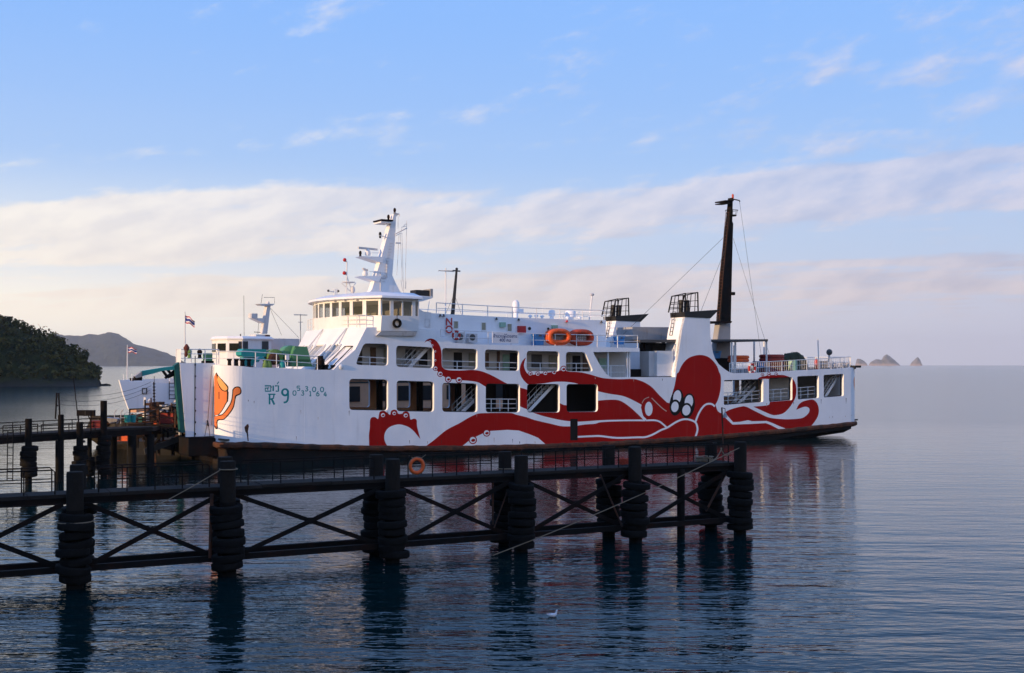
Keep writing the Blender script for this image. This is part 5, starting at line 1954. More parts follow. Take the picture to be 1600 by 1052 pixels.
def life_float(label, x, y, tilt_m, text, v):
    """oval buoyant life float with a rope net across the middle"""
    c = W(x, y, v)
    e = empty('life_float', label, 'life float', c, YAW, 'orange life floats on the boat deck')
    for k, dy in enumerate((0.0, 0.26)):
        mb = MB()
        base = len(mb.v)
        n, kk = 36, 10
        for i in range(n):
            t = 2 * math.pi * i / n
            cx = 0.62 * (abs(math.cos(t)) ** 0.75) * (1 if math.cos(t) > 0 else -1)
            cz = 0.36 * (abs(math.sin(t)) ** 0.75) * (1 if math.sin(t) > 0 else -1)
            nx, nz = math.cos(t) * 0.36, math.sin(t) * 0.62
            l = math.hypot(nx, nz)
            nx, nz = nx / l, nz / l
            for j in range(kk):
                s = 2 * math.pi * j / kk
                mb.v.append((cx + nx * 0.17 * math.cos(s), dy + 0.17 * math.sin(s), cz + nz * 0.17 * math.cos(s)))
        for i in range(n):
            i2 = (i + 1) % n
            for j in range(kk):
                mb.face((base + i * kk + j, base + i2 * kk + j, base + i2 * kk + (j + 1) % kk, base + i * kk + (j + 1) % kk))
        mb.build('float_tube', tilt_m, e, True)
    mb = MB()
    for k in range(7):
        a = -0.45 + k * 0.15
        mb.tube([(a, 0.05, -0.27), (a, 0.05, 0.27)], 0.012, 4)
    for k in range(4):
        a = -0.22 + k * 0.15
        mb.tube([(-0.5, 0.05, a), (0.5, 0.05, a)], 0.012, 4)
    mb.build('net', 'rope', e)
    mb = MB()
    mb.box((-0.40, 0.16, -0.18), (0.40, 0.22, 0.2))
    pad = mb.build('pad', text, e)
    for k in range(10):
        t = 2 * math.pi * k / 10
        mb = MB()
        mb.cbox((0.62 * math.cos(t), -0.175, 0.38 * math.sin(t)), (0.06, 0.03, 0.06))
        mb.build('strap', 'dark_orange', e)
    e.scale = (1.5, 1.4, 1.32)
    return e


life_float('orange oval life float on the boat deck, the forward one with a grey middle', 873.5, 526.5, 'orange', 'grey', 0.25)
life_float('darker orange oval life float on the boat deck, the aft one', 909.5, 527.5, 'dark_orange', 'cloth_white', 0.45)


def tub(label, x0, y0, x1, y1, v, depth, m, name='storage_box', cat='box', lid=True):
    a, b = fp(x0, y0, v), fp(x1, y1, v)
    w, h = abs(b[0] - a[0]), abs(a[2] - b[2])
    c = FM @ Vector(((a[0] + b[0]) / 2, v + depth / 2, b[2]))
    e = empty(name, label, cat, c, YAW)
    mb = MB()
    mb.loft([[(-w * 0.42, -depth * 0.42, 0), (w * 0.42, -depth * 0.42, 0), (w * 0.42, depth * 0.42, 0), (-w * 0.42, depth * 0.42, 0)],
             [(-w * 0.48, -depth * 0.48, h * 0.8), (w * 0.48, -depth * 0.48, h * 0.8), (w * 0.48, depth * 0.48, h * 0.8), (-w * 0.48, depth * 0.48, h * 0.8)]])
    mb.build('body', m, e)
    mb = MB()
    mb.box((-w * 0.52, -depth * 0.52, h * 0.8), (w * 0.52, depth * 0.52, h))
    mb.build('lid' if lid else 'rim', m, e)
    mb = MB()
    mb.cbox((0, -depth * 0.54, h * 0.84), (w * 0.3, 0.05, h * 0.12))
    mb.build('handle', 'dark_grey', e)
    return e


tub('blue plastic box on the boat deck just forward of the life floats', 837, 521.5, 851, 539.5, 0.5, 0.7, 'blue')
tub('blue plastic box at the aft end of the boat deck rail', 966, 526, 976, 538.5, 1.4, 0.7, 'blue')
tub('blue tub beside the foot of the tall black mast', 1113, 548.5, 1127, 560, 2.6, 0.8, 'blue', 'tub', 'tub', False)
tub('blue tub behind the aft rail next to the lifebuoy', 1184.5, 564.5, 1196, 574, 0.9, 0.7, 'blue', 'tub', 'tub', False)


def raft(label, x0, y0, x1, y1, v, m, name='inflatable_raft', n=2):
    a, b = fp(x0, y0, v), fp(x1, y1, v)
    w, h = abs(b[0] - a[0]), abs(a[2] - b[2])
    e = empty(name, label, 'raft', FM @ Vector(((a[0] + b[0]) / 2, v + 0.8, b[2])), YAW)
    for k in range(n):
        mb = MB()
        mb.torus((0, 0, h * (k + 0.5) / n), w / 2 - h / n * 0.55, h / n * 0.52, 'z', 24, 8, sz=0.8)
        mb.build('raft_tube', m, e, True)
    mb = MB()
    mb.lathe([(w * 0.40, h * 0.2), (w * 0.40, h * 0.26)], (0, 0, 0), 20)
    mb.build('raft_floor', 'dark_grey', e)
    return e


raft('orange inflatable raft under the aft shelter roof', 1149, 555.5, 1177, 566, 1.0, 'orange')
raft('stack of faded red life floats on the aft deck behind the rail', 1199, 554, 1231, 582, 1.2, 'faded_red', 'life_float_stack', 5)


def tarp_bundle():
    a, b = fp(1231, 550, 1.2), fp(1268, 578, 1.2)
    w, h = b[0] - a[0], a[2] - b[2]
    e = empty('tarpaulin_bundle', 'dark green tarpaulin bundle on the aft deck', 'tarpaulin', FM @ Vector((a[0] + w / 2, 2.0, b[2])), YAW)
    mb = MB()
    rings = []
    rnd = random.Random(2)
    for i in range(11):
        t = i / 10
        k = math.sin(math.pi * (0.12 + 0.80 * t)) ** 0.5
        ring = []
        for j in range(14):
            s = math.pi * j / 13
            r = 1 + rnd.uniform(-0.06, 0.06)
            ring.append((-w / 2 + w * t, math.cos(s) * 0.75 * k * r, h * k * (max(0.0, math.sin(s)) ** 0.6) * r))
        rings.append(ring)
    mb.loft(rings, True, True)
    mb.build('cover', 'tarp', e, True)
    mb = MB()
    for i in (2, 5, 8):
        mb.tube([(p[0], p[1] * 1.02, p[2] * 1.02 + 0.01) for p in rings[i]], 0.02, 4)
    mb.build('lashing', 'dark_rope', e)


tarp_bundle()
e = empty('drum', 'pale green barrel in front of the tarpaulin bundle', 'barrel', FM @ Vector((*fp(1238, 577, 0.7)[:2], z_up(fp(1238, 577, 0.7)[0]))), YAW)
MB().lathe([(0.40, 0), (0.42, 0.05), (0.42, 0.32), (0.44, 0.36), (0.42, 0.40), (0.42, 0.72), (0.44, 0.76), (0.42, 0.8), (0.42, 1.05), (0.40, 1.1)], (0, 0, 0), 18).build('shell', 'pale_green', e, True)
MB().lathe([(0.05, 1.1), (0.05, 1.14)], (0.2, 0, 0), 8).build('bung', 'dark_grey', e)
e = empty('gas_bottle', 'small red gas bottle at the aft rail', 'bottle', FM @ Vector((*fp(1275.5, 575, 0.9)[:2], z_up(fp(1275.5, 575, 0.9)[0]))), YAW)
MB().lathe([(0.16, 0), (0.18, 0.1), (0.18, 0.9), (0.1, 1.05), (0.05, 1.08)], (0, 0, 0), 12).build('shell', 'red', e, True)
MB().lathe([(0.05, 1.08), (0.04, 1.2)], (0, 0, 0), 8).build('valve', 'grey', e)
for k, (x, m, h, lab) in enumerate(((1284, 'grey_white', 0.8, 'pale crate at the aft rail beside the red gas bottle'), (1303, 'cloth_white', 0.75, 'white bundle of netting by the searchlight stand'), (1321, 'grey_white', 0.6, 'pale net heap nearest the stern corner'))):
    u = fp(x, 575, 1.6)[0]
    e = empty('net_heap' if k else 'crate', lab, 'net' if k else 'crate', FM @ Vector((u, 1.6, z_up(u))), YAW)
    if k == 0:
        MB().box((-0.5, -0.3, 0), (0.5, 0.3, h)).build('body', m, e)
        for j in range(4):
            MB().box((-0.52, -0.32, 0.08 + j * 0.19), (0.52, -0.305, 0.18 + j * 0.19)).build('slat', 'wood', e)
    else:
        rnd = random.Random(k)
        mb = MB()
        for j in range(40):
            p = [Vector((rnd.uniform(-0.6, 0.6), rnd.uniform(-0.4, 0.4), rnd.uniform(0.02, h) * 0.9)) for _ in range(4)]
            mb.tube([p[0], p[1] * 0.8, p[2] * 0.9, p[3]], 0.025, 4, False)
        mb.build('mesh', m, e)


# ---- flags
def flag(label, foot, top, cloth, w, h, m_rows, furl=0.0, droop=0.35):
    """staff with a five-striped cloth flying to the right of the staff"""
    foot, top = Vector(foot), Vector(top)
    e = empty('flag', label, 'flag', foot)
    mb = MB()
    mb.tube([(0, 0, 0), tuple(top - foot)], [0.05, 0.03], 6)
    mb.build('staff', 'rail_white', e)
    c = Vector(cloth) - foot
    cols = ['cloth_red', 'cloth_white', 'cloth_blue', 'cloth_white', 'cloth_red']
    marks = [0, 1 / 6, 2 / 6, 4 / 6, 5 / 6, 1]
    nx = 12
    for s in range(5):
        mb = MB()
        rows = []
        for t in (marks[s], (marks[s] + marks[s + 1]) / 2, marks[s + 1]):
            row = []
            for i in range(nx + 1):
                k = i / nx
                row.append((c.x + k * w, c.y + 0.10 * math.sin(k * 7 + t * 2) * k ** 0.5, c.z - t * h * (1 - 0.25 * k * droop) - droop * w * k ** 1.3 - 0.05 * math.sin(k * 9)))
            rows.append(row)
        mb.loft(rows, False, False)
        mb.build('stripe', cols[s], e, True)
    return e


f1 = W(289, 567, VB + 0.3)
f2 = W(288.3, 487, VB + 0.3)
flag('red, white and blue striped flag on the staff at the ferry bow', f1, (f1.x, f1.y, f2.z), (f1.x, f1.y, W(288, 492, VB + 0.3).z), 0.66, 0.55, None, droop=0.62)
e = empty('furled_flag', 'dark red furled cloth tied low on the bow flagstaff', 'flag', W(290.5, 558, VB + 0.05))
mb = MB()
rings = []
for z_, r in ((0.0, 0.06), (0.15, 0.13), (0.35, 0.10), (0.5, 0.17), (0.65, 0.22), (0.8, 0.12), (0.92, 0.03)):
    rings.append([(r * math.cos(t) + 0.06 * z_, r * 0.6 * math.sin(t), z_) for t in [2 * math.pi * j / 10 for j in range(10)]])
mb.loft(rings)
mb.build('cloth', 'furled', e, True)
MB().torus((0.03, 0, 0.42), 0.12, 0.015, 'z', 12, 4).build('tie', 'rope', e)

# ================================================================ second ferry lying alongside
V2 = 0.0
P2 = FM @ Vector((fuz(186.5, 594, 15.2)[0], 15.2, 0))
D2 = Matrix.Rotation(RAD(9), 3, 'Z') @ D
IN2 = Vector((-D2.y, D2.x, 0))
FM2 = Matrix.Translation(P2) @ Matrix.Rotation(math.atan2(D2.y, D2.x), 4, 'Z')


def fuz2(x, y, v=0.0):
    """photo pixel to (u, z) in the second ferry's own frame"""
    r = Vector(((x - 800) / F, 1.0, 0))
    o = P2 + IN2 * v
    k = o.dot(IN2) / r.dot(IN2)
    return (r * k - o).dot(D2), CH + (HZ - y) / F * k


def fp2(x, y, v=0.0):
    u, z = fuz2(x, y, v)
    return (u, v, z)


def boxp2(mb, x0, y0, x1, y1, v0, v1):
    ym, xm = (y0 + y1) / 2, (x0 + x1) / 2
    return mb.box((fuz2(x0, ym, v0)[0], v0, fuz2(xm, y1, v0)[1]), (fuz2(x1, ym, v0)[0], v1, fuz2(xm, y0, v0)[1]))


second = empty('second_ferry', 'smaller white ferry lying alongside beyond the big ferry', 'ferry')
second.matrix_world = FM2


def sp(mb, name, m, parent=None, smooth=False):
    return mb.build(name, m, parent or second, smooth)


top2 = [fuz2(*p, V2) for p in ((186.5, 594), (205, 595.5), (230, 597.5), (280, 600))]
bow2 = [fuz2(*p, V2) for p in ((186.5, 594), (193, 617), (201.5, 640))]
zt2 = top2[-1][1]
Wd2 = 9.0
ubow = bow2[0][0]
L2 = 42.0
mb = MB()
UP2 = fuz2(468, 600, V2)[0]
mb.prism([(u, V2, z) for u, z in top2] + [(UP2, V2, zt2), (UP2, V2, 2.6)] + [(u, V2, z) for u, z in bow2[::-1][:2]], (0, 0.2, 0))
sp(mb, 'bow_plating', 'white_paint')
mb = MB()
mb.quad((bow2[0][0], V2 + 0.01, bow2[0][1]), (bow2[0][0] + 8.5, V2 + Wd2, bow2[0][1]), (bow2[2][0] + 8.5, V2 + Wd2, 2.6), (bow2[2][0], V2 + 0.01, bow2[2][1]))
mb.quad((bow2[0][0] + 8.5, V2 + Wd2, bow2[0][1]), (L2, V2 + Wd2, zt2), (L2, V2 + Wd2, 2.6), (bow2[2][0] + 8.5, V2 + Wd2, 2.6))
sp(mb, 'far_bow_plating', 'white_paint')
hb = [fuz2(*p, V2) for p in ((196, 686), (205, 694), (214, 700), (222, 707), (226, 716))]
mb = MB()
mb.prism([(ubow + 1.2, V2 + 0.05, 2.62)] + [(u, V2 + 0.05, z) for u, z in hb] + [(L2, V2 + 0.05, -1.2), (L2, V2 + 0.05, 2.62)], (0, Wd2 - 0.1, 0))
land_mat('weathered_hull', (0.11, 0.085, 0.045), (0.035, 0.028, 0.020), 0.8)
sp(mb, 'hull', 'weathered_hull')
mb = MB()
mb.prism([(ubow + 1.5, V2 + 0.25, zt2 - 0.02), (L2 - 0.1, V2 + 0.25, zt2 - 0.02), (L2 - 0.1, V2 + Wd2 - 0.3, zt2 - 0.02), (ubow + 9.5, V2 + Wd2 - 0.3, zt2 - 0.02)], (0, 0, -0.12))
sp(mb, 'deck', 'deck_green')
# long cream deckhouse, the sun's warmth put into its colour, seen through the big ferry's openings
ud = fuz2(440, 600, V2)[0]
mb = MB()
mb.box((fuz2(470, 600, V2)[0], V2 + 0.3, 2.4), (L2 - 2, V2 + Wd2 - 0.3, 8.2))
dk = sp(mb, 'deckhouse', 'sunlit_cream')
for k in range(11):
    u0 = fuz2(500, 600, V2)[0] + k * 2.9
    mb = MB()
    mb.box((u0, V2 + 0.22, 3.6), (u0 + 1.5, V2 + 0.295, 5.0))
    w = sp(mb, 'window', 'void', dk)
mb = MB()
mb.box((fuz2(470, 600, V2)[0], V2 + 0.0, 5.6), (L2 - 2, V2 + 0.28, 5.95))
sp(mb, 'deck_ledge', 'sunlit_cream', dk)
# wheelhouse and mast
vh = V2 + 2.0
mb = MB()
u0, u1, u2 = fuz2(359, 560, vh)[0], fuz2(402, 560, vh)[0], fuz2(424, 560, vh)[0]
z0, z1 = zt2, fuz2(390, 530, vh)[1]
pl_ = [(u0 + 1.2, vh), (u0 + 0.3, vh + 1.0), (u0, vh + 2.5), (u0 + 0.3, vh + 4.0), (u0 + 1.2, vh + 5.0), (u2, vh + 5.0), (u2, vh)]
mb.loft([[(u, v, z0) for u, v in pl_], [(u, v, z1) for u, v in pl_]])
wh = sp(mb, 'wheelhouse', 'white', None)
mb = MB()
cuw = sum(p[0] for p in pl_) / 7
mb.loft([[(cuw + (u - cuw) * 1.06, vh + 2.5 + (v - vh - 2.5) * 1.06, z1 - 0.06) for u, v in pl_], [(cuw + (u - cuw) * 1.08, vh + 2.5 + (v - vh - 2.5) * 1.08, z1 + 0.05) for u, v in pl_], [(cuw + (u - cuw) * 0.98, vh + 2.5 + (v - vh - 2.5) * 0.98, z1 + 0.25) for u, v in pl_]])
sp(mb, 'wheelhouse_roof', 'white', wh)
for x0, x1 in ((373, 378), (380, 387.5), (409.5, 419.5)):
    mb = MB()
    a, b = fp2(x0, 533.5, vh - 0.04), fp2(x1, 546.5, vh - 0.04)
    mb.box((a[0], vh - 0.05, b[2]), (b[0], vh + 0.02, a[2]))
    sp(mb, 'window', 'glass_dark', wh)
for k in range(4):
    (ua_, va_), (ub2_, vb_) = pl_[k], pl_[k + 1]
    A, B = Vector((ua_ - 0.04, va_, 0)), Vector((ub2_ - 0.04, vb_, 0))
    mb = MB()
    p, q = A.lerp(B, 0.15), A.lerp(B, 0.85)
    mb.bar((p.x, p.y, z1 - 0.75), (q.x, q.y, z1 - 0.75), 0.05, 0.75)
    sp(mb, 'window', 'glass_dark', wh)
mb = MB()
a, b = fp2(423, 529, vh + 0.6), fp2(468, 600, vh + 0.6)
mb.box((a[0], vh + 0.6, zt2), (b[0], vh + 5, a[2]))
sp(mb, 'casing', 'grey_white')
mb = MB()
boxp2(mb, 400, 523, 421, 530, vh + 1.2, vh + 2.4)
sp(mb, 'mast_foot', 'grey_white')
boxm = MB()
boxp2(boxm, 416, 523.5, 422, 528.5, vh + 1.0, vh + 1.25)
sp(boxm, 'side_lamp', 'rust')
q = [fp2(*p, vh + 1.6) for p in ((408, 522), (416, 522), (421, 478), (418.5, 471), (416, 478))]
mb = MB()
mb.prism([(u, vh + 1.4, z) for u, _, z in q], (0, 0.5, 0))
m2 = sp(mb, 'mast', 'grey_white')
for px in ([(404, 475), (428, 475), (424, 478), (408, 477.5)], [(394, 497.5), (412.5, 497.5), (410.5, 505)]):
    q = [fp2(*p, vh + 1.4) for p in px]
    mb = MB()
    mb.prism([(u, vh + 1.2, z) for u, _, z in q], (0, 0.9, 0))
    sp(mb, 'mast_platform', 'grey_white', m2)
mb = MB()
boxp2(mb, 393, 490, 402.5, 497, vh + 1.3, vh + 1.9)
sp(mb, 'radar', 'grey_white', m2)
for pts, r in (([(412.5, 465), (429, 465), (429, 474)], 0.02), ([(421, 480), (440, 524)], 0.015), ([(421, 480), (467, 528)], 0.015), ([(410, 460), (408, 474)], 0.02), ([(381, 462), (381.5, 525)], 0.02), ([(404, 505), (403, 522)], 0.02), ([(397, 519), (407, 519.5)], 0.03), ([(375.8, 522), (375.8, 527)], 0.06)):
    mb = MB()
    mb.tube([fp2(*p, vh + 1.5) for p in pts], r, 4)
    sp(mb, 'aerial', 'wire', m2)
mb = MB()
mb.tube([fp2(469.5, 541, vh + 1), fp2(469.5, 491, vh + 1)], 0.04, 5)
ya = sp(mb, 'aerial_pole', 'grey')
mb = MB()
mb.tube([fp2(459, 492, vh + 1), fp2(480, 492.5, vh + 1)], 0.04, 5)
mb.tube([fp2(466, 503.5, vh + 1), fp2(473, 503.5, vh + 1)], 0.025, 5)
sp(mb, 'aerial_boom', 'grey', ya)
# bow markings, ladder, flag
for x0, x1, m in ((222.5, 229, 'black'), (231, 236.5, 'sign_white')):
    mb = MB()
    a, b = fp2(x0, 607, V2 - 0.02), fp2(x1, 615.5, V2 - 0.02)
    if m == 'black':
        c = [(a[0], V2 - 0.03, a[2]), (b[0], V2 - 0.03, a[2]), (b[0], V2 - 0.03, b[2]), (a[0], V2 - 0.03, b[2])]
        for p, q in zip(c, c[1:] + c[:1]):
            mb.bar(p, q, 0.06)
    else:
        mb.box((a[0], V2 - 0.05, b[2]), (b[0], V2 - 0.01, a[2]))
    sp(mb, 'hatch_frame' if m == 'black' else 'marker_plate', m)
mb = MB()
for x in (264.5, 273.5):
    mb.tube([fp2(x, 596, V2 - 0.1), fp2(x, 624.5, V2 - 0.1)], 0.03, 4)
for y in range(599, 625, 6):
    mb.tube([fp2(264.5, y, V2 - 0.1), fp2(273.5, y, V2 - 0.1)], 0.025, 4)
sp(mb, 'ladder', 'dark_steel')
for x in (193, 206, 225, 265, 272):
    u = fuz2(x, 595, V2 + 0.3)[0]
    mb = MB()
    mb.tube([(u, V2 + 0.3, zt2), (u, V2 + 0.3, zt2 + 0.8)], 0.03, 4)
    sp(mb, 'rail_post', 'rail_white')
mb = MB()
mb.lathe([(0.18, 0), (0.14, 0.3), (0.2, 0.5)], (fuz2(206, 594, V2 + 0.6)[0], V2 + 0.6, zt2), 8)
sp(mb, 'bollard', 'dark_steel')
g1_ = FM2 @ Vector(fp2(199, 593.5, V2 + 0.4))
g2_ = FM2 @ Vector(fp2(199, 539, V2 + 0.4))
flag('red, white and blue striped flag on the bow of the farther ferry', g1_, (g1_.x, g1_.y, g2_.z), (g1_.x, g1_.y, (FM2 @ Vector(fp2(199, 542, V2 + 0.4))).z), 0.72, 0.42, None, droop=0.22)

# ================================================================ the near pier
DP = Vector((3564.0, 1800.0, 0)).normalized()
IP = Vector((-DP.y, DP.x, 0))
PA = px_depth(0, HZ, 35.1)
PA.z = 0
PM = Matrix.Translation(PA) @ Matrix.Rotation(math.atan2(DP.y, DP.x), 4, 'Z')


def paz(x, y, w=0.0):
    r = Vector(((x - 800) / F, 1.0, 0))
    o = PA + IP * w
    t = o.dot(IP) / r.dot(IP)
    p = r * t
    return (p - o).dot(DP), CH + (HZ - y) / F * t


def pp(x, y, w=0.0):
    a, z = paz(x, y, w)
    return (a, w, z)


pier = empty('pier', 'dark narrow steel pier on tyre wrapped piles in front of the ferry', 'pier')
pier.matrix_world = PM
DECKZ = 2.93
W0, W1 = 0.28, 1.52
A_END = paz(1160, 700)[0]
A_BEG = -9.0


def pile_mesh(ztop, r=0.26, mats=('concrete', 'wet_shaded_concrete')):
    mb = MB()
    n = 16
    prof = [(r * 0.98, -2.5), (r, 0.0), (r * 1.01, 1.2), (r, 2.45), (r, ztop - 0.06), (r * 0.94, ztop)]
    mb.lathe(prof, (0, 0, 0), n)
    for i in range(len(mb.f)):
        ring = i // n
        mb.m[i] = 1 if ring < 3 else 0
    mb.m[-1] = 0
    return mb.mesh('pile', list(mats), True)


rp = random.Random(11)
PILES = [(117, 0.0, 3.65), (122, 1.8, 3.72), (357, 0.0, 3.80), (352, 1.8, 3.80), (613, 0.0, 3.66), (588, 1.8, 3.68), (814, 0.0, 3.60), (789, 1.8, 3.62), (993, 0.0, 3.76), (951, 1.8, 3.72), (1156, 0.0, 3.80), (1111, 1.8, 3.66), (-160, 0.0, 3.7), (-150, 1.8, 3.7)]
for x, w, zt in PILES:
    a = paz(x, 800, w)[0]
    p = link('pile', pile_mesh(zt), pier)
    p.location = (a, w, 0)
    p.rotation_euler = (rp.uniform(-0.008, 0.008), rp.uniform(-0.008, 0.008), rp.uniform(0, 6))
    z_ = 0.28 + rp.uniform(0, 0.1)
    while z_ < 2.45:
        t = link('tyre', TYRE, p)
        t.location = (rp.uniform(-0.07, 0.07), rp.uniform(-0.07, 0.07), z_)
        k = rp.uniform(0.94, 1.12)
        t.scale = (k, k, rp.uniform(0.95, 1.1))
        t.rotation_euler = (rp.uniform(-0.11, 0.11), rp.uniform(-0.11, 0.11), rp.uniform(0, 6))
        z_ += 0.268
# slender plain pile near the end
p = link('pile', pile_mesh(2.75, 0.16), pier)
p.location = (paz(1064, 790, 0.4)[0], 0.4, 0)


def ppart(mb, name, m, parent=None, smooth=False):
    return mb.build(name, m, parent or pier, smooth)


# deck slabs, edge beams, lower walings
a = A_BEG
k = 0
while a < A_END - 0.2:
    b = min(a + 2.45, A_END)
    mb = MB()
    dz = rp.uniform(-0.012, 0.012)
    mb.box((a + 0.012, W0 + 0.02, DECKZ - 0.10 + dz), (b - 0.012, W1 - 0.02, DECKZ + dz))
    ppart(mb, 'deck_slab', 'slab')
    a = b
for w in (W0 + 0.06, W1 - 0.06):
    mb = MB()
    mb.box((A_BEG, w - 0.07, DECKZ - 0.15), (A_END, w + 0.07, DECKZ - 0.11))
    mb.box((A_BEG, w - 0.012, DECKZ - 0.30), (A_END, w + 0.012, DECKZ - 0.15))
    mb.box((A_BEG, w - 0.07, DECKZ - 0.33), (A_END, w + 0.07, DECKZ - 0.30))
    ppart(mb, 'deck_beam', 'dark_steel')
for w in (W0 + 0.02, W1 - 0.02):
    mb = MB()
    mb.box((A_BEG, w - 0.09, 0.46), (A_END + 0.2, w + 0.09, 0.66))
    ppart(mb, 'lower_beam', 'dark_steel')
fronts = [paz(x, 800, 0)[0] for x in (-160, 117, 357, 613, 814, 993, 1156)]
for a0 in fronts:
    mb = MB()
    mb.box((a0 - 0.07, W0 - 0.05, 0.48), (a0 + 0.07, W1 + 0.05, 0.62))
    ppart(mb, 'cross_beam', 'dark_steel')
    mb = MB()
    mb.box((a0 - 0.07, W0 - 0.25, DECKZ - 0.52), (a0 + 0.07, W1 + 0.25, DECKZ - 0.34))
    ppart(mb, 'cross_beam', 'dark_steel')
for a0, a1 in zip(fronts, fronts[1:]):
    for z0, z1, w in ((0.6, DECKZ - 0.32, W0 + 0.0), (DECKZ - 0.32, 0.6, W0 + 0.11)):
        mb = MB()
        mb.bar((a0 + 0.35, w, z0), (a1 - 0.35, w, z1), 0.07, 0.15)
        ppart(mb, 'diagonal_brace', 'dark_steel')
    mb = MB()
    mb.cbox(((a0 + a1) / 2, W0 + 0.05, (0.6 + DECKZ - 0.32) / 2), (0.3, 0.03, 0.22))
    ppart(mb, 'gusset', 'dark_steel')
    # handrails, one section per bay on each side
    for w in (W0 + 0.10, W1 - 0.10):
        hh = 0.76
        L0, L1 = a0 + 0.75, a1 - (0.55 if a1 < fronts[-1] else 0.3)
        mb = MB()
        mb.tube([(L0, w, DECKZ), (L0, w, DECKZ + hh - 0.06), (L0 + 0.06, w, DECKZ + hh), (L1 - 0.06, w, DECKZ + hh), (L1, w, DECKZ + hh - 0.06), (L1, w, DECKZ)], 0.024, 6)
        mb.tube([(L0, w, DECKZ + hh * 0.52), (L1, w, DECKZ + hh * 0.52)], 0.018, 5)
        r_ = ppart(mb, 'handrail', 'dark_steel')
        me = MB().tube([(0, 0, 0), (0, 0, hh)], 0.022, 5).mesh('rail_post', 'dark_steel')
        n = 4
        for i in range(1, n):
            link('rail_post', me, r_).location = (L0 + (L1 - L0) * i / n, w, DECKZ)
# odd struts and hangers
for p, q, w, t in (((938, 742), (972, 823), -0.15, 0.035), ((1134, 740), (1103, 799), 0.4, 0.05), ((331, 772), (328, 872), 0.15, 0.06), ((770, 752), (770, 820), 0.5, 0.04), ((792, 770), (772, 825), 0.1, 0.025)):
    mb = MB()
    mb.tube([pp(*p, w), pp(*q, w)], t, 6)
    ppart(mb, 'strut', 'rust')
# rope collars on two piles
for x, y, w in ((117, 815, 0.0), (117, 817, 1.8), (357, 733, 0.0), (789, 732, 1.8)):
    a, z_ = paz(x, y, w)
    mb = MB()
    mb.torus((a, w, z_), 0.29 if z_ > 2.6 else 0.53, 0.02, 'z', 20, 5)
    ppart(mb, 'rope_collar', 'rope')

# ---- things on the pier
c = PM @ Vector(pp(651, 728, W0 + 0.0))
lifebuoy('lifebuoy', 'bright orange lifebuoy hung on the pier handrail', c, 0.25, 0.065, ('orange', 'orange'), 4, math.atan2(DP.y, DP.x))
e = empty('hanging_line', 'thin rope sling holding the orange lifebuoy to the pier rail', 'rope', c)
MB().tube([(-0.28, 0.03, 0.36), (-0.1, 0.0, 0.27), (0.02, -0.02, 0.30), (0.2, 0.0, 0.30), (0.33, 0.03, 0.40)], 0.012, 4).build('cord', 'rope', e)


def sag(p, q, s, n=14):
    p, q = Vector(p), Vector(q)
    return [p.lerp(q, i / n) - Vector((0, 0, 4 * s * (i / n) * (1 - i / n))) for i in range(n + 1)]


def world_rope(label, p, q, s, r, m='rope', name='mooring_rope'):
    mb = MB()
    mb.tube(sag(p, q, s), r, 6)
    return tag(mb.build(name, m), label, 'rope')


PW = lambda x, y, w: PM @ Vector(pp(x, y, w))
world_rope('long pale rope slanting from the pier end down along the front of the pier', PW(1155, 700, -0.3), PW(770, 868, -0.6), 0.15, 0.018)
world_rope('pale rope running down from the paired piles at the ferry bow', PW(352, 730, 0.0), PW(236, 795, -0.2), 0.03, 0.016)


def rope_heap(label, x, y, w, m, seed, R=0.35, n=7, r=0.02):
    c = PM @ Vector((paz(x, y, w)[0], w, DECKZ))
    rnd = random.Random(seed)
    mb = MB()
    for k in range(n):
        a0 = rnd.uniform(0, 6)
        pts = []
        rr_ = R * rnd.uniform(0.6, 1.0)
        for i in range(22):
            t = a0 + i * 0.31
            pts.append((c.x + rr_ * math.cos(t) + rnd.uniform(-0.03, 0.03), c.y + rr_ * 0.7 * math.sin(t) + rnd.uniform(-0.03, 0.03), DECKZ + 0.03 + k * 0.03 + 0.05 * rnd.random()))
        mb.tube(pts, r, 5)
    return tag(mb.build('rope_coil', m), label, 'rope')


rope_heap('pale rope coil heaped at the end of the pier', 1100, 712, 0.9, 'rope', 3, 0.42)
rope_heap('orange rope bundle hung behind a pile toward the end of the pier', 975, 720, 1.2, 'dark_orange', 4, 0.24, 8)
# hanging bights at the pier end
for k, (x0, y0, x1, y1, s) in enumerate(((1104, 712, 1128, 700, 0.32), (1126, 700, 1142, 705, 0.25))):
    world_rope(('pale rope loop drooping from the rail left of the lamp pole at the pier end', 'pale rope loop drooping between the lamp pole and the last pile')[k], PW(x0, y0, W0), PW(x1, y1, W0), s, 0.022)
e = empty('lamp_pole', 'thin rusty pole with a small lamp at the end of the pier', 'pole', PM @ Vector((paz(1130, 715, 0.9)[0], 0.9, DECKZ)))
h_ = paz(1129, 637, 0.9)[1] - DECKZ
MB().tube([(0, 0, 0), (-0.02, 0, h_ * 0.6), (-0.06, 0, h_)], 0.035, 6).build('pole', 'rust', e)
MB().lathe([(0.03, 0.22), (0.06, 0.15), (0.10, 0.0)], (0.08, 0, h_ - 0.42), 10).build('lamp_shade', 'grey', e)
MB().tube([(-0.06, 0, h_), (0.08, 0, h_ - 0.05), (0.08, 0, h_ - 0.2)], 0.015, 4).build('bracket', 'rust', e)

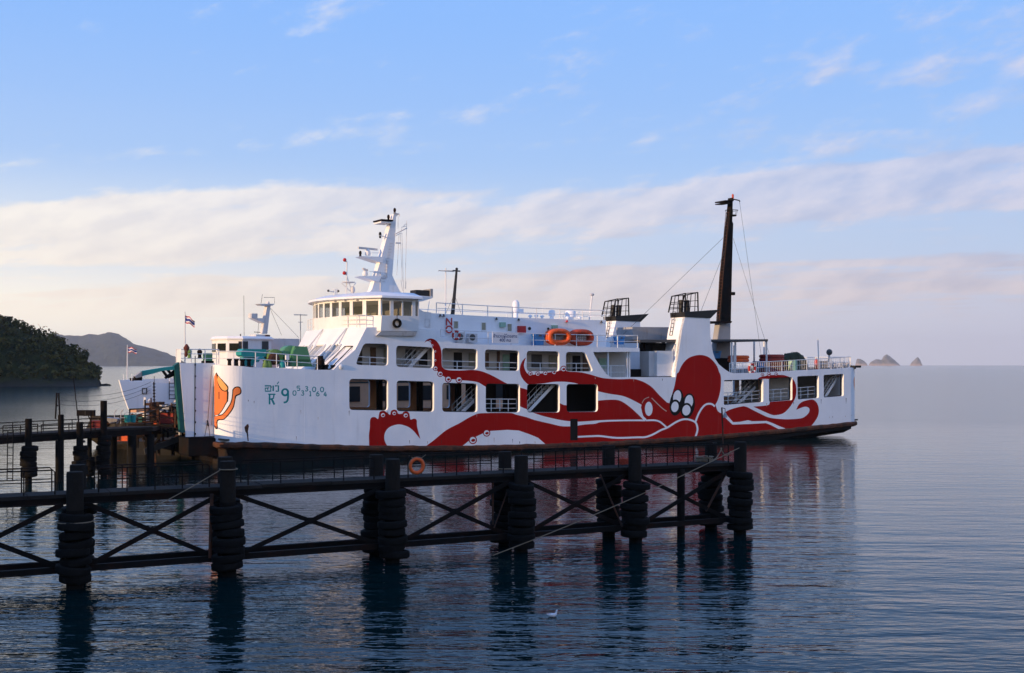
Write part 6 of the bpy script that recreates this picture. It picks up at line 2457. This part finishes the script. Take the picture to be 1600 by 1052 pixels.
# ---- white water bird
def bird():
    c = px_ground(864, 964)
    e = empty('water_bird', 'small white bird floating on the water below the pier', 'bird', c, RAD(10))
    secs = [(-0.17, 0.07, 0.008, 0.006), (-0.12, 0.055, 0.035, 0.022), (-0.04, 0.045, 0.058, 0.05), (0.04, 0.045, 0.055, 0.052), (0.085, 0.075, 0.034, 0.040), (0.095, 0.125, 0.018, 0.022), (0.10, 0.165, 0.022, 0.024), (0.122, 0.18, 0.020, 0.020), (0.14, 0.178, 0.010, 0.010)]
    mb = MB()
    rings = []
    for i, (x, z_, ry, rz) in enumerate(secs):
        nx, nz, nxt = secs[min(i + 1, len(secs) - 1)][0] - secs[max(i - 1, 0)][0], secs[min(i + 1, len(secs) - 1)][1] - secs[max(i - 1, 0)][1], 0
        l = math.hypot(nx, nz)
        ux, uz = -nz / l, nx / l
        rings.append([(x + ux * rz * math.sin(t), ry * math.cos(t), z_ + uz * rz * math.sin(t)) for t in [2 * math.pi * j / 12 for j in range(12)]])
    mb.loft(rings)
    mb.build('body', 'cloth_white', e, True)
    MB().loft([[(0.137, -0.007, 0.183), (0.137, 0.007, 0.183), (0.137, 0, 0.170)], [(0.185, -0.001, 0.172), (0.185, 0.001, 0.172), (0.185, 0, 0.169)]]).build('beak', 'dark_orange', e)
    for s in (-1, 1):
        MB().loft([[(0.06, s * 0.05, 0.06), (0.06, s * 0.058, 0.07), (0.05, s * 0.045, 0.09)], [(-0.05, s * 0.056, 0.05), (-0.05, s * 0.066, 0.065), (-0.05, s * 0.05, 0.092)], [(-0.19, s * 0.012, 0.085), (-0.19, s * 0.016, 0.09), (-0.19, s * 0.008, 0.095)]]).build('wing', 'cloth_white', e, True)
        MB().sphere((0.125, s * 0.019, 0.185), 0.005, 6, 4).build('eye', 'black', e)


bird()

# ================================================================ the landing jetty at the ferry bow
jetty = empty('jetty', 'dark landing jetty on piles leading to the ferry bow ramp', 'jetty')
JA, JB = px_depth(0, HZ, 66.0), px_depth(190, HZ, 73.5)
JA.z = JB.z = 0
DJ = (JB - JA).normalized()
NJ = Vector((-DJ.y, DJ.x, 0))          # away from the camera side
JZ = 2.93


def jpart(mb, name, m, parent=None, smooth=False):
    return mb.build(name, m, parent or jetty, smooth)


def jd(x):
    """distance along the jetty's near edge for a pixel column"""
    r = Vector(((x - 800) / F, 1.0, 0))
    t = JA.dot(NJ) / r.dot(NJ)
    return (r * t - JA).dot(DJ)


def jp(d, w, z):
    return JA + DJ * d + NJ * w + Vector((0, 0, z))


JW = 2.0
J_END = jd(238)


def jbox(mb, d0, d1, w0, w1, z0, z1):
    a = [jp(d0, w0, z0), jp(d1, w0, z0), jp(d1, w1, z0), jp(d0, w1, z0)]
    mb.prism([tuple(p) for p in a], (0, 0, z1 - z0))
    return mb


d = jd(0) - 14
while d < J_END:
    mb = MB()
    jbox(mb, d + 0.01, min(d + 1.6, J_END) - 0.01, 0, JW, JZ - 0.12 + random.uniform(-0.015, 0.015), JZ + random.uniform(-0.015, 0.015))
    jpart(mb, 'deck_slab', 'slab')
    d += 1.6
for w in (0.05, JW - 0.2):
    mb = MB()
    jbox(mb, jd(0) - 14, J_END, w, w + 0.15, JZ - 0.5, JZ - 0.13)
    jpart(mb, 'deck_beam', 'dark_steel')


def jpile(x, w, ztop, r, tyres=None, rt=0.5):
    d_ = jd(x)
    o = link('pile', pile_mesh(ztop, r, ('wet_shaded_concrete', 'tyre_rubber')), jetty)  # near-black tones put the jetty's shade into the pile colour
    # columns are measured on the near edge; shift along the jetty so the pile keeps its place
    o.location = jp(d_, w, 0)
    if tyres:
        z_ = tyres[0]
        while z_ < tyres[1]:
            t = link('tyre', TYRE, o)
            t.location = (random.uniform(-0.08, 0.08), random.uniform(-0.08, 0.08), z_)
            t.scale = (rt / 0.5,) * 2 + (1.15,)
            t.rotation_euler = (random.uniform(-0.1, 0.1), random.uniform(-0.1, 0.1), random.uniform(0, 6))
            z_ += 0.30
    return o


jpile(38.5, -0.35, 3.85, 0.19, (0.6, 2.25), 0.47)
jpile(90, -0.3, 4.0, 0.17)
jpile(119.5, -0.3, 3.5, 0.20, (0.4, 2.0), 0.44)
jpile(157, -0.3, 4.75, 0.20, (0.3, 2.6), 0.42)
jpile(150, 0.6, 1.6, 0.14, (0.2, 1.4), 0.36)
jpile(84, -0.4, 1.7, 0.16)
jpile(210, 0.2, 2.4, 0.26)
jpile(232, -0.2, 2.4, 0.24)
jpile(20, JW + 0.2, 3.3, 0.2)
jpile(215, JW + 0.4, 2.6, 0.3)
# handrails on both sides, far one rising to the ramp
for w, x0, x1, h in ((0.08, 6, 60, 0.55), (0.08, 66, 150, 0.50), (JW - 0.1, 2, 228, 0.62)):
    n = max(2, int((jd(x1) - jd(x0)) / 1.8))
    mb = MB()
    for hh in (h, h * 0.5):
        mb.tube([tuple(jp(jd(x0), w, JZ + hh)), tuple(jp(jd(x1), w, JZ + hh))], 0.03, 5)
    r_ = jpart(mb, 'handrail', 'dark_steel')
    me = MB().tube([(0, 0, 0), (0, 0, h)], 0.03, 5).mesh('rail_post', 'dark_steel')
    for i in range(n + 1):
        link('rail_post', me, r_).location = jp(jd(x0) + (jd(x1) - jd(x0)) * i / n, w, JZ)
mb = MB()
for t in (0.0, 0.35):
    mb.tube([tuple(px_depth(12 + 8 * t / 0.35 * 1.1, 672, 65.6)), tuple(px_depth(11 + 8 * t / 0.35 * 1.1, 752, 65.6))], 0.03, 4)
for y in range(676, 750, 12):
    mb.tube([tuple(px_depth(12, y, 65.6)), tuple(px_depth(20.5, y, 65.6))], 0.02, 4)
jpart(mb, 'ladder', 'dark_steel')
# A-frame over the second pile
for x0, x1 in ((88.5, 86.5), (91.5, 93.5)):
    mb = MB()
    Y = (jp(jd(90), 0, 0)).y
    mb.tube([tuple(px_depth(x1, 655, Y)), tuple(px_depth(x0, 614, Y))], 0.05, 5)
    jpart(mb, 'frame_leg', 'dark_steel')
mb = MB()
Y = jp(jd(90), 0, 0).y
mb.tube([tuple(px_depth(88, 634, Y)), tuple(px_depth(92, 634, Y))], 0.03, 4)
jpart(mb, 'frame_bar', 'dark_steel')

YJ = lambda x, w=0.5: jp(jd(x), w, 0).y


def jthing(name, label, cat, x, w=0.8, z=JZ):
    return empty(name, label, cat, jp(jd(x), w, z), math.atan2(DJ.y, DJ.x) - RAD(60))


def jw(x, y, w):
    return px_depth(x, y, YJ(x, w))


e = empty('leaning_pole', 'thin dark pole leaning above the jetty beside the sign box', 'pole', jw(123.5, 668, 0.4))
MB().tube([(0, 0, 0), tuple(jw(114.5, 590, 0.4) - jw(123.5, 668, 0.4))], [0.04, 0.025], 5).build('pole', 'dark_steel', e)
MB().torus((0, 0, 0.1), 0.06, 0.02, 'z', 10, 4).build('clamp', 'rust', e)
# sign box on posts, panel coloured dark to stand for its unlit back
Y = YJ(135, 0.5)
e = empty('sign_box', 'dark sign box on two posts above the jetty', 'sign', px_depth(135, 678, Y))
s_ = Y / F
MB().box((-14 * s_, -0.15, (678 - 650) * s_), (13 * s_, 0.15, (678 - 641) * s_)).build('panel', 'dark_steel', e)
MB().box((-1.0 * s_, -0.17, (678 - 650.5) * s_), (0.0 * s_, -0.14, (678 - 640.5) * s_)).build('panel_joint', 'black', e)
for dx in (-12.5, 7):
    MB().bar((dx * s_, 0, 0), (dx * s_, 0, (678 - 642) * s_), 0.07).build('post', 'dark_steel', e)
MB().bar((3 * s_, 0, 28 * s_), (7 * s_, 0, 20 * s_), 0.06).build('brace', 'dark_steel', e)
e = empty('hanging_float', 'small dark float hanging on a line below the jetty deck', 'float', jw(131, 690, -0.1))
MB().sphere((0, 0, 0), 0.10, 10, 8, (1, 1, 0.8)).build('float', 'black', e, True)
MB().tube([(0, 0, 0.05), (0.05, 0, 1.1)], 0.012, 4).build('line', 'dark_rope', e)


def crate(label, x0, y0, x1, y1, w, m, dep=0.7, nm='crate'):
    Y = YJ((x0 + x1) / 2, w)
    s = Y / F
    ww, hh = (x1 - x0) * s, (y1 - y0) * s
    e = empty(nm, label, 'box', px_depth((x0 + x1) / 2, y1, Y), RAD(18))
    MB().box((-ww * 0.46, -dep / 2, 0), (ww * 0.46, dep / 2, hh * 0.9)).build('body', m, e)
    MB().box((-ww * 0.5, -dep * 0.54, hh * 0.9), (ww * 0.5, dep * 0.54, hh)).build('lid', m, e)
    for s2 in (-1, 1):
        MB().box((s2 * ww * 0.3 - 0.03, -dep * 0.56, hh * 0.05), (s2 * ww * 0.3 + 0.03, -dep * 0.505, hh * 0.88)).build('batten', 'rust', e)
    return e


crate('orange brown box on the jetty beside the tallest pile', 142.5, 657.5, 161, 668.5, 0.6, 'faded_red')
# wheelbarrow
Y = YJ(176, 0.8)
s_ = Y / F
e = empty('wheelbarrow', 'old grey wheelbarrow standing on the jetty', 'wheelbarrow', px_depth(176, 667, Y))
MB().loft([[(-0.12, -0.2, 0.22), (0.28, -0.2, 0.22), (0.28, 0.2, 0.22), (-0.12, 0.2, 0.22)], [(-0.42, -0.32, 0.60), (0.42, -0.32, 0.52), (0.42, 0.32, 0.52), (-0.42, 0.32, 0.60)]]).build('tray', 'grey', e)
MB().lathe([(0.17, -0.04), (0.19, 0), (0.17, 0.04)], (-0.35, 0, 0.18), 14, 'y').build('wheel', 'tyre_rubber', e)
for s in (-1, 1):
    MB().tube([(-0.38, s * 0.06, 0.18), (0.2, s * 0.24, 0.24), (0.8, s * 0.28, 0.55)], 0.02, 5).build('handle', 'rust', e)
    MB().tube([(0.25, s * 0.22, 0.25), (0.3, s * 0.22, 0.0)], 0.02, 5).build('leg', 'rust', e)
for k, (x, lab) in enumerate(((181.5, 'left bent pipe rail standing behind the wheelbarrow'), (191.5, 'bent pipe rail standing nearer the ramp gear'))):
    e = empty('pipe_rail', lab.replace('left bent', 'bent'), 'rail', jw(x, 662, 1.4))
    s = YJ(x, 1.4) / F
    MB().tube([(-3 * s, 0, 0), (-2.5 * s, 0, 17 * s), (0, 0, 21 * s), (1.5 * s, 0, 22 * s)], 0.03, 5).build('pipe', 'pale_wire', e)
    MB().tube([(-2.8 * s, 0, 9 * s), (5 * s, 0, 9 * s)], 0.02, 4).build('crossbar', 'pale_wire', e)
for k, (x, lab) in enumerate(((199, 'green bucket on the jetty near the wheelbarrow'), (208, 'green bucket under the jetty canopy frame'))):
    e = empty('bucket', lab, 'bucket', jw(x, 660, 1.0))
    MB().lathe([(0.16, 0.0), (0.2, 0.45), (0.21, 0.46), (0.19, 0.46), (0.15, 0.05)], (0, 0, 0), 12).build('pail', 'teal', e, True)
    MB().torus((0, 0, 0.44), 0.2, 0.012, 'y', 12, 4, a0=0, a1=math.pi).build('bail', 'grey', e)

# ---- ramp gear: hinged ramp, gantry posts, cabins
gear = empty('ramp_gear', 'rusty linkspan machinery with posts and platforms at the jetty end', 'machinery', px_depth(235, 690, 84.0))
GO = gear.location.copy()
GO.z = 0
gear.location = GO


def gp(x, y, Y=84.00):
    return px_depth(x, y, Y) - GO


def gpart(mb, name, m, parent=None):
    return mb.build(name, m, parent or gear)


def gbox(name, m, x0, y0, x1, y1, Y, dep, parent=None):
    a, b = gp(x0, y0, Y), gp(x1, y1, Y)
    mb = MB()
    mb.box((a.x, a.y, b.z), (b.x, a.y + dep, a.z))
    return gpart(mb, name, m, parent)


def gbar(name, m, p, q, Y, t, parent=None):
    mb = MB()
    mb.bar(gp(*p, Y), gp(*q, Y), t)
    return gpart(mb, name, m, parent)


# the ramp flap
ra, rb = [gp(226, 702, 82.50), gp(284, 680.5, 85.00)], [gp(230, 700, 87.50), gp(288, 679.5, 90.50)]
mb = MB()
top4 = [ra[0], ra[1], rb[1], rb[0]]
mb.prism([tuple(p) for p in top4], (0, 0, -0.22))
ramp = gpart(mb, 'ramp', 'dark_steel')
for k in range(9):
    t = (k + 0.5) / 9
    a, b = ra[0].lerp(ra[1], t), rb[0].lerp(rb[1], t)
    mb = MB()
    mb.bar(a + Vector((0, 0, 0.03)), b + Vector((0, 0, 0.03)), 0.10, 0.06)
    gpart(mb, 'ramp_cleat', 'dark_grey', ramp)
mb = MB()
mb.bar(ra[0] + Vector((0, -0.03, -0.18)), ra[1] + Vector((0, -0.03, -0.18)), 0.06, 0.42)
gpart(mb, 'ramp_edge', 'dark_grey', ramp)
gbox('platform', 'dark_steel', 200, 663, 288, 668, 83.50, 5.0)
mb = MB()
mb.prism([tuple(p) for p in (gp(196, 669, 74.5), gp(240, 668, 75.5), gp(250, 666, 83.6), gp(203, 666, 83.6))], (0, 0, -0.25))
gpart(mb, 'approach_slab', 'slab')
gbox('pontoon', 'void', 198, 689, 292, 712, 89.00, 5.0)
gbox('side_girder', 'dark_steel', 200, 668, 250, 684, 83.40, 0.3)
gbar('girder_brace', 'dark_steel', (203, 671), (232, 688), 83.20, 0.22)
gbar('girder_brace', 'dark_steel', (236, 700), (258, 672), 83.20, 0.16)
gbox('leg', 'wet_shaded_concrete', 226, 684, 237, 722, 83.80, 0.5)
gbox('leg', 'rust', 241, 690, 243.5, 722, 83.20, 0.12)
gbox('machine_house', 'rust', 233, 629, 247, 661, 84.50, 1.6)
gbox('house_window', 'void', 238, 645, 245, 652, 84.42, 0.1)
gbox('cabinet', 'faded_red', 250, 645, 270.5, 664, 84.60, 1.4)
gbox('cabinet_top', 'rust', 249, 643.5, 272, 645.5, 84.50, 1.6)
gbox('board', 'sunlit_cream', 271, 647, 282, 662, 85.60, 0.1)
gbox('gantry_post', 'rust', 244.5, 628, 247.8, 683, 83.60, 0.2)
gbox('gantry_post', 'dark_steel', 201.5, 639, 203.3, 668, 83.60, 0.1)
gbox('gantry_post', 'dark_steel', 225.3, 625, 227.2, 668, 83.50, 0.1)
gbar('gantry_beam', 'dark_steel', (202, 640), (247, 637.5), 83.60, 0.10)
gbar('gantry_beam', 'rust', (200, 661.5), (240, 659), 83.50, 0.12)
gbar('handrail', 'dark_steel', (150, 660), (247, 642), 83.00, 0.06)
gbar('handrail', 'dark_steel', (205, 654), (283, 652), 83.30, 0.05)
gbar('handrail', 'rust', (203, 660), (238, 658), 83.30, 0.05)
gbar('boom', 'grey_white', (250, 643), (281, 622), 84.20, 0.14)
gbar('boom', 'grey_white', (258, 636), (262, 644), 84.20, 0.10)
gbar('boom', 'grey_white', (247, 634), (283, 634), 84.40, 0.10)
gbox('awning', 'sunlit_cream', 203.5, 639.5, 228, 644.5, 84.00, 1.2)
gbox('pulley_block', 'rust', 227, 630, 234, 634, 84.00, 0.4)
gbox('winch_drum', 'dark_steel', 256, 632, 283, 642, 85.50, 1.0)
mb = MB()
c = gp(228, 660, 83.90)
mb.lathe([(0.22, 0), (0.24, 0.05), (0.24, 0.66), (0.1, 0.74)], tuple(c), 14)
gpart(mb, 'white_tank', 'white')
gbox('tall_plate', 'white', 224.3, 621, 227.5, 634, 84.00, 0.08)
mb = MB()
c = gp(234, 628, 83.90)
mb.lathe([(0.12, 0), (0.14, 0.1), (0.05, 0.22)], tuple(c), 10)
gpart(mb, 'beacon', 'grey_white')
mb = MB()
mb.tube([gp(241, 630, 83.90), gp(240.5, 597, 83.90)], 0.05, 6)
for y in range(600, 630, 5):
    mb.cbox(gp(240.8, y, 83.90), (0.15, 0.12, 0.08))
mb.tube([gp(241, 600, 83.90), gp(241, 588, 83.90)], 0.02, 4)
gpart(mb, 'lamp_mast', 'dark_steel')
for x, y in ((219.5, 673), (222.5, 679), (232.5, 676)):
    gbox('hydraulic_cylinder', 'sunlit_cream' if x > 230 else 'rust', x, y - 3, x + 2.4, y + 9, 83.10, 0.14)
gbox('fender_beam', 'orange', 166, 680.5, 199, 690, 86.50, 0.5)
gbox('fender_beam', 'rust', 176, 681.5, 186, 688.5, 86.40, 0.1)
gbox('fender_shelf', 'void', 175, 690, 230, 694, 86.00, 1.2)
rg = random.Random(9)
for x, y0, y1, m, t_ in ((207, 646, 668, 'rust', 0.09), (212.5, 641, 668, 'grey_white', 0.05), (218, 647, 668, 'rust', 0.10), (236, 622, 640, 'rust', 0.08), (251, 634, 646, 'dark_steel', 0.08), (255.5, 663, 690, 'rust', 0.14), (262, 664, 684, 'dark_steel', 0.12), (268, 630, 646, 'rust', 0.07),
                         (274, 640, 668, 'rust', 0.12), (279, 627, 664, 'dark_steel', 0.10), (285, 652, 684, 'rust', 0.12), (215, 668, 700, 'dark_steel', 0.16), (249, 668, 712, 'rust', 0.16), (270, 684, 712, 'dark_steel', 0.2)):
    gbar('upright', m, (x, y0), (x + rg.uniform(-1, 1), y1), 83.0 + rg.uniform(0, 2.5), t_)
for x0, y0, x1, y1, m in ((204, 648, 248, 650, 'rust'), (206, 655, 246, 656, 'dark_steel'), (248, 668, 288, 671, 'rust'), (250, 676, 286, 669, 'dark_steel'), (236, 634, 284, 640, 'dark_steel'), (205, 677, 247, 674, 'rust'), (199, 671, 228, 667, 'rust'), (232, 692, 262, 688, 'rust')):
    gbar('pipe_run', m, (x0, y0), (x1, y1), 83.0 + rg.uniform(0, 1.5), 0.08)
for x, y, w_, h_, m in ((209, 662, 5, 6, 'rust'), (216, 660, 6, 8, 'dark_teal'), (240, 664, 7, 6, 'orange'), (253, 668, 8, 5, 'rust'), (264, 670, 6, 6, 'dark_steel'), (276, 663, 6, 7, 'rust'), (222, 652, 5, 4, 'rust'), (258, 640, 6, 5, 'grey')):
    gbox('machine_block', m, x, y - h_, x + w_, y, 83.2 + rg.uniform(0, 1.2), 0.5)
# hanging hoses
for p, q, s in (((222, 683), (228, 702), 0.1), ((205, 668), (212, 676), 0.2), ((262, 672), (272, 668), 0.3)):
    mb = MB()
    mb.tube(sag(gp(*p, 83.00), gp(*q, 83.00), s), 0.03, 5)
    gpart(mb, 'hose', 'dark_rope')

# ---- mooring lines
world_rope('dark mooring line from the ferry foredeck down to the ramp gear', W(497, 579, 0.05), px_depth(262, 635, 83.2), 0.12, 0.045, 'dark_rope')
world_rope('dark mooring line from the ramp gear along the jetty rail', px_depth(262, 635, 83.2), px_depth(150, 664, 72.5), 0.05, 0.04, 'dark_rope')
for k, (x0, y0, x1, y1, lab) in enumerate(((88, 616, 236, 597, 'uppermost thin wire from the jetty frame to the farther ferry'), (90, 625, 236, 603, 'middle thin wire from the jetty frame to the farther ferry'), (92, 632, 234, 610, 'lowest thin wire from the jetty frame to the farther ferry'))):
    world_rope(lab, px_depth(x0, y0, YJ(90, 0.3)), FM2 @ Vector(fp2(x1, y1, -0.05)), 0.5, 0.014, 'wire', 'wire')

# ================================================================ air over the bay
hz_m = bpy.data.materials.new('haze_air')
hz_m.use_nodes = True
t = NT(hz_m.node_tree)
pv = t.n('ShaderNodeVolumePrincipled', {'Color': (0.92, 0.93, 0.97, 1), 'Density': 0.00006, 'Anisotropy': 0.1})
out = t.n('ShaderNodeOutputMaterial')
t.t.links.new(pv.outputs[0], out.inputs['Volume'])
MATS['haze_air'] = hz_m
mb = MB()
mb.box((-9500, -1700, -4.5), (9500, 12500, 270))
tag(mb.build('haze', 'haze_air'), 'thin morning haze lying over the bay', 'haze', kind='stuff')
